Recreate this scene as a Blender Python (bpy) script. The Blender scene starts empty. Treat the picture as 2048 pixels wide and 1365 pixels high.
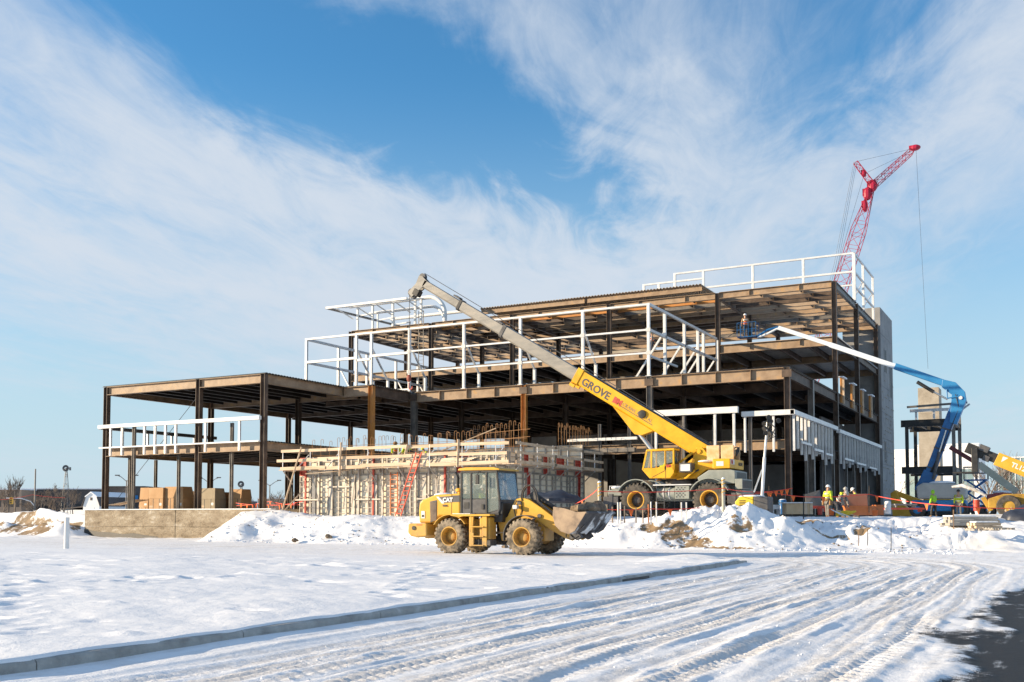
import bpy, bmesh, math, random
import numpy as np
from mathutils import Vector, Matrix, Quaternion
random.seed(7)
R = math.radians
scene = bpy.context.scene
COL = scene.collection
# ------------------------------------------------------------------ camera
# world: X runs along the building front (to the right), Y into the site, eye at the origin 1.65 m up
EYE = 1.65; YAW = R(28.19); PITCH = math.atan(.05); FPX = 2045.0; CX = 1024.0; CY = 929.0
cam_d = bpy.data.cameras.new('camera'); cam = bpy.data.objects.new('camera', cam_d); COL.objects.link(cam)
cam.location = (0, 0, EYE); cam.rotation_euler = (math.pi/2 + PITCH, 0, YAW)
cam_d.sensor_width = 36; cam_d.lens = 36*FPX/2048; cam_d.shift_y = (CY-682.5)/2048
cam_d.clip_end = 6000; cam_d.clip_start = .1
scene.camera = cam
# ------------------------------------------------------------------ sun and sky
SUN_EL = R(13.5); SUN_AZ_DIR = Vector((-.875, -.485)).normalized()      # horizontal direction towards the sun
sun_d = bpy.data.lights.new('sun', 'SUN'); sun_d.energy = 5.0; sun_d.angle = R(.55); sun_d.color = (1, .80, .55)
sun = bpy.data.objects.new('sun', sun_d); COL.objects.link(sun); sun.location = (-60, -40, 60)
to_sun = Vector((SUN_AZ_DIR.x*math.cos(SUN_EL), SUN_AZ_DIR.y*math.cos(SUN_EL), math.sin(SUN_EL)))
sun.rotation_euler = to_sun.to_track_quat('Z', 'Y').to_euler()
scene.view_settings.view_transform = 'Standard'; scene.view_settings.look = 'None'
scene.view_settings.exposure = .86; scene.view_settings.gamma = 1
world = bpy.data.worlds.new('World'); scene.world = world; world.use_nodes = True
def build_world():
    nt = world.node_tree; N = nt.nodes; L = nt.links; N.clear()
    def nd(t, **k):
        n = N.new(t)
        for a, b in k.items(): setattr(n, a, b)
        return n
    def math_(op, a, b=None, c=None, clamp=False):
        n = nd('ShaderNodeMath', operation=op, use_clamp=clamp)
        for i, v in enumerate((a, b, c)):
            if v is None: continue
            if isinstance(v, (int, float)): n.inputs[i].default_value = v
            else: L.new(v, n.inputs[i])
        return n.outputs[0]
    def sstep(v, a, b):
        n = nd('ShaderNodeMapRange', interpolation_type='SMOOTHSTEP'); L.new(v, n.inputs[0])
        n.inputs[1].default_value = a; n.inputs[2].default_value = b
        return n.outputs[0]
    sky = nd('ShaderNodeTexSky', sky_type='NISHITA', sun_disc=False)
    sky.sun_elevation = SUN_EL; sky.sun_rotation = math.atan2(SUN_AZ_DIR.x, SUN_AZ_DIR.y)
    sky.altitude = 200; sky.air_density = 1.25; sky.dust_density = .2; sky.ozone_density = 2.0
    geo = nd('ShaderNodeTexCoord'); sep = nd('ShaderNodeSeparateXYZ'); L.new(geo.outputs['Generated'], sep.inputs[0])
    x, y, z = sep.outputs
    zz = math_('ADD', math_('MAXIMUM', z, 0), .05)
    # a flat cirrus layer: t across the wind, s along it
    T = (.95, .31); D = (-.31, .95)
    t = math_('DIVIDE', math_('ADD', math_('MULTIPLY', x, T[0]), math_('MULTIPLY', y, T[1])), zz)
    s = math_('DIVIDE', math_('ADD', math_('MULTIPLY', x, D[0]), math_('MULTIPLY', y, D[1])), zz)
    def noise(sx, sy, ox, oy, detail=6, rough=.55, dist=0.0):
        c = nd('ShaderNodeCombineXYZ'); L.new(math_('MULTIPLY_ADD', t, sx, ox), c.inputs[0]); L.new(math_('MULTIPLY_ADD', s, sy, oy), c.inputs[1])
        n = nd('ShaderNodeTexNoise'); n.inputs['Scale'].default_value = 1; n.inputs['Detail'].default_value = detail
        n.inputs['Roughness'].default_value = rough; n.inputs['Distortion'].default_value = dist
        L.new(c.outputs[0], n.inputs['Vector']); return n.outputs['Fac']
    big = noise(.75, .22, 3.1, 1.7, 5, .5, .35)
    mid = noise(1.9, .95, 9.2, 4.4, 7, .58, .7)
    fine = noise(4.4, 1.7, 2.0, 7.7, 9, .62, 1.1)
    wisp = noise(11.0, 3.2, 6.0, 3.3, 8, .66, 1.4)
    dens = math_('ADD', math_('ADD', math_('MULTIPLY', big, .62), math_('MULTIPLY', mid, .40)), math_('ADD', math_('MULTIPLY', fine, .42), math_('MULTIPLY', wisp, .22)))
    # the open blue lane and the broad bank of cirrus beside it, both shapes of the cloud layer itself
    tw = math_('ADD', t, math_('MULTIPLY', math_('SUBTRACT', mid, .5), .7))
    sw = math_('ADD', s, math_('MULTIPLY', math_('SUBTRACT', fine, .5), 1.6))
    def blob(t0, s0, rt, rs, k=0.0):
        a = math_('DIVIDE', math_('SUBTRACT', math_('SUBTRACT', tw, t0), math_('MULTIPLY', math_('SUBTRACT', s, s0), k)), rt); b = math_('DIVIDE', math_('SUBTRACT', sw, s0), rs)
        return sstep(math_('SQRT', math_('ADD', math_('MULTIPLY', a, a), math_('MULTIPLY', b, b))), 1.5, .0)
    adj = None
    for (t0, s0, rt, rs, w, k) in CLOUDS:
        q = math_('MULTIPLY', blob(t0, s0, rt, rs, k), w)
        adj = q if adj is None else math_('ADD', adj, q)
    dens = math_('ADD', dens, adj)
    mask = sstep(dens, .58, 1.18)
    horizon = sstep(z, .0, .16)
    mask = math_('MULTIPLY', mask, math_('MULTIPLY_ADD', horizon, .75, .25))
    mask = math_('MULTIPLY', mask, .93)
    tint = nd('ShaderNodeMix', data_type='RGBA', blend_type='MULTIPLY'); tint.inputs[0].default_value = 1
    L.new(sky.outputs[0], tint.inputs[6]); tint.inputs[7].default_value = SKYTINT
    hz = nd('ShaderNodeMix', data_type='RGBA'); L.new(math_('MULTIPLY', sstep(z, .42, .0), .92), hz.inputs[0]); L.new(tint.outputs[2], hz.inputs[6]); hz.inputs[7].default_value = HAZECOL
    mix = nd('ShaderNodeMix', data_type='RGBA'); L.new(mask, mix.inputs[0]); L.new(hz.outputs[2], mix.inputs[6])
    mix.inputs[7].default_value = CLOUDCOL
    bg = nd('ShaderNodeBackground'); L.new(mix.outputs[2], bg.inputs[0]); bg.inputs[1].default_value = .086
    out = nd('ShaderNodeOutputWorld'); L.new(bg.outputs[0], out.inputs[0])
CLOUDS = [(-.76, 1.9, .30, 1.05, -.55, .46), (-1.45, 2.4, .75, 2.0, .20, 0), (-.75, 4.0, 1.3, 1.5, .26, 0), (1.5, 5.0, 1.1, 2.6, -.22, 0), (-4.2, 6.0, 1.1, 2.4, -.30, 0), (.25, 1.9, .22, .7, -.16, .2), (-.15, 2.3, .3, 1.2, .10, .2), (.7, 2.4, .3, .9, .16, .3)]
SKYTINT = (.47, 1.0, 1.38, 1); HAZECOL = (3.75, 4.65, 5.35, 1); CLOUDCOL = (4.3, 4.75, 5.35, 1)
build_world()
# ------------------------------------------------------------------ pixel of the photograph (2048 wide) -> point in the place
_cr = Matrix.Rotation(YAW, 3, 'Z') @ Matrix.Rotation(math.pi/2+PITCH, 3, 'X')
def ray(x, y):
    d = _cr @ Vector(((x-CX)/FPX, (CY-y)/FPX, -1)); return d
E0 = Vector((0, 0, EYE))
def at_Y(x, y, Y): d = ray(x, y); return E0 + d*(Y/d.y)
def at_X(x, y, X): d = ray(x, y); return E0 + d*(X/d.x)
def at_z(x, y, z): d = ray(x, y); return E0 + d*((z-EYE)/d.z)
def at_d(x, y, dd): d = ray(x, y); return E0 + d*dd
# ------------------------------------------------------------------ materials
MATS = {}
def pm(name, cols, scale=3.0, detail=5, rough=.6, metal=0.0, bump=0.0, bscale=30.0, stretch=(1,1,1), coord='pos', spec=.4, lo=.3, hi=.7, bdist=.02, dirt=None):
    """procedural material: colours of `cols` spread by noise; coord 'pos' = fixed in the place, 'obj' = fixed to the object"""
    if name in MATS: return MATS[name]
    m = bpy.data.materials.new(name); m.use_nodes = True; nt = m.node_tree; N = nt.nodes; L = nt.links
    b = N['Principled BSDF']; b.inputs['Roughness'].default_value = rough; b.inputs['Metallic'].default_value = metal
    b.inputs['Specular IOR Level'].default_value = spec
    if coord == 'pos': src = N.new('ShaderNodeNewGeometry').outputs['Position']
    else: src = N.new('ShaderNodeTexCoord').outputs['Object']
    mp = N.new('ShaderNodeMapping'); mp.inputs['Scale'].default_value = stretch; L.new(src, mp.inputs[0])
    if len(cols) > 1:
        n = N.new('ShaderNodeTexNoise'); n.inputs['Scale'].default_value = scale; n.inputs['Detail'].default_value = detail; n.inputs['Roughness'].default_value = .62
        L.new(mp.outputs[0], n.inputs['Vector'])
        r = N.new('ShaderNodeValToRGB'); L.new(n.outputs['Fac'], r.inputs[0]); e = r.color_ramp.elements
        while len(e) < len(cols): e.new(.5)
        for i, c in enumerate(cols): e[i].position = lo + (hi-lo)*i/(len(cols)-1); e[i].color = (*c, 1)
        col = r.outputs[0]
        if dirt:
            dc, dz, damt = dirt      # mud thrown up from below: (colour, height it fades out at, amount)
            sp = N.new('ShaderNodeSeparateXYZ'); L.new(N.new('ShaderNodeTexCoord').outputs['Object'], sp.inputs[0])
            mr = N.new('ShaderNodeMapRange'); L.new(sp.outputs[2], mr.inputs[0]); mr.inputs[1].default_value = dz; mr.inputs[2].default_value = dz*.25
            mr.inputs[3].default_value = 0; mr.inputs[4].default_value = damt
            n2 = N.new('ShaderNodeTexNoise'); n2.inputs['Scale'].default_value = 5; n2.inputs['Detail'].default_value = 6; L.new(mp.outputs[0], n2.inputs['Vector'])
            mu = N.new('ShaderNodeMath'); mu.operation = 'MULTIPLY'; L.new(mr.outputs[0], mu.inputs[0]); L.new(n2.outputs['Fac'], mu.inputs[1]); 
            mu2 = N.new('ShaderNodeMath'); mu2.operation = 'MULTIPLY'; mu2.use_clamp = True; L.new(mu.outputs[0], mu2.inputs[0]); mu2.inputs[1].default_value = 1.7
            mx = N.new('ShaderNodeMix'); mx.data_type = 'RGBA'; L.new(mu2.outputs[0], mx.inputs[0]); L.new(col, mx.inputs[6]); mx.inputs[7].default_value = (*dc, 1)
            col = mx.outputs[2]
        L.new(col, b.inputs['Base Color'])
    else: b.inputs['Base Color'].default_value = (*cols[0], 1)
    if bump:
        n3 = N.new('ShaderNodeTexNoise'); n3.inputs['Scale'].default_value = bscale; n3.inputs['Detail'].default_value = 6; L.new(mp.outputs[0], n3.inputs['Vector'])
        bp = N.new('ShaderNodeBump'); bp.inputs['Strength'].default_value = bump; bp.inputs['Distance'].default_value = bdist
        L.new(n3.outputs['Fac'], bp.inputs['Height']); L.new(bp.outputs[0], b.inputs['Normal'])
    MATS[name] = m; return m
def glass_mat(name, col, rough=.03, alpha=.35):
    if name in MATS: return MATS[name]
    m = bpy.data.materials.new(name); m.use_nodes = True; nt = m.node_tree; N = nt.nodes; L = nt.links
    b = N['Principled BSDF']; b.inputs['Base Color'].default_value = (*col, 1); b.inputs['Roughness'].default_value = rough
    b.inputs['Alpha'].default_value = alpha; b.inputs['Specular IOR Level'].default_value = .9
    MATS[name] = m; return m
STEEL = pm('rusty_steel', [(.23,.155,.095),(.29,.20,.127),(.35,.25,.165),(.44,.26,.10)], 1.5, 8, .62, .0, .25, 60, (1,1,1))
STEELD = pm('shaded_brown_steel', [(.05,.034,.024),(.09,.06,.042),(.15,.105,.075)], 1.3, 7, .6, .0, .2, 60)  # brown steel with the shade of undersides and columns darkened into its colour
STEELG = pm('grey_steel', [(.10,.095,.09),(.17,.155,.14),(.24,.21,.18)], 1.3, 6, .5, .2, .15, 60)
STEELO = pm('orange_rust_steel', [(.36,.13,.03),(.50,.22,.05),(.40,.19,.07)], 1.5, 6, .65, 0, .2, 60)
GALV = pm('galvanised_tube', [(.56,.57,.57),(.68,.68,.68),(.76,.76,.75)], 2.2, 5, .38, .15, .06, 60)
WHITE = pm('white_paint', [(.66,.66,.64),(.78,.78,.76)], 2.0, 5, .5, 0, .05, 40)
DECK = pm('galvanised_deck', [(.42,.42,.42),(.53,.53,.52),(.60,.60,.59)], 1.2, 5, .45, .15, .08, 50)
CONC = pm('cast_concrete', [(.27,.23,.175),(.37,.32,.25),(.44,.39,.31)], .9, 8, .85, 0, .35, 18)
BLOCK = pm('grey_concrete', [(.20,.20,.20),(.27,.265,.26),(.32,.315,.30)], .8, 7, .85, 0, .3, 18)
WOOD = pm('new_lumber', [(.42,.30,.19),(.58,.44,.30),(.68,.55,.41)], 1.2, 6, .7, 0, .2, 60, (.4,3,3))
PLY = pm('plywood', [(.44,.30,.16),(.56,.40,.235),(.62,.47,.29)], .9, 6, .7, 0, .15, 40, (1,3,1))
CARD = pm('cardboard', [(.40,.235,.115),(.47,.285,.145),(.52,.33,.18)], .8, 5, .8, 0, .1, 30)
FORM = pm('form_panel', [(.66,.57,.42),(.77,.68,.53),(.83,.76,.62)], 1.0, 7, .6, 0, .15, 30)
FORMS = pm('form_steel', [(.28,.26,.23),(.40,.37,.33),(.52,.48,.42)], 2.5, 5, .5, .3, .1, 50)
REDP = pm('red_paint', [(.38,.045,.03),(.50,.07,.045),(.42,.09,.06)], 3, 5, .5, 0, .1, 40)
ORANGE = pm('orange_paint', [(.46,.125,.03),(.56,.17,.05),(.50,.17,.075)], 2.0, 6, .55, 0, .1, 40)
RUBBER = pm('tyre_rubber', [(.035,.033,.030),(.075,.066,.055),(.16,.13,.095)], 4, 7, .85, 0, .3, 50, coord='obj', lo=.32, hi=.74)
YEL = pm('machine_yellow', [(.60,.32,.028),(.68,.37,.035),(.72,.41,.055)], 1.6, 6, .42, 0, .05, 60, coord='obj', dirt=((.28,.20,.12), 1.8, .7))
CRANEY = pm('crane_yellow', [(.58,.29,.010),(.71,.375,.013),(.74,.41,.025)], 1.4, 8, .42, 0, .08, 40, coord='obj', dirt=((.34,.27,.17), 2.2, .5))
BOOMG = pm('boom_steel', [(.17,.165,.155),(.24,.23,.21),(.30,.275,.24)], 1.5, 7, .5, .15, .12, 40, (.5,2,2), coord='obj')
GREYP = pm('grey_green_paint', [(.20,.22,.20),(.26,.285,.26),(.32,.335,.30)], 1.6, 6, .5, 0, .08, 40, coord='obj')
BLACK = pm('black_paint', [(.018,.018,.02),(.03,.03,.03),(.055,.05,.045)], 3, 6, .5, 0, .1, 40)
DKGREY = pm('dark_grey_paint', [(.05,.05,.055),(.08,.08,.085),(.12,.115,.11)], 3, 6, .5, 0, .1, 40)
BLUE = pm('lift_blue', [(.008,.075,.22),(.012,.11,.30),(.02,.14,.35)], 1.5, 5, .35, 0, .04, 50, coord='obj')
LBLUE = pm('light_blue', [(.02,.17,.40),(.04,.24,.50)], 1.5, 5, .4, 0, .04, 50, coord='obj')
SNOWP = pm('snow_cap', [(.80,.82,.85),(.88,.89,.90)], 2, 5, .7, 0, .5, 9, bdist=.05)
CHROME = pm('polished_rod', [(.55,.54,.52),(.68,.67,.65)], 5, 3, .22, .85)
REDTAPE = pm('red_tape', [(.80,.06,.04),(.86,.10,.06)], 5, 3, .6)
REDL = pm('crane_red', [(.30,.008,.032),(.40,.014,.05)], 1, 4, .45, coord='obj')
HIVIS = pm('hi_vis_yellow', [(.50,.62,.03),(.64,.76,.05)], 6, 4, .8)
HIVISO = pm('hi_vis_orange', [(.75,.14,.03),(.85,.20,.05)], 6, 4, .8)
DENIM = pm('dark_denim', [(.05,.055,.07),(.09,.09,.105)], 9, 4, .9)
GREYCL = pm('grey_cloth', [(.16,.15,.14),(.24,.23,.21)], 9, 4, .9)
SKIN = pm('skin', [(.42,.24,.16),(.50,.30,.21)], 8, 3, .6)
HAT = pm('hard_hat', [(.78,.78,.76),(.85,.85,.83)], 3, 3, .35)
HATG = pm('hard_hat_grey', [(.30,.30,.29),(.40,.40,.38)], 3, 3, .35)
LEATH = pm('tool_belt_leather', [(.20,.10,.04),(.36,.20,.08)], 8, 5, .8)
GLASS = glass_mat('cab_glass', (.30,.36,.33), .05, .28)
GLASSB = glass_mat('cab_glass_blue', (.16,.30,.42), .04, .6)
# ------------------------------------------------------------------ mesh helpers
WM = {}                                     # world matrix of every object that may become a parent
def basis(d, up=Vector((0,0,1))):
    d = Vector(d).normalized()
    if abs(d.dot(up)) > .999: up = Vector((0,1,0))
    s = up.cross(d).normalized(); u = d.cross(s).normalized()
    return d, s, u
class MB:
    def __init__(s): s.v = []; s.f = []; s.mi = []; s.cur = 0
    def add(s, vs, fs):
        o = len(s.v); s.v += [tuple(p) for p in vs]
        for f in fs: s.f.append(tuple(i+o for i in f)); s.mi.append(s.cur)
        return s
    def hexa(s, p):            # 8 corners, bottom 4 ccw then top 4
        return s.add(p, [(3,2,1,0),(4,5,6,7),(0,1,5,4),(1,2,6,5),(2,3,7,6),(3,0,4,7)])
    def box(s, x0, x1, y0, y1, z0, z1):
        return s.hexa([(x0,y0,z0),(x1,y0,z0),(x1,y1,z0),(x0,y1,z0),(x0,y0,z1),(x1,y0,z1),(x1,y1,z1),(x0,y1,z1)])
    def bar(s, p, q, w, h, up=Vector((0,0,1))):
        p, q = Vector(p), Vector(q); d, a, u = basis(q-p, up); a = a*w/2; u = u*h/2
        return s.hexa([p-a-u, q-a-u, q+a-u, p+a-u, p-a+u, q-a+u, q+a+u, p+a+u])
    def tube(s, pts, r, n=8, caps=True, up=Vector((0,0,1)), ph=0.0):
        pts = [Vector(p) for p in pts]; m = len(pts); rr = r if isinstance(r, (list, tuple)) else [r]*m
        vs = []; prev = None
        for i, p in enumerate(pts):
            t = (pts[min(i+1,m-1)]-pts[max(i-1,0)])
            if t.length < 1e-9: t = Vector((0,0,1))
            t.normalize()
            if prev is None: _, a, b = basis(t, up)
            else:
                a = prev - t*prev.dot(t)
                if a.length < 1e-6: _, a, b = basis(t, up)
                a.normalize(); b = t.cross(a)
            prev = a
            for k in range(n):
                an = 2*math.pi*k/n+ph; vs.append(p + (a*math.cos(an)+b*math.sin(an))*rr[i])
        fs = []
        for i in range(m-1):
            for k in range(n): fs.append((i*n+k, i*n+(k+1)%n, (i+1)*n+(k+1)%n, (i+1)*n+k))
        if caps: fs.append(tuple(range(n-1,-1,-1))); fs.append(tuple((m-1)*n+k for k in range(n)))
        return s.add(vs, fs)
    def cyl(s, p, q, r, n=12, r2=None): return s.tube([p, q], [r, r if r2 is None else r2], n)
    def lathe(s, prof, c, ax, n=24, closed=False):
        """prof: list of (distance along axis, radius)"""
        c = Vector(c); d, a, b = basis(ax); vs = []; m = len(prof)
        for (h, r) in prof:
            for k in range(n):
                an = 2*math.pi*k/n; vs.append(c + d*h + (a*math.cos(an)+b*math.sin(an))*r)
        fs = []
        for i in range(m if closed else m-1):
            j = (i+1) % m
            for k in range(n): fs.append((i*n+k, i*n+(k+1)%n, j*n+(k+1)%n, j*n+k))
        if not closed: fs.append(tuple(range(n-1,-1,-1))); fs.append(tuple((m-1)*n+k for k in range(n)))
        return s.add(vs, fs)
    def prism(s, poly, o, u, w, t):
        """polygon in the plane (o,u,w) pushed along vector t"""
        o, u, w, t = Vector(o), Vector(u), Vector(w), Vector(t); n = len(poly)
        A = [o+u*a+w*b for a, b in poly]; B = [p+t for p in A]
        return s.add(A+B, [tuple(range(n-1,-1,-1)), tuple(range(n,2*n))] + [(i,(i+1)%n,n+(i+1)%n,n+i) for i in range(n)])
    def xz(s, poly, y0, y1): return s.prism(poly, (0,y0,0), (1,0,0), (0,0,1), (0,y1-y0,0))
    def ell(s, c, rx, ry, rz, n=12, m=7, rot=None):
        c = Vector(c); vs = [c+Vector((0,0,-rz))]; fs = []
        def T(p): return p if rot is None else c + rot @ (p-c)
        for i in range(1, m):
            ph = -math.pi/2+math.pi*i/m
            for k in range(n):
                th = 2*math.pi*k/n; vs.append(c+Vector((rx*math.cos(ph)*math.cos(th), ry*math.cos(ph)*math.sin(th), rz*math.sin(ph))))
        vs.append(c+Vector((0,0,rz))); L = len(vs)-1
        for k in range(n): fs.append((0, 1+(k+1)%n, 1+k)); fs.append((L, L-n+k, L-n+(k+1)%n))
        for i in range(m-2):
            for k in range(n): a = 1+i*n; fs.append((a+k, a+(k+1)%n, a+n+(k+1)%n, a+n+k))
        return s.add([T(v) for v in vs], fs)
    def build(s, name, mat, parent=None, world=False, smooth=False, bev=0.0, fixn=True, ang=38):
        me = bpy.data.meshes.new(name); me.from_pydata(s.v, [], s.f)
        if fixn:
            bm = bmesh.new(); bm.from_mesh(me); bmesh.ops.recalc_face_normals(bm, faces=bm.faces); bm.to_mesh(me); bm.free()
        mats = mat if isinstance(mat, (list, tuple)) else [mat]
        for m_ in mats: me.materials.append(m_)
        if len(mats) > 1: me.polygons.foreach_set('material_index', s.mi)
        if smooth:
            me.polygons.foreach_set('use_smooth', [True]*len(me.polygons)); me.set_sharp_from_angle(angle=R(ang))
        me.update()
        return link(name, me, parent, world, bev)
def link(name, me, parent=None, world=False, bev=0.0, M=None):
    o = bpy.data.objects.new(name, me); COL.objects.link(o)
    mw = M or Matrix.Identity(4)
    if parent is not None:
        o.parent = parent; pw = WM[parent.name]
        if world: o.matrix_parent_inverse = pw.inverted(); o.matrix_basis = mw; WM[o.name] = mw
        else: o.matrix_basis = mw; WM[o.name] = pw @ mw
    else: o.matrix_basis = mw; WM[o.name] = mw
    if bev:
        b = o.modifiers.new('bevel', 'BEVEL'); b.width = bev; b.segments = 2; b.limit_method = 'ANGLE'; b.angle_limit = R(40)
    return o
def tag(o, label=None, cat=None, group=None, kind=None):
    if label: o['label'] = label
    if cat: o['category'] = cat
    if group: o['group'] = group
    if kind: o['kind'] = kind
    return o
def thing(name, label, cat, loc=(0,0,0), rz=0.0, group=None):
    o = bpy.data.objects.new(name, None); COL.objects.link(o); o.empty_display_size = .3
    M = Matrix.Translation(Vector(loc)) @ Matrix.Rotation(rz, 4, 'Z'); o.matrix_basis = M; WM[o.name] = M
    return tag(o, label, cat, group)
def text_mesh(txt, size, extr=.006, bold=0.0, shear=0.0, space=1.0):
    c = bpy.data.curves.new('t', 'FONT'); c.body = txt; c.size = size; c.extrude = extr; c.offset = bold; c.shear = shear; c.space_character = space
    c.align_x = 'LEFT'; c.resolution_u = 3
    o = bpy.data.objects.new('t', c); COL.objects.link(o)
    dg = bpy.context.evaluated_depsgraph_get(); me = bpy.data.meshes.new_from_object(o.evaluated_get(dg))
    bpy.data.objects.remove(o); bpy.data.curves.remove(c); return me
def lettering(txt, size, o, u, w, mat, parent, world=False, bold=.006, extr=.006, shear=0.0, name='lettering', space=1.0):
    """text starting at o, running along u with letters standing along w"""
    me = text_mesh(txt, size, extr, bold, shear, space); me.name = name
    me.materials.clear(); me.materials.append(mat)
    u = Vector(u).normalized(); w = Vector(w).normalized(); n = u.cross(w)
    M = Matrix(((u.x,w.x,n.x,o[0]),(u.y,w.y,n.y,o[1]),(u.z,w.z,n.z,o[2]),(0,0,0,1)))
    return link(name, me, parent, world, M=M)
# numpy value noise
def vnoise(x, y, seed=0):
    xi = np.floor(x).astype(np.int64); yi = np.floor(y).astype(np.int64); fx = x-xi; fy = y-yi
    fx = fx*fx*fx*(fx*(fx*6-15)+10); fy = fy*fy*fy*(fy*(fy*6-15)+10)
    def h(a, b):
        n = (a*374761393 + b*668265263 + seed*1274126177) & 0xFFFFFFFF
        n = ((n ^ (n >> 13))*1274126177) & 0xFFFFFFFF; n = n ^ (n >> 16)
        return (n & 0xFFFF)/65535.0
    a = h(xi,yi); b = h(xi+1,yi); c = h(xi,yi+1); d = h(xi+1,yi+1)
    return (a*(1-fx)+b*fx)*(1-fy)+(c*(1-fx)+d*fx)*fy
def fbm(x, y, oct=4, seed=0, gain=.5):
    s = np.zeros_like(x); a = 1.0; t = 0.0
    for i in range(oct): s += a*(vnoise(x*2**i+i*17.3, y*2**i+i*9.1, seed+i)-.5); t += a; a *= gain
    return s/t*2
def sst(x, a, b):
    t = np.clip((x-a)/(b-a), 0, 1); return t*t*(3-2*t)
# ================================================================== the ground
RC = (-13.0, 34.0)                           # centre of the bend where the drive turns into the site road
def path_rs(X, Y):
    r = np.where(Y < RC[1], X-RC[0], np.where(X > RC[0], np.hypot(X-RC[0], Y-RC[1]), Y-RC[1]))
    an = np.arctan2(np.maximum(Y-RC[1], 0), np.maximum(X-RC[0], 1e-6))
    s = np.where(Y < RC[1], Y-RC[1], np.where(X > RC[0], an*8.0, math.pi/2*8.0 + (RC[0]-X)))
    return r, s
rng = np.random.default_rng(11)
TRACKS = []                                   # r0, width, depth, pitch, drift amplitude, drift wavelength, phase, s0, s1
for (r0, w, d, p, s0, s1) in [(4.9,.42,.035,.20,-40,60),(5.45,.40,.04,.17,-40,60),(5.95,.30,.03,.30,-40,12),(6.7,.42,.045,.24,-40,60),(7.3,.42,.04,.20,-40,60),
        (7.75,.24,.035,.14,-26,14),(8.35,.40,.05,.22,-40,60),(8.95,.36,.04,.18,-40,60),(9.55,.42,.05,.26,-40,8),(10.15,.30,.04,.15,-18,14),(10.5,.46,.055,.20,-40,14),(11.15,.26,.035,.16,-40,22),(10.95,.50,.07,.34,-40,-14),(8.05,.36,.055,.24,-34,-12)]:
    TRACKS.append((r0, w, d, p, rng.uniform(.03,.12), rng.uniform(9,22), rng.uniform(0,6.28), s0, s1))
def asphalt_mask(X, Y):
    b = -1.45 + .9*fbm(X*.9, Y*.35, 5, 51) + .5*fbm(X*3, Y*1.2, 4, 52) - .5*sst(Y, 13, 8) + .4*sst(Y, 22, 32)
    return sst(X-b, -.25, .6)*(1-sst(Y, 25, 33))
def road_h(X, Y):
    r, s = path_rs(X, Y)
    fade = np.clip(1-(np.hypot(X, Y)-45)/40, .15, 1)
    h = .02*fbm(X*.4, Y*.4, 3, 3) + .022*fbm(r*1.6, s*.10, 3, 4) + .013*fbm(r*7, s*.16, 3, 44)
    rough = .008*fbm(X*5, Y*3.5, 3, 5) + .008*fbm(X*13, Y*13, 2, 6)*sst(fbm(r*1.1, s*.25, 3, 46), -.1, .4)
    inl = sst(r, 4.4, 4.9)*(1-sst(r, 11.4, 11.9))
    h = h + rough*(.35+.65*inl) - .02*inl
    comp = np.zeros_like(h)
    for (r0, w, d, p, da, dw, ph, s0, s1) in TRACKS:
        c = r0 + da*np.sin(s/dw*6.283+ph) + .05*fbm(s*.7, s*0+r0, 2, 8)
        q = np.abs(r-c)
        on = sst(s, s0, s0+2)*(1-sst(s, s1-3, s1))*np.clip(.75+.8*fbm(s*.12+r0*9, r0+0*s, 3, 9), 0, 1)
        inside = (1-sst(q, w*.42, w*.52))*on
        berm = np.exp(-((q-w*.66)/(w*.16))**2)*on
        sgn = np.sign(r-c)
        tread = (np.sin((s + .5*np.abs(r-c)*1.0)/(p*.72)*6.283 + (sgn>0)*3.14) > -.15)*1.0
        lug = tread*sst(q, .02, .05)
        h = h*(1-inside*.7) + inside*(-d*.5 + lug*d*.68) + berm*d*(.45+.5*fbm(s*1.3, r*2, 2, 10))
        comp = np.maximum(comp, inside)
    # a ridge of soft untouched snow between wheel paths
    for (rr, s0, s1, hh, ww) in [(9.25,-29,-9,.075,.22),(10.05,-25,-14,.08,.20),(6.3,-24,-8,.05,.2),(7.95,-32,-20,.06,.2),(5.2,-20,-6,.05,.14),(8.65,-16,-6,.06,.2)]:
        on = sst(s, s0, s0+2.5)*(1-sst(s, s1-3, s1)); q = r-rr-.18*np.sin(s*.3+rr)
        h = h + on*hh*.62*np.exp(-(q/ww)**2)*(1+.5*fbm(s*1.1, r, 3, 13)) 
    # soft drift in the gutter beside the kerb
    h = h + (.04+.035*fbm(s*.5, r*.5, 3, 71))*(1-sst(r, 3.6, 4.9)) 
    h = h*fade + 0
    a = asphalt_mask(X, Y)
    h = h*(1-a) - .05*a
    return h, comp, a
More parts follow.
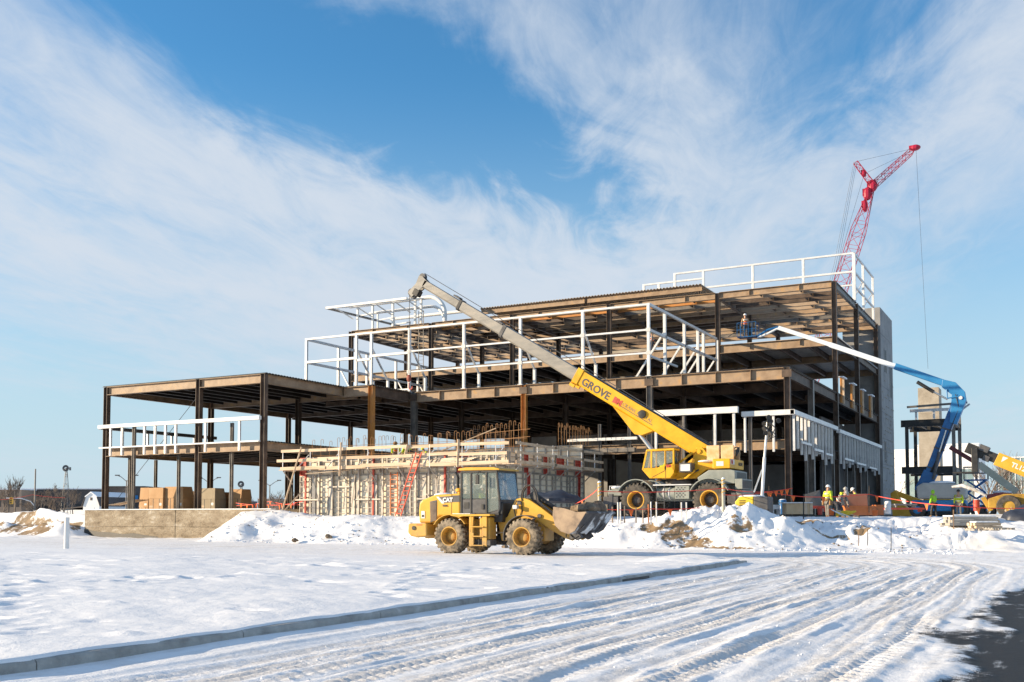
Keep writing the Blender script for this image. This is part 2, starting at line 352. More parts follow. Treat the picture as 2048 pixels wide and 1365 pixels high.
def field_h(X, Y):
    h = .19 + .10*fbm(X*.16, Y*.22, 3, 21) + .030*fbm(X*.75+.5*Y, Y*.9, 4, 22)
    n = fbm(X*.55, Y*1.0, 3, 23)
    h = h - .085*sst(n, .42, .66) + .05*sst(fbm(X*.5+9, Y*1.1, 3, 24), .42, .75)
    h = h + .012*fbm(X*4, Y*6, 3, 25)
    # foot prints in a few wandering lines
    for k, (x0, y0, dx, dy, n_) in enumerate([(-11.5,8.5,-.60,.42,34),(-10.6,15,-.35,.62,26),(-20,12,.30,.65,30),(-14,22,-.7,.25,30)]):
        for i in range(n_):
            cx = x0+dx*i+.18*math.sin(i*2.1+k)+(.16 if i%2 else -.16)*dy; cy = y0+dy*i+.12*math.sin(i*1.7)
            q = ((X-cx)/.17)**2+((Y-cy)/.24)**2
            near = q < 9
            h[near] += -.04*np.exp(-q[near]) + .012*np.exp(-((np.sqrt(q[near])-1.6)/.45)**2)
    h = h*(1-.8*sst(Y, 25, 33.5)*sst(-X, 11, 15))
    edge = sst(X, -10.4, -9.5)
    h = h*(1-edge) + edge*(.185+.018*fbm(Y*1.2, X*2, 3, 27))
    lip = sst(X + .11*fbm(Y*1.3, Y*0, 4, 28), -9.53, -9.455)
    h = h*(1-lip) + lip*.10
    out = sst(Y, 33.2+.4*0, 36.0)
    return h, out
MOUNDS = [(-14.7,50.7,2.3,1.9,1.75),(-12.2,51.6,2.2,1.7,1.15),(-17.4,50.0,1.7,1.3,.75),(-20.5,49.2,2.6,1.4,.2),(-8.2,52.6,2.2,1.4,.85),(-5.2,53.2,2.4,1.2,.4),(-11,54.5,3.0,1.2,.25),
          (-44,51.0,5,1.6,.12),(-36,50.4,5,1.5,.12),(-29,50.4,4,1.5,.15),(-24.5,49.6,3.5,1.2,.12),(-46.5,52.6,3,1.4,.45),
          (-69,53.4,2.6,1.2,1.0),(-75,53.6,3.5,1.3,1.1),(-82,53.8,4,1.6,1.1),(-67.0,52.8,1.3,1.0,.7),(-72,55,1.8,1.2,.45),(-78,52.8,2.0,1.0,.5)]
DIRT = [(-17.4,49.0,2.0,.75),(-16.0,48.4,1.4,.6),(-14.3,49.7,.9,.55),(-14.6,48.0,1.6,.35),(-9.0,54.0,.7,.5),(-10.6,51.8,1.6,.45),(-12.4,53.6,.8,.45),(-11.0,54.8,1.6,.25),(-8.6,52.9,.5,.8),
        (-70,53.0,2.6,1.2),(-73.5,53.4,2.5,1.4),(-77,53.6,2.0,1.1),(-67.5,53.6,1.6,1.0),(-81,53.6,2.2,.8)]
def site_h(X, Y):
    # pad raised above the road; in front of the left wing it is held up by the foundation wall
    e1 = 51.6 + 5.4*sst(X, -19, -12) + .5*np.sin(X*.7) + .8*fbm(X*.3, Y*.3, 3, 31)
    e0 = e1 - 4.6 - 1.0*fbm(X*.25, X*0, 2, 32)
    wing = 1-sst(X, -51, -47.5)
    e1 = e1*(1-wing) + 54.9*wing; e0 = e0*(1-wing) + 53.9*wing
    dip = sst(X, -25, -22)*(1-sst(X, -17.5, -15.5))
    t = np.clip((Y-e0)/(e1-e0), 0, 1); base = (1.52-.22*dip)*(t*t*(3-2*t))
    slope = t*(1-t)*4
    h = base + .10*fbm(X*.5, Y*.5, 4, 33)*sst(Y, 46.5, 49) + .24*slope*fbm(X*.55, Y*.6, 5, 34) + .07*sst(Y,47,49)*fbm(X*2.6, Y*2.6, 5, 35) + .05*slope*np.abs(fbm(X*5, Y*5, 4, 55))
    for (mx, my, ax, ay, mh) in MOUNDS:
        q = ((X-mx)/ax)**2 + ((Y-my)/ay)**2; near = q < 9
        g = np.exp(-q[near]*1.1)*(1+.35*fbm(X[near]*1.1, Y[near]*1.1, 4, 36))
        h[near] += mh*g
    # erosion rills down the banks
    slope = slope*(.55+.45*sst(X, -20, -16)); rl = np.abs(fbm(X*1.9+Y*.35, Y*.25, 3, 37)); h -= .16*slope*sst(.12-rl, 0, .12)*sst(X, -19, -15)
    d = np.zeros_like(h)
    for (mx, my, ax, ay) in DIRT:
        q = ((X-mx)/ax)**2+((Y-my)/ay)**2; near = q < 6
        d[near] = np.maximum(d[near], np.exp(-q[near]*.9)*(1.05+1.5*fbm(X[near]*.9, Y[near]*1.3, 5, 38)))
    d = sst(d, .45, .62)
    h = h + d*(.10*fbm(X*3.2, Y*3.2, 4, 39)-.10)
    return h, d
def graded(segs):
    out = []
    for (a, b, st) in segs:
        n = max(1, int(round((b-a)/st))); out += list(np.linspace(a, b, n, endpoint=False))
    out.append(segs[-1][1]); return np.array(out)
def snow_mat(name, extra=False):
    m = bpy.data.materials.new(name); m.use_nodes = True; nt = m.node_tree; N = nt.nodes; L = nt.links; b = N['Principled BSDF']
    pos = N.new('ShaderNodeNewGeometry').outputs['Position']
    def noise(sc, det, ro=.6, st=None):
        n = N.new('ShaderNodeTexNoise'); n.inputs['Scale'].default_value = sc; n.inputs['Detail'].default_value = det; n.inputs['Roughness'].default_value = ro
        if st:
            mp = N.new('ShaderNodeMapping'); mp.inputs['Scale'].default_value = st; L.new(pos, mp.inputs[0]); L.new(mp.outputs[0], n.inputs['Vector'])
        else: L.new(pos, n.inputs['Vector'])
        return n.outputs['Fac']
    def attr(n_):
        a = N.new('ShaderNodeAttribute'); a.attribute_name = n_; return a.outputs['Fac']
    def mth(op, a, b_=None, clamp=False):
        n = N.new('ShaderNodeMath'); n.operation = op; n.use_clamp = clamp
        for i, v in enumerate((a, b_)):
            if v is None: continue
            if isinstance(v, (int, float)): n.inputs[i].default_value = v
            else: L.new(v, n.inputs[i])
        return n.outputs[0]
    def mix(f, a, b_):
        n = N.new('ShaderNodeMix'); n.data_type = 'RGBA'; L.new(f, n.inputs[0])
        for i, v in ((6,a),(7,b_)):
            if isinstance(v, tuple): n.inputs[i].default_value = (*v, 1)
            else: L.new(v, n.inputs[i])
        return n.outputs[2]
    def ms(v, a, b_):
        n = N.new('ShaderNodeMapRange'); n.interpolation_type = 'SMOOTHSTEP'; L.new(v, n.inputs[0]); n.inputs[1].default_value = a; n.inputs[2].default_value = b_; return n.outputs[0]
    col = mix(noise(1.3, 6), (.80,.815,.84), (.90,.90,.905))
    if extra:
        dirtn = noise(2.2, 8, .7); packed = attr('packed')
        streak = noise(1.0, 7, .6, (5.0,.35,1)); f = mth('MULTIPLY', ms(mth('ADD', mth('MULTIPLY', packed, .14), mth('ADD', mth('MULTIPLY', dirtn, .5), mth('MULTIPLY', streak, .5))), .46, .68), .5)
        col = mix(f, col, (.50,.455,.40))
        sp = noise(26, 3, .5); f2 = mth('MULTIPLY', ms(sp, .70, .76), .55); f2 = mth('MULTIPLY', f2, ms(dirtn, .40, .60)); col = mix(f2, col, (.30,.23,.15))
    d = attr('dirt'); earth = mix(noise(3.5, 8, .7), (.16,.105,.058), (.36,.26,.155))
    earth = mix(ms(noise(1.7, 8, .7), .52, .62), earth, (.82,.83,.85))
    col = mix(ms(mth('ADD', d, mth('MULTIPLY', mth('SUBTRACT', noise(6, 6), .5), .7)), .35, .6), col, earth)
    if extra:
        a = attr('asphalt'); tar = mix(noise(60, 3), (.013,.012,.012), (.034,.031,.029))
        dust = mth('MULTIPLY', ms(noise(1.4, 9, .72, (1.6,.45,1)), .57, .72), .75); tar = mix(dust, tar, (.62,.66,.70))
        am = ms(mth('ADD', a, mth('ADD', mth('MULTIPLY', mth('SUBTRACT', noise(5, 9, .8, (.5,1.6,1)), .5), 1.5), mth('MULTIPLY', mth('SUBTRACT', noise(70, 3, .6), .5), 1.1))), .42, .66)
        col = mix(am, col, tar)
    L.new(col, b.inputs['Base Color']); b.inputs['Roughness'].default_value = .62; b.inputs['Specular IOR Level'].default_value = .25
    bp = N.new('ShaderNodeBump'); bp.inputs['Strength'].default_value = .55; bp.inputs['Distance'].default_value = .035
    h = mth('ADD', mth('MULTIPLY', noise(7, 8, .65), 1.0), mth('MULTIPLY', noise(45, 4, .6), .30)); L.new(h, bp.inputs['Height']); L.new(bp.outputs[0], b.inputs['Normal'])
    return m
SNOW = snow_mat('snow'); SNOWROAD = snow_mat('packed_snow', True)
def grid_obj(name, xs, ys, fn, mat, keep=None):
    X, Y = np.meshgrid(xs, ys); h, at = fn(X, Y); nx, ny = len(xs), len(ys)
    idx = np.arange(nx*ny).reshape(ny, nx)
    q = np.stack([idx[:-1,:-1], idx[:-1,1:], idx[1:,1:], idx[1:,:-1]], -1).reshape(-1, 4)
    if keep is not None:
        xc = (xs[:-1]+xs[1:])/2; yc = (ys[:-1]+ys[1:])/2; XC, YC = np.meshgrid(xc, yc); q = q[keep(XC, YC).reshape(-1)]
    used = np.unique(q); rem = np.zeros(nx*ny, np.int64); rem[used] = np.arange(len(used)); q = rem[q]
    co = np.stack([X, Y, h], -1).reshape(-1, 3)[used]
    me = bpy.data.meshes.new(name); me.vertices.add(len(co)); me.vertices.foreach_set('co', co.astype(np.float32).ravel())
    me.loops.add(q.size); me.loops.foreach_set('vertex_index', q.astype(np.int32).ravel())
    me.polygons.add(len(q)); me.polygons.foreach_set('loop_start', (np.arange(len(q))*4).astype(np.int32)); me.update(calc_edges=True)
    me.polygons.foreach_set('use_smooth', np.ones(len(q), bool))
    for k, v in at.items():
        a = me.attributes.new(k, 'FLOAT', 'POINT'); a.data.foreach_set('value', v.reshape(-1)[used].astype(np.float32))
    me.materials.append(mat); me.validate(); me.update()
    return tag(link(name, me), kind='structure')
def fn_road(X, Y):
    h, c, a = road_h(X, Y); return h, {'packed': c, 'asphalt': a, 'dirt': np.zeros_like(h)}
xs = graded([(-9.4,.6,.045),(.6,6,.15),(6,60,3)]); ys = graded([(-30,3,3),(3,6,.12),(6,22,.05),(22,33.95,.09)])
grid_obj('driveway', xs, ys, fn_road, SNOWROAD)
xs = graded([(-160,-70,4),(-70,-34,.5),(-34,-9.4,.13),(-9.4,.6,.09),(.6,6,.3),(6,60,3)]); ys = graded([(33.95,47.05,.10)])
def fn_road2(X, Y):
    h, c, a = road_h(X, Y); f, o = field_h(X, Y)
    inner = (1-sst(np.hypot(np.maximum(X-RC[0], 0), Y-RC[1]), 2.2, 3.5))*(X < -9.41)*1.0
    inner = np.where(X < RC[0], 1-sst(Y-RC[1]+.25*fbm(X*.4, Y*.4, 3, 61), .2, 1.9), inner)
    return h*(1-inner)+f*inner, {'packed': c*(1-inner), 'asphalt': a*0, 'dirt': np.zeros_like(h)}
grid_obj('site_road', xs, ys, fn_road2, SNOWROAD)
def fn_field(X, Y):
    h, o = field_h(X, Y); return h, {'dirt': np.zeros_like(h)}
xs = graded([(-160,-60,3),(-60,-34,.35),(-34,-20,.14),(-20,-9.6,.08),(-9.6,-9.42,.02)]); ys = graded([(-30,3,3),(3,20,.075),(20,33.95,.11)])
grid_obj('snow_field', xs, ys, fn_field, SNOW)
def fn_site(X, Y):
    h, d = site_h(X, Y)
    k = sst(Y, 47.0, 47.6); hr, _, _ = road_h(X, Y)
    return h*k + hr*(1-k), {'dirt': d}
xs = graded([(-160,-90,3),(-90,-66,.35),(-66,-48,.35),(-48,-24,.18),(-24,-3,.10),(-3,12,.3),(12,80,4)]); ys = graded([(47.05,56,.10),(56,62,.25),(62,130,3)])
grid_obj('snow_bank', xs, ys, fn_site, SNOW)
def fn_far(X, Y): return 1.45 + 0*X, {'dirt': np.zeros_like(X)}
xs = np.array([-3000,-1500,-600,-300,-160,-80,0,80,300,900,3000.]); ys = np.array([-60,-30,130,200,300,600,1500,4000.])
grid_obj('ground', xs, ys, lambda X, Y: (np.where(Y > 60, 1.45, -.15), {'dirt': np.zeros_like(X)}), SNOW, keep=lambda X, Y: ~((X > -160) & (X < 80) & (Y > -30) & (Y < 130)))
# kerb: cast sections with open joints
KERB = pm('kerb_concrete', [(.20,.19,.175),(.33,.32,.30),(.42,.41,.385),(.60,.60,.60)], 3.2, 9, .9, 0, .6, 30, lo=.25, hi=.78)
kerb = tag(thing('kerb', None, None, (-9.5, 20, 0)), kind='structure')
def kerb_section(y0, y1):
    m = MB(); p = [(-9.60,-.2),(-9.395,-.2),(-9.40,.10),(-9.405,.125),(-9.425,.148),(-9.45,.155),(-9.60,.155)]
    m.prism(p, (0,y0,0), (1,0,0), (0,0,1), (0,y1-y0,0)); return m.build('kerb_section', KERB, kerb, True)
yy = -2.05
while yy < 33: kerb_section(yy+.008, min(yy+3.05, 33.6)-.008); yy += 3.05
m = MB(); m.box(-9.60,-9.42,33.6,34.5,-.2,.12); m.build('kerb_section', KERB, kerb, True, bev=.03)
m = MB(); m.box(-9.47,-9.38,23.2,25.0,.015,.10); m.build('drain_inlet', BLACK, kerb, True)
# ================================================================== the building frame
L1, L2, L3, L4, RF = 2.1, 6.75, 11.45, 16.1, 20.65
GX = [-64.2, -54.4, -45.3, -35.4, -25.4, -15.75]
GY = [68.0, 75.3, 84.6, 94.7, 105.8]
bld = thing('steel_building_frame', 'unfinished multi-storey building of rusty steel columns and beams under construction', 'building', (-40, 68, 1.6))
IBM = {}
def ibeam_mesh(h, b, tf, tw, mat):
    k = (h, b, mat.name)
    if k not in IBM:
        m = MB(); p = [(-b/2,-h/2),(b/2,-h/2),(b/2,-h/2+tf),(tw/2,-h/2+tf),(tw/2,h/2-tf),(b/2,h/2-tf),(b/2,h/2),(-b/2,h/2),(-b/2,h/2-tf),(-tw/2,h/2-tf),(-tw/2,-h/2+tf),(-b/2,-h/2+tf)]
        n = len(p); A = [(0,a,c) for a, c in p]; B = [(1,a,c) for a, c in p]
        m.add(A+B, [tuple(range(n-1,-1,-1)), tuple(range(n,2*n))]+[(i,(i+1)%n,n+(i+1)%n,n+i) for i in range(n)])
        me = bpy.data.meshes.new('beam'); me.from_pydata(m.v, [], m.f); bm = bmesh.new(); bm.from_mesh(me); bmesh.ops.recalc_face_normals(bm, faces=bm.faces); bm.to_mesh(me); bm.free()
        me.materials.append(mat)
        if mat.name == 'shaded_joist':      # pale lower chord: sunlit flange edge put into the colour
            me.materials.append(JEDGE); me.polygons.foreach_set('material_index', [1 if (max(me.vertices[i].co.z for i in p_.vertices) < -h/2+tf+.001 and abs(p_.normal.z) < .5) else 0 for p_ in me.polygons])
        IBM[k] = me
    return IBM[k]
def member(name, p, q, h, b, mat, parent=bld, tf=.03, tw=.02, up=Vector((0,0,1))):
    p, q = Vector(p), Vector(q); d, s, u = basis(q-p, up); L_ = (q-p).length
    M = Matrix(((d.x*L_,s.x,u.x,p.x),(d.y*L_,s.y,u.y,p.y),(d.z*L_,s.z,u.z,p.z),(0,0,0,1)))
    return link(name, ibeam_mesh(h, b, tf, tw, mat), parent, True, M=M)
JDARK = pm('shaded_joist', [(.014,.012,.011),(.024,.020,.017),(.045,.036,.03)], 1.3, 6, .5, 0, .2, 60)  # joists under the floors, near black because their shade is in the colour
PURL = pm('tan_steel', [(.29,.215,.15),(.35,.265,.19),(.39,.30,.22)], 2.1, 7, .6, 0, .2, 60)
DECKD = pm('shaded_deck', [(.016,.016,.017),(.026,.026,.026),(.04,.038,.036)], 1.2, 5, .5, .1, .08, 50)  # same metal deck where it lies in shade, the shade painted into its colour
JEDGE = pm('joist_chord', [(.30,.28,.26),(.42,.40,.37)], 2, 4, .5)
MUD = pm('shaded_mud', [(.02,.016,.013),(.04,.032,.025),(.07,.057,.047)], .8, 8, .9, 0, .6, 8, bdist=.08)  # mud floor, colour darkened to cut bounced light and deepen the interior shade
def beamx(x0, x1, y, ztop, h=.62, b=.40, mat=STEEL, name='beam', gap=.21): return member(name, (x0+gap,y,ztop-h/2), (x1-gap,y,ztop-h/2), h, b, mat)
def beamy(x, y0, y1, ztop, h=.62, b=.26, mat=STEEL, name='beam', gap=.21): return member(name, (x,y0+gap,ztop-h/2), (x,y1-gap,ztop-h/2), h, b, mat)
def column(x, y, z0, z1, h=.38, b=.36, mat=STEELD, name='column', up=Vector((1,0,0))): return member(name, (x,y,z0), (x,y,z1), h, b, mat, up=up)
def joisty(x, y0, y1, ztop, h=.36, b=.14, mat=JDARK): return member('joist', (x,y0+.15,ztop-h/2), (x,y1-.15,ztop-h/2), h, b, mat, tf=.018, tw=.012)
def joistx(x0, x1, y, ztop, h=.44, b=.26, mat=PURL): return member('roof_purlin', (x0+.15,y,ztop-h/2), (x1-.15,y,ztop-h/2), h, b, mat, tf=.018, tw=.012)
def deck(x0, x1, y0, y1, z, along='x', mat=DECK, snow=False, name='metal_deck'):
    """ribbed sheet: ribs run along `along`; its underside rests at z"""
    m = MB(); a0, a1 = (y0, y1) if along == 'x' else (x0, x1); n = max(2, int((a1-a0)/.305)); prof = []
    for i in range(n):
        t = a0+(a1-a0)*i/n; w = (a1-a0)/n
        prof += [(t, 0), (t+w*.36, 0), (t+w*.5, .075), (t+w*.86, .075)]
    prof.append((a1, 0)); prof += [(a, b+.02) for a, b in reversed(prof)]
    if along == 'x': m.prism(prof, (x0,0,z), (0,1,0), (0,0,1), (x1-x0,0,0))
    else: m.prism(prof, (0,y0,z), (1,0,0), (0,0,1), (0,y1-y0,0))
    # strips instead of one huge n-gon
    nn = len(prof); m.f = m.f[2:]; m.mi = m.mi[2:]; hh = nn//2
    for i in range(hh):
        j = nn-1-i
        if i+1 <= j-1: m.f.append((i, i+1, j-1, j)); m.mi.append(0); m.f.append((nn+i, nn+j, nn+j-1, nn+i+1)); m.mi.append(0)
    return m.build(name, mat, bld, True, fixn=False)
# --- left wing, two storeys
WX = [-64.2, -54.6, -48.5]; WY = [54.1, 65.0, 75.0]
for x in WX:
    for y in WY:
        if y == 75.0 and x != -64.2: continue
        if y == 65.0 and x == -48.5: continue
        column(x, y, L1, L3-.02)
for y in (54.1, 65.0):
    for a, b in zip(WX[:-1], WX[1:]):
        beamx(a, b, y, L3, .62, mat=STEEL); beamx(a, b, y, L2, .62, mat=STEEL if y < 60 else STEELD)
for x in (-64.2, -48.5):
    beamy(x, 54.1, 65, L3); beamy(x, 54.1, 65, L2); beamy(x, 65, 75, L3); beamy(x, 65, 75, L2)
beamx(-64.2, -54.6, 75, L3, mat=STEELD); beamx(-64.2, -54.6, 75, L2, mat=STEELD); beamx(-54.6, -48.5, 75, L2, mat=STEELD)
nj = 10
for i in range(1, nj):
    x = -64.2 + 15.7*i/nj
    if abs(x+54.6) < .4: x += .3
    for (y0, y1) in ((54.1, 65), (65, 75)): joisty(x, y0, y1, L3-.02); joisty(x, y0, y1, L2-.02)
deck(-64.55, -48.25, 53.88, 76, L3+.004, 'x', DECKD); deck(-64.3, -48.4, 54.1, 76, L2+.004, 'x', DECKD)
for x in (-62.1, -57.0): column(x, 54.55, L1, L2-.65, .2, .2, STEELG, 'post')
column(-51.6, 54.3, L1, L2+1.45, .2, .2, STEELG, 'post'); column(-60.9, 53.85, L1, L2+1.5, .22, .2, STEELG, 'post')
column(-64.2, 59.0, L1, L2-.65, .2, .2, STEELG, 'post'); column(-56.5, 66.5, L1, L2-.65, .2, .2, STEELG, 'post')
m = MB(); m.cyl((-63.9,54.6,L1+.4), (-54.9,54.6,L3-.8), .02, 6); m.build('bracing_cable', DKGREY, bld, True)
# --- step between the wing and the main front
column(-45.7, 62.8, 1.6, L3-.02, .4, .38, STEELO); beamx(-48.5, -45.7, 62.8, L3, .75); beamy(-45.7, 62.8, 68, L3, .75, mat=STEELD)
for i in range(1, 3): joisty(-48.5+2.8*i/3, 62.8, 68, L3-.02)
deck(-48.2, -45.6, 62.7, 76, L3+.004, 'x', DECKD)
# --- main block: columns
for i, x in enumerate(GX):
    for j, y in enumerate(GY):
        if j < 2 and i < 2: continue
        zt = L3-.02 if j < 2 else RF-.02
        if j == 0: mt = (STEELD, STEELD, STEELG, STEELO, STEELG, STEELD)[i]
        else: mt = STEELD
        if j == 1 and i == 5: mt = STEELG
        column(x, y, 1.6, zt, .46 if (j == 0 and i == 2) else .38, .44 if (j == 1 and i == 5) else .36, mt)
# L3 girders and joists
for i in range(2, 5):
    beamx(GX[i], GX[i+1], GY[0], L3, .78, .44)
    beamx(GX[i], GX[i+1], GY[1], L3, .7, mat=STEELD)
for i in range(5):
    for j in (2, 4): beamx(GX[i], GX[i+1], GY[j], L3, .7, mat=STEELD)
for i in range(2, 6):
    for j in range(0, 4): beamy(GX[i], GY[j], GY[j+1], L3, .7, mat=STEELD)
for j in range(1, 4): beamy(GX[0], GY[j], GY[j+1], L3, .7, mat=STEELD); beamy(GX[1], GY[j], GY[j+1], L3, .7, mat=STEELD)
for i in range(5):
    n = 6 if i < 4 else 4
    for k in range(1, n):
        x = GX[i]+(GX[i+1]-GX[i])*k/n
        for (y0, y1) in ((GY[0], GY[1]), (GY[1], GY[2]), (GY[2], GY[4])):
            if y1 <= 75.3 and i < 2: continue
            joisty(x, y0, y1, L3-.02, h=.36 if i < 4 else .46, b=.14 if i < 4 else .18)
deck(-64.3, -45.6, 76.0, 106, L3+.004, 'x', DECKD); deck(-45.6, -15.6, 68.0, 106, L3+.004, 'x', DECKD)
beamx(-54.4, -45.7, 68, L3, .7, mat=STEELD); 
# --- second floor inside the right half
for i in range(3, 5):
    for j in (0, 1, 2, 4): beamx(GX[i] if i > 3 else -31.2, GX[i+1], GY[j] if j else 69.2, L2, .66, mat=STEEL if j == 0 else STEELD)
for x in (-31.2, GX[4], GX[5]):
    for j in range(4): beamy(x, GY[j] if j else 69.2, GY[j+1], L2, .66, mat=STEELD)
for i in range(3, 5):
    a, b = (GX[i] if i > 3 else -31.2), GX[i+1]
    for k in range(1, 5):
        x = a+(b-a)*k/5
        for (y0, y1) in ((69.2, 75.3), (75.3, 84.6), (84.6, 105.8)): joisty(x, y0, y1, L2-.02)
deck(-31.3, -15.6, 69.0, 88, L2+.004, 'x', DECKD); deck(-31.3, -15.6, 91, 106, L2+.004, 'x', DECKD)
for y in (69.2, 75.3): column(-31.2, y, 1.6, L2-.67, .3, .3, STEELD, 'column')
for x in (-29.3,-27.0,-23.2,-20.8,-18.3): column(x, 68.15, 1.6, L2+1.5, .2, .2, STEELG if x != -23.2 else STEEL, 'post')
for y in (72.5, 78.5, 82, 87.5, 91, 97.5): column(-15.55, y, 1.6, L2+1.1, .2, .2, STEELG, 'post')
# --- L4 
for i in range(5):
    beamx(GX[i], GX[i+1], GY[2], L4, .72, .42, mat=STEEL); beamx(GX[i], GX[i+1], GY[3], L4, .6, mat=STEEL); beamx(GX[i], GX[i+1], GY[4], L4, .6, mat=STEEL)
for i in range(6):
    for j in (2, 3): beamy(GX[i], GY[j], GY[j+1], L4, .6, mat=STEELD)
for i in range(5):
    n = 6 if i < 3 else 4
    for k in range(1, n):
        x = GX[i]+(GX[i+1]-GX[i])*k/n
        for j in (2, 3): joisty(x, GY[j], GY[j+1], L4-.02, h=.36 if i < 3 else .46, b=.14 if i < 3 else .2, mat=JDARK if i < 3 else STEELD)
deck(-64.3, -35.4, 84.7, 95.2, L4+.004, 'x', DECKD); deck(-35.4, -15.6, 84.7, 106, L4+.004, 'x')
# --- roof: purlins run along the front
for i in range(5):
    for j in (2, 3, 4): beamx(GX[i], GX[i+1], GY[j], RF, .55, .40, mat=STEEL)
for i in range(6):
    for j in (2, 3): beamy(GX[i], GY[j], GY[j+1], RF-.004, .55, mat=STEELD if i < 5 else STEELG)
for i in range(5):
    for j in (2, 3):
        n = 6
        for k in range(1, n): joistx(GX[i], GX[i+1], GY[j]+(GY[j+1]-GY[j])*k/n, RF-.02, b=.32, mat=STEELO if (k == 1 and j == 2 and i in (1,2,3)) else (PURL, STEELG, PURL, STEELD, STEEL, PURL, STEELD)[(k*3+i*2+j*5) % 7])
        for k in range(n):
            y0 = GY[j]+(GY[j+1]-GY[j])*k/n+.06; y1 = GY[j]+(GY[j+1]-GY[j])*(k+1)/n-.06
            for f in ((.2,.42,.63,.84) if i < 2 else (.35,.7)):
                x = GX[i]+(GX[i+1]-GX[i])*(f+.05*((k*7+i*3) % 5-2)/2); m = MB(); m.bar((x,y0,RF-.24), (x,y1,RF-.24), .06, .3); m.build('bridging', STEELD, bld, True)
ROOFDECK = pm('roof_deck', [(.50,.42,.33),(.58,.50,.41),(.64,.57,.49)], 1.2, 5, .5, .1, .08, 50)
for (x0, x1, y0) in ((-53.5,-51.0,90),(-48,-45.5,92),(-30,-27.2,99)): deck(x0, x1, y0, y0+3, RF+.004, 'y', ROOFDECK, name='deck_bundle')
# raised edge of the higher roof strip behind
for (xa, xb) in ((-50.2, -39.0), (-38.7, -27.6)):
    p = member('beam', (xa,87.2,RF+1.15), (xb,87.2,RF+1.15), .5, .26, STEEL)
for x in (-50.0,-44.5,-39.2,-38.5,-33,-27.8): column(x, 87.2, RF+.1, RF+.9, .2, .2, STEELD, 'post')
deck(-50.2, -27.6, 86.9, 96, RF+1.42, 'y', ROOFDECK); 
for x in (-50.0,-44.5,-39.2,-33,-27.8): column(x, 95.8, RF+.1, RF+1.4, .2, .2, STEELD, 'post')
# ground slab
m = MB(); m.box(-64.9, -47.9, 53.95, 80, 1.55, L1); m.build('ground_slab', CONC, bld, True, bev=.02)
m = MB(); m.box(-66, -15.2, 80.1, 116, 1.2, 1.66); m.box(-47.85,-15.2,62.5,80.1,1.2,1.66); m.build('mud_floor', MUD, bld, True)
# back wall and partition walls of blockwork deep inside
for (x0,x1,y0,y1,z0,z1) in ((-58.0,-19.3,106.4,106.7,1.66,L3-.2),(-31.4,-31.2,86,106.3,1.66,L2-.3),(-19.2,-19.0,95,106.3,1.66,L3-.8),(-26,-20,84.9,85.1,1.66,L2-.9)):
    m = MB(); m.box(x0,x1,y0,y1,z0,z1); m.build('block_wall', BLOCK, bld, True)
# window bucks along the right edge of the third floor
for y in (86.3, 91.0, 95.8, 100.6):
    for dx in (0, .9):
        b = MB()
        for k in (0,.14,.30): b.box(-15.72,-15.58,y+dx+k,y+dx+k+.07,L3-.55,L3+1.5)
        o = b.build('stud', WOOD if dx else STEELO, bld, True)
    m = MB(); m.box(-15.8,-15.4,y-.1,y+1.5,L3+1.5,L3+1.6); m.build('stud_cap', SNOWP, bld, True)
# ------------------------------------------------------------------ concrete towers
def formed_tower(name, label, x0, x1, y0, y1, z0, z1, mat, rows=6, opens=()):
    t = thing(name, label, 'tower', ((x0+x1)/2, (y0+y1)/2, z0)); hh = (z1-z0)/rows
    for k in range(rows):
        m = MB(); m.box(x0, x1, y0, y1, z0+k*hh+.012, z0+(k+1)*hh-.012); m.build('concrete_lift', mat, t, True, bev=.015)
    m = MB(); m.box(x0+.03, x1-.03, y0+.03, y1-.03, z0, z1-.03); m.build('core', mat, t, True)
    for (a, b, c, d_) in opens:
        m = MB(); m.box(x1-.2, x1+.02, a, b, c, d_); o = m.build('opening', BLACK, t, True)
        f = MB(); f.box(x1-.1, x1+.05, a-.1, a, c-.1, d_+.1); f.box(x1-.1, x1+.05, b, b+.1, c-.1, d_+.1); f.build('opening_frame', BLOCK, t, True)
    return t
st = formed_tower('stair_tower', 'tall grey concrete stair tower at the right end of the steel frame', -19.0, -15.35, 106.1, 114.2, 1.5, 22.35, BLOCK, 8, ((108.2,109.4,16.2,18.4),(112,113,14.0,17.5),(107.4,108.2,7,9)))
# blocks of the lower tower courses stand out a little
m = MB()
for k in range(30):
    for j in range(7):
        if random.random() < .42: y = 106.4+j*1.1+(k % 2)*.5; m.box(-15.33,-15.30+random.random()*.02, y, y+.55, 3+k*.42, 3.03+k*.42+.03)
o = m.build('mortar_joints', CONC, st, True); o['kind'] = 'stuff'
formed_tower('lift_core', 'pale concrete lift core seen through the top storey behind the steel', -49.6, -42.4, 113.5, 122.0, 1.5, 21.6, CONC, 6)
# web stiffeners on the long front girders
for i in range(2, 5):
    for k in range(1, 8):
        x = GX[i]+(GX[i+1]-GX[i])*k/8; m = MB(); m.box(x-.012,x+.012,67.80,67.985,L3-.74,L3-.04)
        if k in (2,4,6): m.build('stiffener', STEEL, bld, True)
for i in range(5):
    for k in (2, 5):
        x = GX[i]+(GX[i+1]-GX[i])*k/7
        for z in (L4, RF): m = MB(); m.box(x-.012,x+.012,84.42,84.58,z-.52,z-.04); m.build('stiffener', STEEL, bld, True)
for i in range(2, 6):
    for z in (L3-.66,): m = MB(); m.box(GX[i]-.32,GX[i]+.32,67.80,67.83,z-.0,z+.5); m.build('splice_plate', STEELD, bld, True)
TX0, TX1 = at_Y(1838, 900, 152).x, at_Y(1880, 900, 152).x
formed_tower('concrete_tower', 'free-standing beige concrete tower behind the blue boom lift', TX0, TX1, 152.0, 155.5, 1.4, 19.4, CONC, 5)
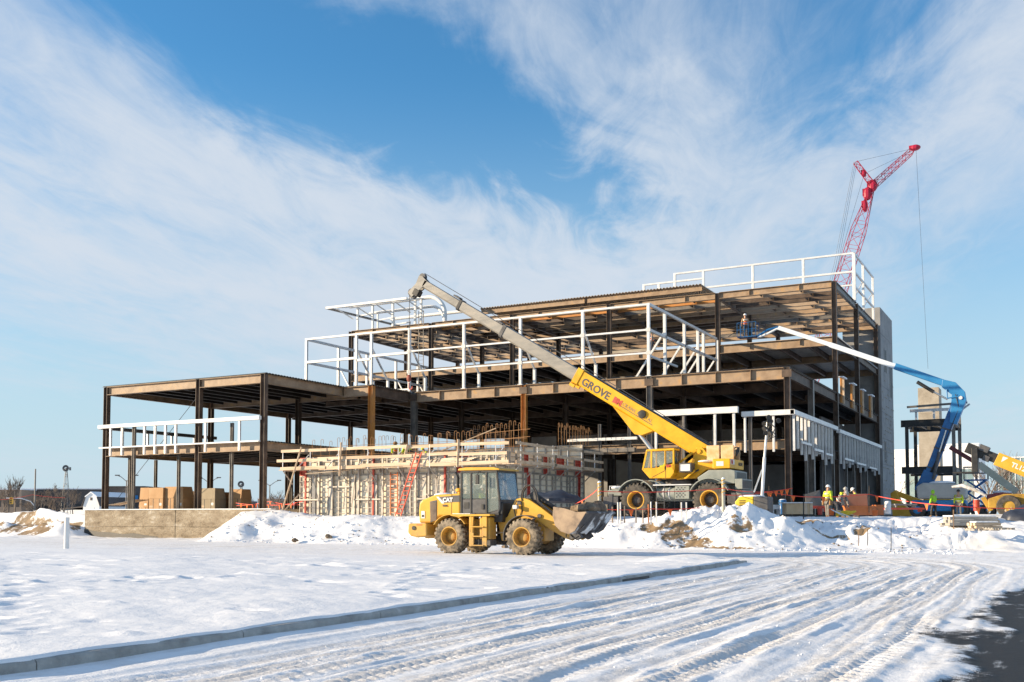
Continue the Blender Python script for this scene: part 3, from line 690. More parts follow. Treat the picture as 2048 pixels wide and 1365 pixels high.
# ------------------------------------------------------------------ white parapet and screen frames
def frame_thing(name, label, cat, loc): return thing(name, label, cat, loc)
def tubebar(t, name, p, q, w=.16, h=None, mat=GALV, up=Vector((0,0,1))):
    m = MB(); m.bar(p, q, w, h or w, up); return m.build(name, mat, t, True, bev=.008)
# guard frame on the second floor of the left wing
t = thing('parapet_frame', 'long white parapet frame along the second floor of the left wing', 'parapet frame', (-56.5, 53.7, L2))
tubebar(t, 'top_rail', (-64.45,53.62,L2+1.62), (-48.4,53.62,L2+1.62), .26, .26, WHITE); tubebar(t, 'bottom_rail', (-64.4,53.68,L2+.02), (-48.5,53.68,L2+.02), .2, .1, WHITE)
for i, x in enumerate((-63.2,-61.95,-59.6,-58.5,-57.45,-56.4,-53.5,-50.3)): tubebar(t, 'post', (x,53.66,L2-.6), (x,53.66,L2+1.49), .15)
tubebar(t, 'side_rail', (-64.6,53.8,L2+1.6), (-64.6,66,L2+1.6), .3, .26, STEELG)
for y in (56.0,58.5,61,63.5): tubebar(t, 'post', (-64.6,y,L2), (-64.6,y,L2+1.48), .14)
# tall screen frame on the third-floor roof
t = thing('screen_frame', 'tall white tubular screen frame standing round the middle roof', 'screen frame', (-40, 68, L3))
XL, XR = -56.3, -25.45; zt, zm, zl = 16.55, 14.8, 13.15
pp = [at_Y(x, 700, 68.0).x for x in (713, 743, 819, 928, 1041, 1166)]
for x in [XL]+pp+[XR]: tubebar(t, 'post', (x,68.0,L3+.06), (x,68.0,zt), .2); tubebar(t, 'base_plate', (x-.2,68.0,L3+.05), (x+.2,68.0,L3+.05), .3, .05)
tubebar(t, 'rail', (XL-.12,68.0,zt+.08), (XR+.12,68.0,zt+.08), .16, .15)
for z in (zm, zl): tubebar(t, 'rail', (pp[2],67.98,z), (XR,67.98,z), .14, .13)
tubebar(t, 'rail', (XL,67.98,zm-.15), (pp[0],67.98,zm-.15), .18, .2); tubebar(t, 'rail', (pp[0],67.98,zm-.35), (pp[1],67.98,zm-.35), .16, .2); tubebar(t, 'rail', (pp[1],67.98,zm-.1), (pp[2],67.98,zm-.1), .18, .2)
tubebar(t, 'rail', (XL,68.0,L3+.3), (pp[2],68.0,L3+.3), .14, .14)
for x in [pp[0],pp[1]]+pp[2:]: tubebar(t, 'brace', (x,68.1,zm+.5), (x,70.3,L3+1.5), .13); tubebar(t, 'brace_foot', (x,70.35,L3+.1), (x,70.35,L3+1.55), .2)
for x in pp[2:]+[XR]:
    for z in (zm, zl): m = MB(); m.box(x-.17,x+.17,67.875,67.895,z-.13,z+.13); m.build('joint_plate', DECK, t, True)
for z in (zt+.08, zm-.15): tubebar(t, 'rail', (XL,68,z), (XL,90,z), .2, .2); 
for z in (zt+.08, zm): tubebar(t, 'rail', (XR,68,z), (XR,84.2,z), .2, .2)
tubebar(t, 'rail', (XR,68,zl-.2), (XR,74,zl-.2), .16, .16)
for x in (677, 734, 792, 836): y = at_X(x, 720, XL).y; tubebar(t, 'post', (XL,y,L3+.1), (XL,y,zt), .2); tubebar(t, 'brace', (XL+.1,y,zm), (XL+2.0,y,L3+.2), .12)
for x in (1330, 1369, 1396, 1407, 1435): y = at_X(x, 700, XR).y; tubebar(t, 'post', (XR,y,L3+.1), (XR,y,zt), .2); tubebar(t, 'brace', (XR-.1,y,zm+.3), (XR-2.4,y,L3+.3), .14)
tubebar(t, 'rail', (XL,90,zt), (-45,90,zt-.02), .16)
# tall railing on the main roof
t = thing('roof_railing', 'white tubular railing along the top of the highest roof', 'railing', (-25, 93.2, RF))
px = [at_Y(x, 550, 93.2).x for x in (1288, 1318, 1350, 1407, 1506, 1607)]
XQ = -15.6
for x, z in zip(px, (24.1,24.1,24.8,24.8,24.8,24.8)): tubebar(t, 'post', (x,93.2,RF+.1), (x,93.2,z), .2)
tubebar(t, 'corner_post', (XQ,93.2,RF-.1), (XQ,93.2,24.85), .26)
tubebar(t, 'rail', (px[2]-.1,93.2,24.85), (XQ,93.2,24.85), .18, .16); tubebar(t, 'rail', (px[0]-.1,93.18,24.1), (px[3],93.18,24.1), .17, .16)
tubebar(t, 'rail', (px[0],93.18,23.2), (XQ,93.18,23.2), .17, .17); tubebar(t, 'rail', (px[4],93.18,22.0), (XQ,93.18,22.0), .17, .14)
for z in (24.85, 23.2, 21.9): tubebar(t, 'rail', (XQ,93.2,z), (XQ,103.6,z), .16, .16)
for y in (97.9, 103.5): tubebar(t, 'post', (XQ,y,RF-.1), (XQ,y,24.8), .2)
tubebar(t, 'brace', (XQ-.05,93.6,21.0), (XQ-.05,97.6,23.1), .1); tubebar(t, 'brace', (XQ-.05,98.2,21.0), (XQ-.05,103.2,23.1), .1)
# canopy frame at the left end of the roof
t = thing('canopy_frame', 'white curved tube canopy frame at the left end of the top roof', 'canopy', (-60, 84.6, RF))
Xa, Xb = -65.0, -55.2
tubebar(t, 'edge_rail', (Xa,81.5,22.6), (Xb,81.5,22.6), .2, .22, WHITE); tubebar(t, 'side_rail', (Xa,81.5,22.6), (Xa,94.5,22.9), .22, .2, STEELG)
def bent(x0, x1, y, z, rb, r):
    pts = [(x0,y,z)]
    for k in range(9): a = math.pi/2*k/8; pts.append((x1+rb*math.sin(a), y, z-rb+rb*math.cos(a)))
    pts.append((x1+rb, y, RF)); m = MB(); m.tube(pts, r, 10); return m.build('bent_tube', WHITE, t, True, smooth=True)
bent(Xa+.6, Xb+.5, 84.6, 23.25, 1.9, .2); bent(Xa+2.0, Xb-.3, 86.2, 22.7, 1.6, .15); bent(Xa+.6, Xb+.3, 92, 23.2, 1.9, .18)
for x in (-63.4,-61.5,-59.0,-56.3,-55.6):
    tubebar(t, 'post', (x,84.6,RF+.05), (x,84.6,23.1), .2, mat=WHITE)
for x in (-64.0,-61.6,-59.2,-56.9,-55.4):
    tubebar(t, 'bracket', (x,81.55,22.55), (x,84.5,23.15), .14, mat=WHITE); tubebar(t, 'bracket', (x,82.0,22.5), (x+.1,84.5,21.9), .1, mat=WHITE)
for y in (87, 90, 93): tubebar(t, 'bracket', (Xa,y,22.75), (Xa+2.5,y,22.9), .14, mat=WHITE); tubebar(t, 'post', (Xa+2.4,y,RF), (Xa+2.4,y,22.9), .14, mat=WHITE)
# access ladder by the canopy
t = thing('roof_ladder', 'white caged ladder running up beside the curved canopy tube', 'ladder', (-55.6, 84.0, L3))
la = at_Y(842, 700, 84.1).x
for dx in (-.28, .28): tubebar(t, 'stile', (la+dx,84.1,L3+.2), (la+dx,84.1,RF+1.2), .06, mat=STEELG)
for k in range(26): tubebar(t, 'rung', (la-.28,84.1,L3+.6+k*.35), (la+.28,84.1,L3+.6+k*.35), .03, mat=STEELG)
# guard frames of the second floor on the right half of the front
t = thing('parapet_beam', 'white channel parapet on thin posts behind the crane', 'parapet frame', (-22, 67, L2))
tubebar(t, 'top_channel', (-25.2,67.0,L2+1.95), (-18.8,67.0,L2+1.95), .3, .42, WHITE)
for x in (-24.6,-22.6,-20.4,-19.1): tubebar(t, 'post', (x,67.05,1.6), (x,67.05,L2+1.74), .16, mat=GALV if x != -22.6 else STEELG)
t = thing('stub_rail', 'white rail lying over a short steel beam left of the crane cab', 'rail', (-29, 67.5, L2))
tubebar(t, 'rail', (-31.6,67.6,L2+.35), (-26.2,67.6,L2+.35), .22, .2, WHITE); tubebar(t, 'ledge', (-31.2,67.7,L2-.45), (-26.4,67.7,L2-.45), .3, .3, STEELG)
t = thing('stud_parapet', 'white metal stud parapet wrapping the right corner of the second floor', 'parapet frame', (-15.4, 67.6, L2))
tubebar(t, 'top_rail', (-18.7,67.55,8.42), (-15.2,67.55,8.42), .3, .34, WHITE); tubebar(t, 'top_rail', (-15.3,67.4,8.42), (-15.3,82.2,8.42), .3, .3, GALV); tubebar(t, 'top_rail', (-15.3,83.0,8.3), (-15.3,104.5,8.3), .3, .28, GALV)
for x in (-18.5,-16.6): tubebar(t, 'stud', (x,67.6,L2-.9), (x,67.6,8.26), .14)
k = 0; y = 67.9
while y < 104:
    if not (81.4 < y < 83.2):
        zb = (5.9,6.1,5.75,5.4,5.9,5.6)[k % 6]; m = MB(); m.box(-15.44,-15.28,y,y+.10,zb,8.25); m.box(-15.44,-15.41,y+.10,y+.2,zb,8.25); m.build('stud', WHITE if k % 3 else GALV, t, True)
    y += 1.15 if y < 82 else 1.3; k += 1
for (ya, yb, z) in ((69.5,72.5,6.55),(73.5,76.5,6.3),(77.5,80,6.2),(85,89,6.2),(90.5,95,6.1),(97,101,6.0)): tubebar(t, 'bottom_track', (-15.2,ya,z), (-15.2,yb,z), .1, .16, GALV)
# small black steel frame beyond the tower
t = thing('small_steel_frame', 'small black steel frame standing right of the grey stair tower', 'steel frame', (-13, 119, 1.5))
for x in (-14.6, -9.9):
    for y in (118.5, 126): member('column', (x,y,1.5), (x,y,L3+.4 if x < -12 else 13.2), .34, .34, BLACK if x < -12 else STEELG, t, up=Vector((0,1,0)))
for z in (L2+.2, L3+.6):
    for y in (118.5, 126): member('beam', (-15.2,y,z-.4), (-9.7,y,z-.4), .75, .3, BLACK, t)
    for x in (-14.9,-13.3,-11.6,-9.9): member('joist', (x,118.7,z-.35), (x,125.8,z-.35), .5, .2, BLACK, t)
tubebar(t, 'canopy_rail', (-14.4,117.4,13.35), (-8.4,117.4,13.55), .2, .22, STEELG); tubebar(t, 'canopy_rail', (-14.2,118.2,13.0), (-9.2,118.2,13.0), .3, .3, GALV)
for x in (-13.6,-11.8): tubebar(t, 'canopy_post', (x,118.4,L3+.6), (x,118.4,13.0), .22)
for x in (-9.6,-9.2,-8.8): tubebar(t, 'canopy_bracket', (x-.9,118.5,12.4), (x+.6,117.6,13.4), .16)
# ================================================================== machines
def wheel(t, c, side, r, w, rimr, rubber, rimmat, lugs=22, lugh=.05, face=.0, name='wheel', hubmat=None):
    """a wheel standing at c (axle centre), its outer face towards side*y"""
    c = Vector(c); ax = Vector((0, side, 0)); h = w/2
    m = MB(); m.lathe([(-h*.30,rimr*.98),(-h*.12,rimr*.60),(-h*.10,rimr*.52),(h*.22,rimr*.44),(h*.28,rimr*.36),(h*.30,0.01)], c, ax, 20)
    for k in range(10): a = 2*math.pi*k/10; p = c+Vector((math.cos(a)*rimr*.46, -side*h*.02, math.sin(a)*rimr*.46)); m.cyl(p, p+ax*.06, rimr*.045, 6)
    hub = m.build(name, hubmat or rimmat, t, smooth=True)
    m = MB(); m.lathe([(-h*.9,rimr*.9),(h*.86,rimr*1.0),(h*.93,rimr*1.12),(h*.98,rimr*1.10),(h*.98,rimr*1.0),(h*.80,rimr*.93),(-h*.25,rimr*.86),(-h*.32,rimr*.5)], c, ax, 28); m.build('rim', rimmat, hub, smooth=True)
    m = MB(); rr = r-lugh
    m.lathe([(-h*.80,rimr*.98),(-h*.97,rimr*1.2),(-h*1.0,(rimr+rr)*.54),(-h*.92,rr*.965),(-h*.6,rr),(h*.6,rr),(h*.92,rr*.965),(h*1.0,(rimr+rr)*.54),(h*.97,rimr*1.2),(h*.86,rimr*.98)], c, ax, 40)
    m.f = m.f[:-2]; m.mi = m.mi[:-2]
    for k in range(lugs):
        for sd in (1, -1):
            a0 = 2*math.pi*(k+(.25 if sd > 0 else -.25))/lugs; da = 2*math.pi/lugs*.30
            def P(a, rad, yy): return c + Vector((math.cos(a)*rad, yy*side, math.sin(a)*rad))
            y0, y1, y2 = sd*h*.04, sd*h*.80, sd*h*.985; sk = da*.6
            m.hexa([P(a0-da-sk,rr-.03,y0), P(a0+da-sk,rr-.03,y0), P(a0+da+sk,rr-.03,y1), P(a0-da+sk,rr-.03,y1), P(a0-da*.8-sk,r,y0), P(a0+da*.8-sk,r,y0), P(a0+da*.8+sk,r-.005,y1), P(a0-da*.8+sk,r-.005,y1)])
            m.hexa([P(a0-da+sk,rr-.10,y1), P(a0+da+sk,rr-.10,y1), P(a0+da+sk,rr*.86,y2), P(a0-da+sk,rr*.86,y2), P(a0-da*.8+sk,r-.005,y1), P(a0+da*.8+sk,r-.005,y1), P(a0+da*.8+sk,rr*.94,y2), P(a0-da*.8+sk,rr*.94,y2)])
    m.build('tyre', rubber, hub, smooth=True, ang=30)
    return hub
def arc(cx, cz, r, a0, a1, n=12): return [(cx+r*math.cos(R(a0+(a1-a0)*i/n)), cz+r*math.sin(R(a0+(a1-a0)*i/n))) for i in range(n+1)]
def fender(t, cx, cz, r, th, y0, y1, a0, a1, mat, name='fender'):
    m = MB(); p = arc(cx,cz,r,a0,a1); q = arc(cx,cz,r+th,a1,a0); 
    n = len(p); A = p+q
    for i in range(n-1):
        a, b = p[i], p[i+1]; c, d = q[n-2-i], q[n-1-i]
        m.hexa([(a[0],y0,a[1]),(b[0],y0,b[1]),(b[0],y1,b[1]),(a[0],y1,a[1]),(d[0],y0,d[1]),(c[0],y0,c[1]),(c[0],y1,c[1]),(d[0],y1,d[1])])
    return m.build(name, mat, t)
def pane(t, pts, mat=GLASS, th=.012, name='window', parent=None):
    pts = [Vector(p) for p in pts]; n = (pts[1]-pts[0]).cross(pts[2]-pts[0]).normalized()*th
    m = MB(); k = len(pts); m.add([p for p in pts]+[p+n for p in pts], [tuple(range(k-1,-1,-1)), tuple(range(k,2*k))]+[(i,(i+1)%k,k+(i+1)%k,k+i) for i in range(k)])
    return m.build(name, mat, parent or t)
def rod(t, p, q, r, mat, name, n=12, parent=None): m = MB(); m.cyl(p, q, r, n); return m.build(name, mat, parent or t, smooth=True)
def rail(t, pts, r, mat, name='handrail', n=6): m = MB(); m.tube(pts, r, n); return m.build(name, mat, t, smooth=True)
MUDRUB = pm('muddy_tyre_rubber', [(.03,.028,.026),(.10,.085,.066),(.26,.21,.15),(.34,.28,.21)], 5, 8, .9, 0, .35, 40, coord='obj', lo=.28, hi=.72)
WORN = pm('worn_bucket_steel', [(.16,.12,.09),(.34,.25,.17),(.44,.33,.22)], 1.8, 8, .6, .15, .25, 30, coord='obj', lo=.28, hi=.68)
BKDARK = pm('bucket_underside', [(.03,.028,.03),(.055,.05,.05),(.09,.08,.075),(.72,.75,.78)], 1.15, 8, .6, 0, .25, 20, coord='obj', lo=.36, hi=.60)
DIRTP = pm('frozen_soil', [(.06,.045,.035),(.14,.10,.07),(.24,.18,.12),(.5,.48,.45)], 2.2, 8, .95, 0, .8, 9, bdist=.06, lo=.3, hi=.75)
def make_loader(loc):
    t = thing('wheel_loader', 'yellow articulated wheel loader carrying frozen soil in its raised bucket', 'loader', loc, 0); t.matrix_basis = t.matrix_basis @ Matrix.Scale(1.05, 4); WM[t.name] = t.matrix_basis.copy()
    ya = 1.0
    for x in (0, 3.3):
        for s in (-1, 1): wheel(t, (x,s*ya,.73), s, .73, .54, .355, MUDRUB, YEL, 22, .055)
        m = MB(); m.cyl((x,-.8,.73),(x,.8,.73),.2,12); m.ell((x,0,.73),.36,.3,.34); m.build('axle', YEL, t, smooth=True)
    body = Matrix.Translation((-.36,0,0)); kids0 = set(o.name for o in t.children)
    # rear frame, hood
    m = MB(); m.xz([(-1.3,.62),(1.45,.62),(1.55,.8),(1.55,1.45),(-1.3,1.3)], -.48, .48); m.build('rear_frame', YEL, t, bev=.03)
    m = MB(); m.xz([(-1.74,.86),(-1.70,1.24),(-.80,1.24),(-.78,.72),(-1.3,.66),(-1.6,.72)], -1.12, 1.12); cw = m.build('counterweight', YEL, t, bev=.06)
    for s in (-1, 1):
        m = MB(); m.cyl((-1.42,s*1.12,1.05),(-1.42,s*1.15,1.05),.09,12); m.build('tie_down_eye', BLACK, cw)
        m = MB(); m.box(-1.30,-1.02,s*1.12,s*1.13,1.165,1.195); m.build('reflector', REDP, cw)
    m = MB(); m.xz([(-1.36,1.25),(-1.40,1.75),(-1.36,2.08),(-1.22,2.22),(-.6,2.42),(.62,2.47),(.62,1.45),(.35,1.40),(.1,1.55),(-.35,1.55),(-.72,1.26)], -.82, .82); hood = m.build('hood', YEL, t, bev=.07)
    for s in (-1, 1):
        m = MB(); m.xz([(-.80,1.28),(-.50,1.40),(-.50,2.20),(-.83,2.14)], s*.815, s*.835); g = m.build('side_grille', DKGREY, hood)
        for k in range(7): b = MB(); b.xz([(-.80+k*.045,1.34),(-.785+k*.045,1.34),(-.785+k*.045,2.12),(-.80+k*.045,2.12)], s*.835, s*.845); b.build('louvre', WORN, hood)
        m = MB(); m.xz([(-.46,2.33),(.18,2.36),(.18,2.10),(-.22,2.08)], s*.822, s*.832); m.build('decal_band', DKGREY, hood)
        m = MB(); m.xz([(-.52,2.34),(-.40,2.34),(-.12,2.06),(-.25,2.06)], s*.824, s*.836); m.build('decal_stripe', WHITE, hood)
        m = MB(); m.xz([(.24,2.38),(.60,2.39),(.60,2.12),(.24,2.11)], s*.822, s*.832); m.build('vent_panel', DKGREY, hood)
        m = MB(); m.box(.205,.215,s*.82,s*.829,1.5,2.45); m.build('panel_seam', BLACK, hood)
    lettering('CAT', .24, (-.20,-.842,2.125), (1,0,0), (0,0,1), WHITE, hood, bold=.012)
    lettering('938G', .115, (-.22,-.838,1.93), (1,0,0), (0,0,1), DKGREY, hood, bold=.002)
    m = MB(); m.box(-1.25,-1.08,-.838,-.825,1.45,1.75); m.build('safety_label', WHITE, hood); m = MB(); m.box(-1.22,-1.11,-.842,-.838,1.50,1.60); m.build('safety_label', BLACK, hood)
    m = MB(); m.ell((-.65,0,2.42),.45,.4,.10); m.build('snow_patch', SNOWP, hood, smooth=True)
    # exhaust and pre-cleaner
    m = MB(); m.tube([(.28,-.45,2.42),(.28,-.45,3.1),(.26,-.45,3.2),(.16,-.45,3.34)], [.065,.065,.065,.07], 10); m.build('exhaust_pipe', BLACK, t, smooth=True)
    m = MB(); m.lathe([(0,.10),(.08,.10),(.10,.18),(.2,.19),(.24,.12)], (.42,-.5,2.45), (0,0,1), 16); m.build('air_precleaner', YEL, t, smooth=True)
    m = MB(); m.lathe([(0,.05),(.12,.05),(.16,.02)], (.60,-.55,2.47), (0,0,1), 10); m.build('beacon', ORANGE, t, smooth=True)
    # cab
    z0, z1 = 1.62, 3.33; x0, x1 = .66, 2.42; yb = .78
    m = MB(); m.xz([(x0,z0-.1),(2.30,z0-.1),(2.45,1.85),(2.45,2.25),(x0,2.25)], -yb+.03, yb-.03); m.build('cab_base', DKGREY, t, bev=.03)
    m = MB(); m.xz([(1.95,1.30),(2.5,1.30),(2.55,2.1),(2.0,2.1)], -.7, .7); m.build('cab_nose', BLACK, t, bev=.04)
    cabf = MB()
    for s in (-1, 1):
        for (a, b) in (((x0,z0),(x0,z1)), ((1.12,z0),(1.12,z1)), ((1.84,z0),(1.84,z1)), ((2.42,2.15),(2.30,z1))): cabf.bar((a[0],s*yb,a[1]), (b[0],s*yb,b[1]), .075, .075, Vector((1,0,0)))
        cabf.bar((x0,s*yb,z1),(2.32,s*yb,z1),.08,.08); cabf.bar((x0,s*yb,z0),(2.42,s*yb,z0),.08,.08)
    for x in (x0, 2.32): cabf.bar((x,-yb,z1),(x,yb,z1),.08,.08)
    cf = cabf.build('cab_frame', BLACK, t, bev=.01)
    for s in (-1, 1):
        m = MB(); m.box(x0+.04,1.80,s*yb-.015,s*yb+.015,z0+.04,2.22); d = m.build('door_panel', DKGREY, t, bev=.01)
        m = MB(); m.box(x0+.14,x0+.36,s*yb+s*.016,s*yb+s*.03,1.85,2.1); m.build('vent', BLACK, d); m = MB(); m.box(1.62,1.72,s*yb+s*.016,s*yb+s*.05,1.82,2.02); m.build('handle', BLACK, d)
        pane(t, [(x0+.04,s*yb,2.25),(1.09,s*yb,2.25),(1.09,s*yb,z1-.04),(x0+.04,s*yb,z1-.04)]); pane(t, [(1.16,s*yb,2.25),(1.80,s*yb,2.25),(1.80,s*yb,z1-.04),(1.16,s*yb,z1-.04)])
        pane(t, [(1.88,s*yb,z0+.05),(2.38,s*yb,z0+.2),(2.38,s*yb,2.2),(2.27,s*yb,z1-.04),(1.88,s*yb,z1-.04)])
    pane(t, [(2.46,-yb+.04,2.2),(2.46,yb-.04,2.2),(2.31,yb-.04,z1-.04),(2.31,-yb+.04,z1-.04)], GLASSB, name='windscreen')
    pane(t, [(x0,-yb+.04,2.25),(x0,yb-.04,2.25),(x0,yb-.04,z1-.04),(x0,-yb+.04,z1-.04)])
    m = MB(); m.xz([(x0-.14,z1+.06),(x0-.10,z1+.15),(.9,z1+.19),(2.2,z1+.17),(2.46,z1+.10),(2.46,z1+.05)], -yb-.07, yb+.07); rf = m.build('cab_roof', YEL, t, bev=.04)
    m = MB(); m.bar((1.52,-yb-.05,z1+.02),(1.55,-yb-.28,z1-.15),.03,.03); m.box(1.50,1.66,-yb-.34,-yb-.26,2.82,3.2); m.build('mirror', BLACK, t, bev=.02)
    m = MB(); m.box(.95,1.45,-.26,.26,1.75,1.95); m.box(.92,1.08,-.26,.26,1.95,2.65); m.build('driver_seat', BLACK, t, bev=.05)
    m = MB(); m.tube([(2.2,0,1.7),(1.98,0,2.25)],.04,8); m.lathe([(-.015,.19),(-.015,.22),(.015,.22),(.015,.19)], (1.97,0,2.27), (-.35,0,1), 18, True); m.build('steering_wheel', BLACK, t, smooth=True)
    for o in t.children:
        if o.name not in kids0: o.matrix_basis = body @ o.matrix_basis; WM[o.name] = body @ WM[o.name]
    # rear fenders with walkway, steps
    for s in (-1, 1):
        m = MB(); m.xz([(.05,1.62),(1.86,1.62),(1.86,1.55),(.62,1.54),(.45,1.50),(.05,1.56)], s*.6, s*1.22); m.build('walkway', YEL, t)
        m = MB(); m.box(.1,.95,s*.7,s*1.18,1.622,1.65); m.build('snow_patch', SNOWP, t, bev=.02)
        fender(t, 0, .73, .86, .03, s*.72, s*1.24, 35, 148, YEL, 'rear_fender')
        for x in (.98, 1.58): 
            m = MB(); m.bar((x,s*1.12,1.54),(x+.02,s*1.16,.34),.05,.2,Vector((1,0,0))); m.build('step_side', YEL, t)
        for z in (.36,.72,1.1): m = MB(); m.box(.98,1.58,s*.98,s*1.24,z,z+.04); m.build('step', YEL, t)
        m = MB(); m.box(1.30,1.78,s*.5,s*1.06,.62,1.50); m.build('side_tank', YEL, t, bev=.05)
        m = MB(); m.box(1.0,1.75,s*.45,s*.95,.36,.62); m.build('belly_guard', DKGREY, t, bev=.02)
        rail(t, [(1.0,s*1.2,1.62),(1.0,s*1.2,1.3),(.98,s*1.22,.9)], .018, YEL)
        fender(t, 3.3, .73, .83, .025, s*.72, s*1.20, 62, 190, DKGREY, 'front_fender')
    # articulation and front frame
    m = MB(); m.cyl((1.72,0,.5),(1.72,0,1.5),.16,12); m.box(1.45,2.0,-.25,.25,.55,.75); m.box(1.45,2.0,-.25,.25,1.2,1.4); m.build('articulation_joint', BLACK, t, smooth=True)
    for s in (-1,1): rod(t, (1.2,s*.35,.85), (2.3,s*.38,.9), .055, CHROME, 'steering_cylinder')
    m = MB(); m.xz([(1.95,.55),(3.9,.55),(3.9,1.1),(3.35,1.55),(3.15,2.25),(2.6,2.25),(2.2,1.5),(1.75,1.45)], -.42, .42); m.build('front_frame', YEL, t, bev=.04)
    # lift arms, tilt linkage
    for s in (-1, 1):
        m = MB(); m.xz([(2.62,2.02),(2.72,2.22),(2.95,2.28),(3.3,2.18),(3.8,1.88),(4.5,1.40),(5.15,.92),(5.28,.70),(5.12,.60),(4.85,.68),(4.2,1.02),(3.6,1.40),(3.1,1.72),(2.75,1.86)], s*.44, s*.56); a = m.build('lift_arm', YEL, t, bev=.02)
        for p in ((2.85,2.08),(5.14,.74),(3.75,1.55)): m = MB(); m.cyl((p[0],s*.42,p[1]),(p[0],s*.62,p[1]),.085,12); m.build('pin', DKGREY, a)
        m = MB(); m.cyl((2.5,s*.5,1.0),(3.2,s*.5,1.3),.075,12); lc = m.build('lift_cylinder', YEL, t, smooth=True); rod(t, (3.2,s*.5,1.3), (3.72,s*.5,1.54), .045, CHROME, 'piston_rod', parent=lc)
        m = MB(); m.box(2.66,2.86,s*.62,s*.80,1.82,1.98); m.bar((2.8,s*.5,1.88),(2.8,s*.7,1.9),.05,.05); m.build('headlight', GALV, t, bev=.02)
    m = MB(); m.cyl((4.2,-.5,1.25),(4.2,.5,1.25),.11,12); m.build('cross_tube', YEL, t, smooth=True)
    m = MB(); m.xz([(3.05,2.42),(3.25,2.55),(3.4,2.4),(3.55,1.95),(3.35,1.85),(3.2,2.1)], -.14, .14); m.build('bell_crank', DKGREY, t, bev=.02)
    m = MB(); m.cyl((3.2,0,2.42),(4.35,0,1.72),.10,12); tc = m.build('tilt_cylinder', BLACK, t, smooth=True); rod(t, (4.35,0,1.72), (4.85,0,1.38), .06, CHROME, 'piston_rod', parent=tc)
    for dy in (-.5,-.42,-.58):
        m = MB(); pts = [(2.95+.02,dy,2.15)]
        for k in range(9): a = math.pi*(1-k/8); pts.append((3.18+.25*math.cos(a)+k*.02, dy, 2.35+.42*math.sin(a)))
        pts += [(3.65,dy,2.1),(4.1,dy,1.80),(4.6,dy,1.45)]; m.tube(pts, .024, 6); m.build('hydraulic_hose', BLACK if dy != -.5 else WORN, t, smooth=True)
    m = MB(); m.tube([(2.65,-.5,1.5),(2.6,-.6,1.9),(2.75,-.62,2.15),(2.95,-.6,2.1),(2.98,-.58,1.7)], .025, 6); m.build('hydraulic_hose', BLACK, t, smooth=True)
    # bucket: shell of plates, open to the top
    P = [(4.75,1.90),(4.72,1.55),(4.82,1.20),(5.05,.98),(5.38,.87),(5.62,1.0),(6.12,1.70)]; th = .05; W = 1.36
    m = MB()
    for i in range(len(P)-1):
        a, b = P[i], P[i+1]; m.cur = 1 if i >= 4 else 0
        dx, dz = b[0]-a[0], b[1]-a[1]; L_ = math.hypot(dx,dz); nx, nz = -dz/L_*th, dx/L_*th
        m.hexa([(a[0],-W,a[1]),(b[0],-W,b[1]),(b[0],W,b[1]),(a[0],W,a[1]),(a[0]-nx*-1,-W,a[1]+nz),(b[0]+nx,-W,b[1]+nz),(b[0]+nx,W,b[1]+nz),(a[0]+nx,W,a[1]+nz)])
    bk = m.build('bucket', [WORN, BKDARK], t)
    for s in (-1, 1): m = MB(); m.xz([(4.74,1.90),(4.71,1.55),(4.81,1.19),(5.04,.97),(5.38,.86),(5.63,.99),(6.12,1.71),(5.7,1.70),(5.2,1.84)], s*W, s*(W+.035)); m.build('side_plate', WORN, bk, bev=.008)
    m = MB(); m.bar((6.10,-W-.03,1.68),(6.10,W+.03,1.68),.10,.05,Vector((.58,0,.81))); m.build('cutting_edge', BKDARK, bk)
    for k in range(3): y = -.9+.9*k; m = MB(); m.bar((5.45,y,.86),(5.8,y,1.22),.10,.06); m.build('wear_strip', BKDARK, bk)
    for s in (-1, 1): m = MB(); m.xz([(4.86,1.0),(5.2,.72),(5.35,.62),(5.55,.75),(5.42,.90)], s*.4, s*.62); m.build('bucket_hinge', DKGREY, bk)
    m = MB(); m.tube([(4.9,-.55,1.1),(5.0,-.8,.75),(5.3,-.85,.62),(5.5,-.7,.78)], .022, 6); m.build('hydraulic_hose', BLACK, bk, smooth=True)
    return t
LOADER = (-22.85, 38.3, 0.0)
make_loader(LOADER)
# frozen clods heaped in the bucket
def clod(c, r, name, label, mat, sq=(1,1,1), seed=0, group=None, cat='soil clod', kind=None, n=10):
    rg = random.Random(seed); m = MB(); m.ell((0,0,0), r*sq[0], r*sq[1], r*sq[2], n, 6)
    ph = [rg.uniform(0,6.28) for _ in range(9)]
    m.v = [tuple(Vector(v)*(1+.20*math.sin(v[0]/r*3.1+ph[0])+.16*math.sin(v[1]/r*4.2+ph[1])+.14*math.sin(v[2]/r*5+ph[2]+v[0]/r*2)) + Vector(c)) for v in m.v]
    o = m.build(name, mat, smooth=False); tag(o, label, cat, group, kind); return o
lx, ly, lz = LOADER
clod((lx+5.93, ly+.1, 1.80), .5, 'soil_lump', 'large brown frozen soil slab heaped in the loader bucket', DIRTP, (1.0,2.1,.62), 1)
clod((lx+5.83, ly-.78, 1.89), .34, 'soil_lump', 'brown soil lump at the near corner of the loader bucket', DIRTP, (1.2,1.3,.75), 2)
clod((lx+5.88, ly+1.0, 1.94), .36, 'soil_lump', 'brown soil lump at the far corner of the loader bucket', DIRTP, (1.1,1.2,.8), 3)
clod((lx+5.46, ly-.1, 1.63), .42, 'soil_lump', 'dark soil lying deep against the back of the loader bucket', BLACK, (1.0,2.6,.6), 4)

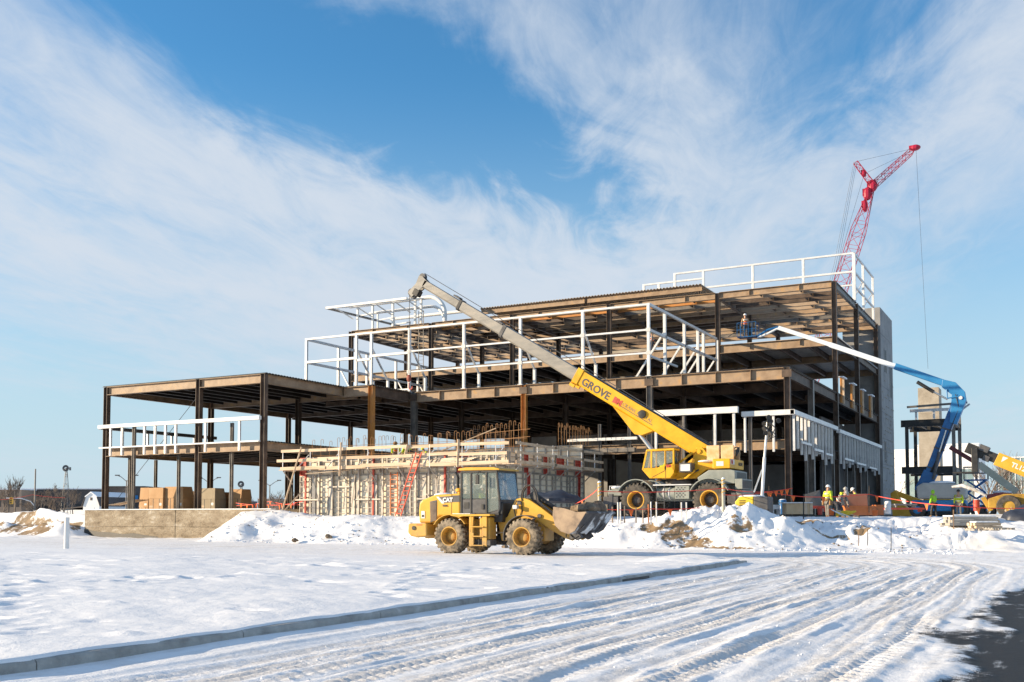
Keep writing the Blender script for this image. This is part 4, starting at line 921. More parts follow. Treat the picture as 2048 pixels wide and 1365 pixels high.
# ------------------------------------------------------------------ rough-terrain crane, facing along the building to the left
def make_crane(loc):
    t = thing('mobile_crane', 'big yellow telescopic rough-terrain crane with boom raised over the site', 'crane', loc, math.pi)
    ya = 1.2; WB = 4.2
    CR = pm('crane_tyre_rubber', [(.035,.033,.03),(.075,.068,.058),(.14,.12,.10)], 4, 7, .88, 0, .3, 40, coord='obj')
    for x in (0, WB):
        for s in (-1, 1): wheel(t, (x,s*ya,.95), s, .95, .74, .46, CR, CRANEY, 24, .07, hubmat=DKGREY)
        m = MB(); m.cyl((x,-1,.95),(x,1,.95),.22,12); m.ell((x,0,.95),.42,.4,.4); m.build('axle', GREYP, t, smooth=True)
    m = MB(); m.xz([(-1.4,1.02),(-1.4,1.75),(.2,1.80),(3.9,1.80),(5.6,1.45),(5.6,.95),(3.9,.9),(.2,.9)], -.62, .62); m.build('chassis', GREYP, t, bev=.03)
    for s in (-1, 1):
        for x in (0, WB): fender(t, x, .95, 1.12, .05, s*.72, s*1.62, 25, 155, GREYP)
        m = MB(); m.box(1.02,3.2,s*.7,s*1.5,1.74,1.80); m.build('deck_plate', GALV, t)
        # battery box with grille, tank, ladder
        m = MB(); m.box(1.15,1.95,s*.7,s*1.42,1.0,1.70); bb = m.build('equipment_box', GREYP, t, bev=.02)
        for k in range(6):
            for j in range(6): 
                if (k+j) % 2: m = MB(); m.box(1.36+k*.095,1.43+k*.095,s*1.42,s*1.435,1.08+j*.10,1.14+j*.10); m.build('grille_cell', DKGREY, bb)
        m = MB(); m.cyl((2.0,s*1.05,1.32),(3.05,s*1.05,1.32),.34,20); tk = m.build('air_tank', GREYP, t, smooth=True)
        for x in (2.3,2.62): m = MB(); m.lathe([(0,.345),(0,.36),(.06,.36),(.06,.345)], (x,s*1.05,1.32), (1,0,0), 20, True); m.build('tank_strap', GALV, tk)
        ld = MB()
        for x in (2.55, 3.0): ld.bar((x,s*1.5,.42),(x,s*1.45,1.76),.05,.03,Vector((1,0,0)))
        for z in (.44,.78,1.1,1.42): ld.bar((2.55,s*1.48,z),(3.0,s*1.48,z),.06,.03)
        ld.build('ladder', DKGREY, t)
        for (xa, xb, nm) in ((5.25,6.15,'outrigger_box'),(-1.65,-1.0,'outrigger_box')):
            m = MB(); m.box(xa,xb,-1.55,1.55,.72,1.16); m.build(nm, DKGREY, t, bev=.02) if s > 0 else None
        for x in (5.7, -1.33): m = MB(); m.box(x-.12,x+.12,s*1.38,s*1.58,.2,1.3); m.lathe([(0,.26),(.06,.26),(.12,.12)], (x,s*1.48,.1), (0,0,1), 14); m.build('outrigger_leg', DKGREY, t)
    m = MB(); m.xz([(5.2,1.2),(6.0,1.2),(6.05,1.5),(5.2,1.72)], -1.2, 1.2); m.build('front_deck', GREYP, t, bev=.03)
    rail(t, [(5.95,1.1,1.5),(5.95,1.1,1.75),(5.55,1.1,1.75),(5.55,1.1,1.55)], .025, GALV)
    m = MB(); m.ell((5.5,.5,1.66),.5,.9,.12); m.build('snow_patch', SNOWP, t, smooth=True)
    # rear engine housing
    m = MB(); m.xz([(.6,1.80),(-1.35,1.80),(-1.35,2.48),(-1.1,2.55),(.1,2.55),(.75,2.15)], -1.1, 1.25); eh = m.build('engine_hood', GREYP, t, bev=.04)
    m = MB(); m.box(-1.75,-1.36,-.6,1.3,1.5,2.05); lv = m.build('louvre_box', GREYP, t, bev=.02)
    for k in range(9): m = MB(); m.box(-1.77,-1.75,-.5+k*.2,-.4+k*.2,1.55,1.98); m.build('louvre', DKGREY, lv)
    for k in range(8): m = MB(); m.box(-1.365,-1.35,-.9+k*.24,-.78+k*.24,2.08,2.42); m.build('louvre', DKGREY, eh)
    m = MB(); m.box(-1.7,-1.36,-1.2,1.2,1.18,1.48); m.build('rear_bumper', GREYP, t, bev=.03)
    # turntable and superstructure
    m = MB(); m.lathe([(0,.85),(.22,.85),(.24,.8),(.34,.8)], (2.1,0,1.78), (0,0,1), 28); m.build('turntable', DKGREY, t, smooth=True)
    m = MB(); m.xz([(3.1,2.12),(3.0,2.3),(2.0,2.55),(1.55,3.0),(.55,3.05),(-1.05,3.05),(-1.05,2.62),(.35,2.58),(1.0,2.12)], -.85, .85); ss = m.build('turret', CRANEY, t, bev=.04)
    for s in (-1, 1):
        m = MB(); m.xz([(1.35,2.9),(1.05,3.75),(.95,3.86),(.70,3.86),(.60,3.75),(.05,3.0)], s*.40, s*.55); pl = m.build('boom_bracket', CRANEY, t, bev=.015)
        m = MB(); m.cyl((.86,s*.36,3.62),(.86,s*.62,3.62),.12,14); m.build('pivot_pin', CRANEY, pl, smooth=True)
        m = MB(); m.bar((1.0,s*.60,3.7),(1.95,s*.7,3.0),.06,.12); m.build('side_stay', CRANEY, pl)
    m = MB(); m.xz([(-.15,2.62),(-1.10,2.62),(-1.10,3.14),(-.15,3.14)], -1.35, 1.35); cwt = m.build('counterweight', CRANEY, t, bev=.03)
    lettering('GROVE', .26, (-1.112,-.25,2.82), (0,-1,0), (0,0,1), DKGREY, cwt, bold=.004)
    m = MB(); m.box(-1.118,-1.10,.55,1.25,2.84,3.10); m.build('logo_plate', WHITE, cwt); lettering('BM', .26, (-1.126,1.18,2.88), (0,-1,0), (0,0,1), REDP, cwt, bold=.014, space=1.0)
    m = MB(); m.box(-.75,-.35,1.35,1.358,2.75,3.0); m.build('label', GALV, cwt)
    # winches
    for (x, y) in ((.05,.0),(-.75,.0)):
        m = MB(); m.cyl((x,-.45,3.5),(x,.45,3.5),.26,18); w_ = m.build('winch_drum', STEELO, t, smooth=True)
        for s in (-1,1): m = MB(); m.cyl((x,s*.47,3.5),(x,s*.53,3.5),.40,20); m.build('drum_flange', PLY, w_); m = MB(); m.box(x-.36,x+.36,s*.55,s*.62,3.1,3.92); m.build('winch_plate', pm('primed_orange', [(.62,.32,.12),(.70,.44,.22),(.72,.55,.36)], 3, 6, .6, coord='obj'), w_, bev=.03)
    for k in range(5): a = k*1.3; m = MB(); m.tube([(-1.1,.2,3.3+.08*k),(-1.22,.0,3.6+.05*k),(-1.0,-.3,3.85),(-.7,-.35+.05*k,3.7)], .03, 6); m.build('hydraulic_hose', BLACK, t, smooth=True)
    # cab
    y0, y1 = .62, 1.48; S = [(3.55,3.70),(3.82,2.62),(3.40,2.14),(1.98,2.14),(1.98,3.70)]
    m = MB(); m.xz([(3.83,2.62),(3.40,2.14),(2.2,2.14),(1.98,2.42),(1.98,2.95),(3.0,2.72),(3.75,2.72)], y0, y1); cb = m.build('cab_body', CRANEY, t, bev=.03)
    m = MB(); m.xz([(3.62,3.64),(3.55,3.76),(1.95,3.78),(1.94,3.66)], y0-.02, y1+.02); m.build('cab_roof', CRANEY, t, bev=.03)
    m = MB()
    for y in (y0+.04, y1-.04):
        for (a, b) in (((3.80,2.62),(3.56,3.68)), ((3.30,2.72),(3.28,3.68)), ((2.48,2.6),(2.48,3.68)), ((2.01,2.6),(2.01,3.68))): m.bar((a[0],y,a[1]),(b[0],y,b[1]),.08,.09,Vector((1,0,0)))
    m.build('cab_frame', CRANEY, t)
    for y in (y0+.04, y1-.02):
        pane(t, [(3.75,y,2.74),(3.34,y,2.74),(3.32,y,3.64),(3.55,y,3.64)]); pane(t, [(3.25,y,2.74),(2.52,y,2.92),(2.52,y,3.62),(3.24,y,3.62)]); pane(t, [(2.43,y,2.95),(2.06,y,3.0),(2.06,y,3.62),(2.43,y,3.62)])
    pane(t, [(3.82,y0+.06,2.66),(3.82,y1-.06,2.66),(3.58,y1-.06,3.66),(3.58,y0+.06,3.66)], name='windscreen'); rw = pane(t, [(1.97,y0+.1,3.0),(1.97,y1-.1,3.0),(1.97,y1-.1,3.62),(1.97,y0+.1,3.62)])
    m = MB()
    for (a, b) in (((1.955,y0+.08,2.98),(1.955,y1-.08,2.98)), ((1.955,y0+.08,3.64),(1.955,y1-.08,3.64)), ((1.955,y0+.08,2.98),(1.955,y0+.08,3.64)), ((1.955,y1-.08,2.98),(1.955,y1-.08,3.64)), ((1.955,1.05,2.98),(1.955,1.05,3.64))): m.bar(a, b, .04, .04)
    m.build('window_frame', BLACK, rw)
    m = MB(); m.box(2.46,2.475,y1-.01,y1+.012,2.16,3.66); m.build('door_seam', BLACK, cb); m = MB(); m.bar((3.25,y1,2.2),(2.5,y1+.006,2.56),.02,.02); m.build('door_seam', BLACK, cb)
    lettering('BM', .2, (2.42,y1+.012,2.74), (-1,0,0), (0,0,1), REDP, cb, bold=.010)
    m = MB(); m.bar((3.86,1.4,2.6),(3.62,1.4,3.7),.03,.03); m.build('wiper_bar', BLACK, cb)
    m = MB(); m.box(2.25,2.75,.85,1.3,2.3,2.5); m.box(2.2,2.34,.85,1.3,2.5,3.2); m.build('operator_seat', BLACK, t, bev=.05)
    # hydraulic cooler on the side of the turret
    m = MB(); m.box(1.0,1.7,.86,1.45,2.45,2.95); oc = m.build('oil_cooler', DKGREY, t, bev=.02); m = MB(); m.box(1.08,1.62,1.45,1.462,2.52,2.88); m.build('cooler_mesh', GALV, oc)
    m = MB(); m.ell((.4,.55,3.05),.5,.6,.08); m.build('snow_patch', SNOWP, t, smooth=True)
    rail(t, [(2.0,.9,2.1),(1.4,1.15,2.15),(.9,1.2,2.55)], .06, CRANEY, 'turret_strut'); rail(t, [(1.6,.9,2.15),(1.1,1.1,2.4),(.7,1.1,2.58)], .05, BLACK, 'hydraulic_hose')
    # boom
    an = R(31.7); D = Vector((math.cos(an),0,math.sin(an))); Nn = Vector((-math.sin(an),0,math.cos(an))); O = Vector((.86,0,3.62))
    def B(a, y, n): return O+D*a+Vector((0,y,0))+Nn*n
    def sect(name, a0, a1, top, bot, w, mat, ch=.10, parent=t):
        # box section with chamfered lower corners
        prof = [(-w/2,top),(w/2,top),(w/2,bot+ch),(w/2-ch*1.2,bot),(-w/2+ch*1.2,bot),(-w/2,bot+ch)]
        m = MB(); n = len(prof); m.add([B(a0,y,z) for y, z in prof]+[B(a1,y,z) for y, z in prof], [tuple(range(n)), tuple(range(2*n-1,n-1,-1))]+[(i,(i+1)%n,n+(i+1)%n,n+i) for i in range(n)])
        return m.build(name, mat, parent, bev=.012)
    base = sect('boom_base_section', -.85, 8.75, .50, -.38, .66, CRANEY)
    sect('boom_collar', 8.55, 8.95, .56, -.44, .76, CRANEY, parent=base); 
    m = MB()
    for s in (-1,1): m.hexa([B(8.6,s*.30,-.44),B(8.95,s*.30,-.44),B(8.95,s*.42,-.44),B(8.6,s*.42,-.44),B(8.6,s*.30,-.62),B(8.95,s*.30,-.62),B(8.95,s*.42,-.62),B(8.6,s*.42,-.62)])
    m.build('wear_pad_block', CRANEY, base)
    m = MB(); m.hexa([B(-.5,-.2,.50),B(8.5,-.2,.50),B(8.5,.2,.50),B(-.5,.2,.50),B(-.5,-.2,.56),B(8.5,-.2,.56),B(8.5,.2,.56),B(-.5,.2,.56)]); m.build('boom_top_strip', DKGREY, base)
    s2 = sect('boom_second_section', 8.7, 14.8, .42, -.30, .56, BOOMG); sect('boom_collar', 14.6, 14.85, .46, -.35, .62, DKGREY, parent=s2)
    s3 = sect('boom_third_section', 14.7, 18.5, .36, -.26, .48, BOOMG); sect('boom_collar', 18.3, 18.52, .40, -.31, .54, BLACK, parent=s3)
    s4 = sect('boom_fourth_section', 18.4, 21.6, .29, -.22, .40, BOOMG)
    for a in (15.0, 18.62): m = MB(); m.hexa([B(a,-.2,.36),B(a+.5,-.2,.36),B(a+.5,.2,.36),B(a,.2,.36),B(a,-.2,.46),B(a+.5,-.2,.46),B(a+.5,.2,.46),B(a,.2,.46)]); m.build('rope_guide', DKGREY, s2)
    # boom nose with sheaves
    m = MB()
    for s in (-1,1): m.add([B(21.4,s*.20,.28),B(21.9,s*.20,.42),B(22.15,s*.20,.34),B(22.1,s*.20,-.2),B(22.35,s*.20,-.95),B(21.95,s*.20,-1.1),B(21.55,s*.20,-.22)]+[B(21.4,s*.15,.28),B(21.9,s*.15,.42),B(22.15,s*.15,.34),B(22.1,s*.15,-.2),B(22.35,s*.15,-.95),B(21.95,s*.15,-1.1),B(21.55,s*.15,-.22)], [tuple(range(7)),tuple(range(13,6,-1))]+[(i,(i+1)%7,7+(i+1)%7,7+i) for i in range(7)])
    nose = m.build('boom_nose', BOOMG, t)
    for (a, n_) in ((21.95,.36),(22.2,-.85),(22.0,-.95)):
        c = B(a,0,n_); m = MB(); m.lathe([(-.12,.24),(-.05,.2),(.05,.2),(.12,.24)], c, (0,1,0), 18); m.build('sheave', DKGREY, nose, smooth=True)
    m = MB(); m.hexa([B(21.6,-.24,-.5),B(22.0,-.24,-.5),B(22.0,.24,-.5),B(21.6,.24,-.5),B(21.6,-.24,-.9),B(22.0,-.24,-.9),B(22.0,.24,-.9),B(21.6,.24,-.9)]); m.build('nose_block', BLACK, nose)
    # hose reel, lift cylinder bracket and lift cylinder
    m = MB(); m.lathe([(0,.20),(.04,.24),(.10,.22),(.12,.08)], B(4.05,.33,.12), (0,1,0), 18); m.build('hose_reel', BLACK, base, smooth=True)
    m = MB(); m.add([B(a,y,n_) for y in (-.26,.26) for (a, n_) in ((5.9,-.38),(3.0,-.38),(3.5,-.95),(3.9,-1.10),(4.2,-1.0))], [(0,1,2,3,4),(9,8,7,6,5)]+[(i,(i+1)%5,5+(i+1)%5,5+i) for i in range(5)]); m.build('cylinder_bracket', CRANEY, base, bev=.02)
    p0, p1 = Vector((2.75,0,2.5)), B(3.75,0,-.95); mid_ = p0.lerp(p1, .52)
    m = MB(); m.cyl(p0, mid_, .20, 16); lc = m.build('lift_cylinder', GREYP, t, smooth=True); rod(t, mid_, p1, .13, CHROME, 'piston_rod', 16, parent=lc)
    side = .338
    lettering('GROVE', .62, B(8.35,side,-.22), -D, Nn, DKGREY, base, bold=.014); lettering('BM', .44, B(6.05,side,-.14), -D, Nn, REDP, base, bold=.03); 
    lettering('CRANE RENTAL', .27, B(5.42,side,-.04), -D, Nn, WORN, base, bold=.0, space=1.12)
    m = MB(); m.add([B(5.45,side+.002,-.14),B(3.2,side+.002,-.14),B(3.2,side+.002,-.105),B(5.45,side+.002,-.105)], [(0,1,2,3)]); m.build('underline', DKGREY, base, fixn=False)
    # wire rope
    m = MB(); m.tube([(.05,.05,3.85), B(8.8,.05,.72), B(15.2,.05,.62), B(21.95,.05,.64)], .022, 6); m.build('hoist_rope', DKGREY, t, smooth=True)
    tip = B(22.2,0,-.85)+D*.2
    ztop, zb = tip.z, 8.35
    m = MB(); m.cyl((tip.x+.03,0,ztop),(tip.x+.03,0,zb+.9),.022,6); m.build('hoist_line', DKGREY, t)
    m = MB(); m.ell((tip.x+.03,0,zb+.62),.17,.12,.25,14,9); hb = m.build('hook_block', pm('dull_red', [(.20,.05,.035),(.30,.09,.06)], 4, 4, .7), t, smooth=True)
    m = MB(); pts = [(tip.x+.03,0,zb+.34),(tip.x+.03,0,zb+.1)]+[(tip.x+.03-.13+.13*math.cos(R(a)),0,zb+.02+.13*math.sin(R(a))) for a in range(0,-230,-23)]; m.tube(pts, .04, 8); m.build('hook', REDP, hb, smooth=True)
    return t
CR_LOC = (-16.6, 54.9, 1.55)
make_crane(CR_LOC)
# ================================================================== foundation wall and formwork
WALLC = pm('board_marked_concrete', [(.15,.115,.075),(.25,.20,.14),(.33,.275,.20),(.52,.48,.41)], 1.3, 10, .9, 0, .8, 7, (.8,1,1.7), bdist=.08, lo=.28, hi=.74)
t = thing('foundation_wall', 'rough beige concrete foundation wall under the left wing', 'wall', (-57, 53.7, 0))
xsw = [-65.75,-60.6,-56.2,-51.4,-47.2]
for a, b in zip(xsw[:-1], xsw[1:]):
    for k in range(2):
        z0, z1 = -.4+k*1.225, -.4+(k+1)*1.225; dy = .012*((k*3+int(-a)) % 3)
        m = MB(); m.box(a+.012,b-.012,53.52+dy,53.93,z0+.008,z1-.006); m.build('wall_course', WALLC, t, True, bev=.01)
m = MB(); m.prism([(-65.74,-.3),(-57.5,-.3),(-58.0,.12),(-59.2,.2),(-60.4,.34),(-61.6,.26),(-62.8,.38),(-64.2,.42),(-65.74,.6)], (0,53.50,0), (1,0,0), (0,0,1), (0,.015,0)); m.build('tar_coating', BLACK, t, True)
m = MB(); m.box(-65.8,-47.2,53.46,53.95,2.055,2.12); m.build('sill_board', SNOWP, t, True, bev=.02)
FY, FX0, FX1, FYB, SZ = 54.6, -45.6, -29.5, 65.6, 1.45
fw = thing('wall_formwork', 'large cream panel wall formwork with plank walkways behind the loader', 'formwork', ((FX0+FX1)/2, FY, SZ))
def form_panel(o, u, nrm, w, z0, z1, mats, ribs):
    """one framed panel: ply sheet, steel edge frame and ribs, built on origin o along u, ribs towards nrm"""
    o, u, nrm = Vector(o), Vector(u), Vector(nrm); m = MB(); Z = Vector((0,0,1))
    def bx(a0, a1, c0, c1, n0, n1):
        m.hexa([o+u*a+Z*c+nrm*n for n in (n0, n1) for (a, c) in ((a0,c0),(a1,c0),(a1,c1),(a0,c1))])
    h = z1-z0; m.cur = 0; bx(.0, w, 0, h, -.05, .0)
    m.cur = 1
    bx(0, .045, 0, h, .001, .10); bx(w-.045, w, 0, h, .001, .10); bx(.046, w-.046, 0, .05, .001, .10); bx(.046, w-.046, h-.05, h, .001, .10)
    for k in range(1, ribs): c = h*k/ribs; bx(.046, w-.046, c-.022, c+.022, .001, .085)
    return m.build('form_panel', mats, fw, True)
rg = random.Random(5)
REDF = pm('red_form_panel', [(.30,.05,.035),(.40,.08,.055)], 2, 5, .6)
def run_panels(o, u, nrm, L_, z0, z1, seed, red=0.0, ribs=8):
    rgl = random.Random(seed); a = 0
    while a < L_-.05:
        w = min(rgl.choice((.6,.9,1.2,.9,.45)), L_-a)
        if L_-a-w < .3: w = L_-a
        mats = [REDF, REDP] if rgl.random() < red else [FORM, FORMS]
        form_panel(Vector(o)+Vector(u)*(a+.006), u, nrm, w-.012, z0, z1, mats, ribs); a += w
run_panels((FX0,FY,SZ), (1,0,0), (0,-1,0), FX1-FX0, SZ, 4.30, 1, .0); 
run_panels((FX0,FY-.02,4.33), (1,0,0), (0,-1,0), FX1-FX0, 4.33, 5.55, 2, .16, 4)
run_panels((FX1,FY,SZ), (0,1,0), (1,0,0), FYB-FY, SZ, 4.30, 3, .1); run_panels((FX1+.02,FY,4.33), (0,1,0), (1,0,0), FYB-FY, 4.33, 5.55, 4, .3, 4)
run_panels((FX0,FYB,4.33), (1,0,0), (0,-1,0), FX1-FX0, 4.33, 6.6, 6, 0, 6)
run_panels((FX0,FYB-2.2,SZ), (0,-1,0), (-1,0,0), FYB-FY-2.2, SZ, 5.5, 8, 0, 8)
m = MB(); m.box(FX0+.3, FX1-.3, FY+.08, FY+.5, SZ, 5.3); m.box(FX1-.55, FX1-.1, FY+.6, FYB-.4, SZ, 5.3); m.build('fresh_concrete', CONC, fw, True)
def stick(name, p, q, w, h, mat, parent=fw, up=Vector((0,0,1))): m = MB(); m.bar(p, q, w, h, up); return m.build(name, mat, parent, True)
# vertical soldiers and props on the front
for k in range(15):
    x = FX0+.5+k*1.1+rg.uniform(-.2,.2); stick('soldier', (x,FY-.16,SZ), (x,FY-.16,5.5), .12, .10, FORMS if k % 5 else REDP)
for k in range(9):
    x = FX0+1.2+k*1.75+rg.uniform(-.3,.3); stick('filler_strip', (x,FY-.125,SZ), (x,FY-.125,4.28), .28, .05, FORMS if k % 4 else BLOCK, up=Vector((0,1,0)))
for k in range(12):
    x = FX0+.6+k*1.3; stick('prop', (x,FY-.25,rg.choice((2.2,2.8,3.2))), (x+rg.uniform(-.5,.5),FY-.5,4.3), .045, .045, FORMS)
for k in range(22):
    x = FX0+.3+k*.73; z = rg.choice((1.9,2.35,2.9,3.4,3.9,4.5)); m = MB(); m.cyl((x,FY-.30,z),(x+rg.uniform(-.3,.3),FY-.12,z+rg.uniform(-.12,.12)),.035,6); m.build('tie_clamp', FORMS, fw, True)
for k in range(7):
    x = FX0+.8+k*2.5; z = 4.25
    stick('prop', (x,FY-.14,z+1.5), (x-.35,FY-1.15,z+.35), .05, .05, GALV); stick('waler', (x-1.2,FY-.2,3.55 if k % 2 else 2.7), (x+1.0,FY-.2,3.55 if k % 2 else 2.7), .08, .09, FORMS)
# scaffold brackets, planks, guard rails (front, then right side)
ZP = 4.72
for k in range(8):
    x = FX0-.6+k*2.35
    stick('scaffold_bracket', (x,FY-.15,ZP-.06), (x,FY-1.15,ZP-.06), .06, .08, FORMS); stick('scaffold_bracket', (x,FY-1.1,ZP-.08), (x,FY-.15,ZP-.95), .05, .06, FORMS)
    m = MB(); m.tube([(x,FY-1.15,ZP-.1),(x,FY-1.15,ZP+1.35)], .032, 6); m.build('guard_post', GALV, fw, True)
def planks(x0, x1, y, z, w, h, n, seed, jz=.06):
    r = random.Random(seed); L_ = (x1-x0)/n
    for k in range(n):
        a = x0+k*L_-r.uniform(.05,.5); b = x0+(k+1)*L_+r.uniform(.05,.4); dz = r.uniform(-jz,jz)
        stick('plank', (a,y+.045*(k % 2),z+dz-.02), (b,y+.045*(k % 2),z+dz+r.uniform(-.05,.05)), w, h, WOOD)
planks(FX0-.6, FX1+.3, FY-1.2, ZP+1.24, .045, .19, 5, 1); planks(FX0-.6, FX1+.3, FY-1.2, ZP+.68, .045, .19, 5, 2); planks(FX0-.6, FX1+.3, FY-1.2, ZP+.10, .045, .22, 5, 3)
for dy in (-.3,-.58,-.86,-1.05): planks(FX0-.5, FX1+.2, FY+dy, ZP, .24, .045, 4, int(-dy*100), .01)
for k in range(6):
    y = FY-.6+k*2.2
    stick('scaffold_bracket', (FX1+.15,y,ZP-.06), (FX1+1.15,y,ZP-.06), .06, .08, FORMS); stick('scaffold_bracket', (FX1+1.1,y,ZP-.08), (FX1+.15,y,ZP-.95), .05, .06, FORMS)
    m = MB(); m.tube([(FX1+1.15,y,ZP-.1),(FX1+1.15,y,ZP+1.35)], .032, 6); m.build('guard_post', GALV, fw, True)
for (z, w, h, x) in ((ZP+1.24,.045,.17,FX1+1.2),(ZP+.68,.045,.17,FX1+1.2),(ZP+.10,.045,.2,FX1+1.2),(ZP,.24,.045,FX1+.4),(ZP+.003,.24,.045,FX1+.68),(ZP,.24,.045,FX1+.95)):
    for a, b in ((FY-1.3,FY+4.2),(FY+4.0,FY+8.4),(FY+8.2,FYB+.8)): stick('plank', (x,a,z), (x,b,z+rg.uniform(-.05,.05)), w, h, WOOD)
# leaning boards and bracing lumber
for (p, q) in (((-46.1,53.0,1.2),(-44.4,53.2,6.2)),((-46.6,53.1,1.2),(-44.6,53.6,3.3)),((-41.3,53.3,4.2),(-41.2,53.3,6.4)),((-32.4,53.4,4.6),(-32.3,53.35,6.3)),((-36.8,55.6,5.2),(-31.6,56.8,7.2)),((-36.5,53.6,5.0),(-36.0,53.3,6.1)),((-44.0,53.2,4.4),(-41.0,53.9,4.6)),((-34.0,54.0,5.5),(-30.6,55.2,5.75))): stick('board', p, q, .14, .05, WOOD)
for k in range(5): stick('board', (-35.2+k*.2,53.9,4.95+k*.05), (-31.6+k*.15,53.6,5.0+k*.05), .14, .05, WOOD if k % 2 else FORMS)
# ladders
def ladder(name, label, p, q, w, mat, rungs):
    p, q = Vector(p), Vector(q); t = thing(name, label, 'ladder', p); s = Vector((1,0,0))*w/2
    for sg in (-1, 1): m = MB(); m.bar(p+s*sg, q+s*sg, .07, .05, Vector((1,0,0))); m.build('stile', mat, t, True)
    for k in range(rungs): c = p.lerp(q, (k+.5)/rungs); m = MB(); m.bar(c-s, c+s, .045, .045); m.build('rung', mat, t, True)
ladder('extension_ladder', 'red extension ladder leaning up to the formwork walkway', at_Y(796,1032,52.9), at_Y(838,905,53.3), .42, pm('ladder_red', [(.60,.07,.03),(.70,.11,.05)], 3, 4, .5), 14)
ladder('panel_ladder', 'orange ladder fixed upright against the formwork panels', at_Y(788,1030,54.15), at_Y(788,945,54.25), .55, ORANGE, 9)
# rebar
RB = pm('rebar_rust', [(.20,.11,.06),(.34,.18,.08),(.42,.26,.14)], 4, 5, .8)
def rebar(pts, z0, zt, hook, parent, sp=.3):
    m = MB(); r = random.Random(3)
    for (a, b) in zip(pts[:-1], pts[1:]):
        a, b = Vector((*a,0)), Vector((*b,0)); n = int((b-a).length/sp); d = (b-a).normalized(); nn = Vector((-d.y,d.x,0))
        for k in range(n):
            p = a+d*(k*sp+r.uniform(-.05,.05)); z = zt+r.uniform(-.14,.12)
            if hook: m.tube([p+Vector((0,0,z0)), p+Vector((0,0,z-.06)), p+d*.06+Vector((0,0,z)), p+d*.16+Vector((0,0,z)), p+d*.20+Vector((0,0,z-.06)), p+d*.20+Vector((0,0,z-.3))], .015, 5)
            else: m.tube([p+Vector((0,0,z0)), p+Vector((0,0,z))], .018, 5)
        for zz in (zt-.6, zt-1.1): m.tube([a+Vector((0,0,zz)), b+Vector((0,0,zz+.03))], .014, 5)
    o = m.build('rebar', RB, parent, True); o['kind'] = 'stuff'; return o
rebar([(-45.0,55.1),(-29.9,55.1)], 5.0, 6.8, True, fw, .72); rebar([(-45.0,58.4),(-30.2,58.4)], 5.0, 7.2, True, fw, .62)
rebar([(-36.0,61.5),(-30.6,59.6)], 5.0, 7.9, True, fw, .46); rebar([(-31.2,65.2),(-30.9,71.0)], 5.0, 8.2, True, fw, .42)
m = MB(); m.box(FX0+.4, FX1-.4, FY+.6, FYB-.4, 4.9, 4.98); m.build('inner_platform', PLY, fw, True)
# ================================================================== cartons on the slab of the left wing
def carton(x0, x1, ytop, ymid, Y, mat, name, label, lean):
    a, b = at_Y(x0, 1016, Y), at_Y(x1, 1016, Y); zt, zm = at_Y(x0, ytop, Y).z, at_Y(x0, ymid, Y).z; zb = L1+.005
    t = thing(name, label, 'carton', ((a.x+b.x)/2, Y+.6, zb), 0, 'cartons stored on the left wing slab'); dp = 1.15
    m = MB(); m.box(a.x+.02, b.x-.02, Y, Y+dp, zb, zm); m.build('lower_box', mat, t, True, bev=.015)
    m = MB(); e = lean; m.hexa([(a.x,Y-.02,zm+.004),(b.x,Y-.02,zm+.004),(b.x,Y+dp+.02,zm+.004),(a.x,Y+dp+.02,zm+.004),(a.x+e,Y+.12,zt),(b.x-.03+e,Y+.12,zt),(b.x-.03+e,Y+dp-.1,zt),(a.x+e,Y+dp-.1,zt)]); lid = m.build('lid', mat, t, True, bev=.01)
    for f in (.3,.72): s_ = MB(); s_.box(a.x+(b.x-a.x)*f,a.x+(b.x-a.x)*f+.05,Y-.008,Y-.001,zb+.01,zm-.01); s_.build('strap', BLACK, t, True)
    s_ = MB(); s_.box(b.x-.42,b.x-.16,Y-.007,Y-.001,zb+.3,zb+.5); s_.build('paper_label', WHITE, t, True)
    m = MB(); m.box(a.x+.1, a.x+.5, Y-.006, Y+.0, zb+.15, zb+.3); m.build('printed_mark', WORN, t, True)
carton(297, 326, 976, 998, 56.6, CARD, 'carton', 'left brown carton with closed tapered lid on the slab', -.1)
carton(329, 366, 974, 997, 56.8, CARD, 'carton', 'second brown carton with tapered lid and dark slit beside it', -.15)
carton(278, 296, 976, 1016-1, 58.5, CARD, 'carton', 'narrow carton half hidden behind the leftmost brown carton', 0)
carton(368, 389, 983, 996, 58.8, pm('dark_carton', [(.10,.06,.035),(.16,.10,.06)], 2, 4, .8), 'carton', 'dark brown carton in shade behind the middle column', .1)
carton(399, 430, 977, 999, 57.0, pm('grey_crate', [(.30,.245,.17),(.37,.31,.22)], 1, 5, .8), 'carton', 'greyish crate right of the middle column on the slab', -.1)
carton(431, 447, 985, 998, 58.2, CARD, 'carton', 'small carton with sloped lid behind the greyish crate', .12)
carton(456, 482, 979, 998, 58.0, CARD, 'carton', 'rightmost brown carton with pale lid on the slab', .0)
m = MB(); q0, q1 = at_Y(218,1013,56.0), at_Y(275,1003,57.0)
m = MB()
for k in range(5): p = MB(); p.bar(q0+Vector((0,k*.25,.1)), q1+Vector((0,k*.25,.12)), .2, .06); o = tag(p.build('lumber_plank', WOOD), ('topmost','second','third','fourth','lowest')[k]+' plank of the sloping lumber pile beside the left column', 'plank', 'planks by the left column')
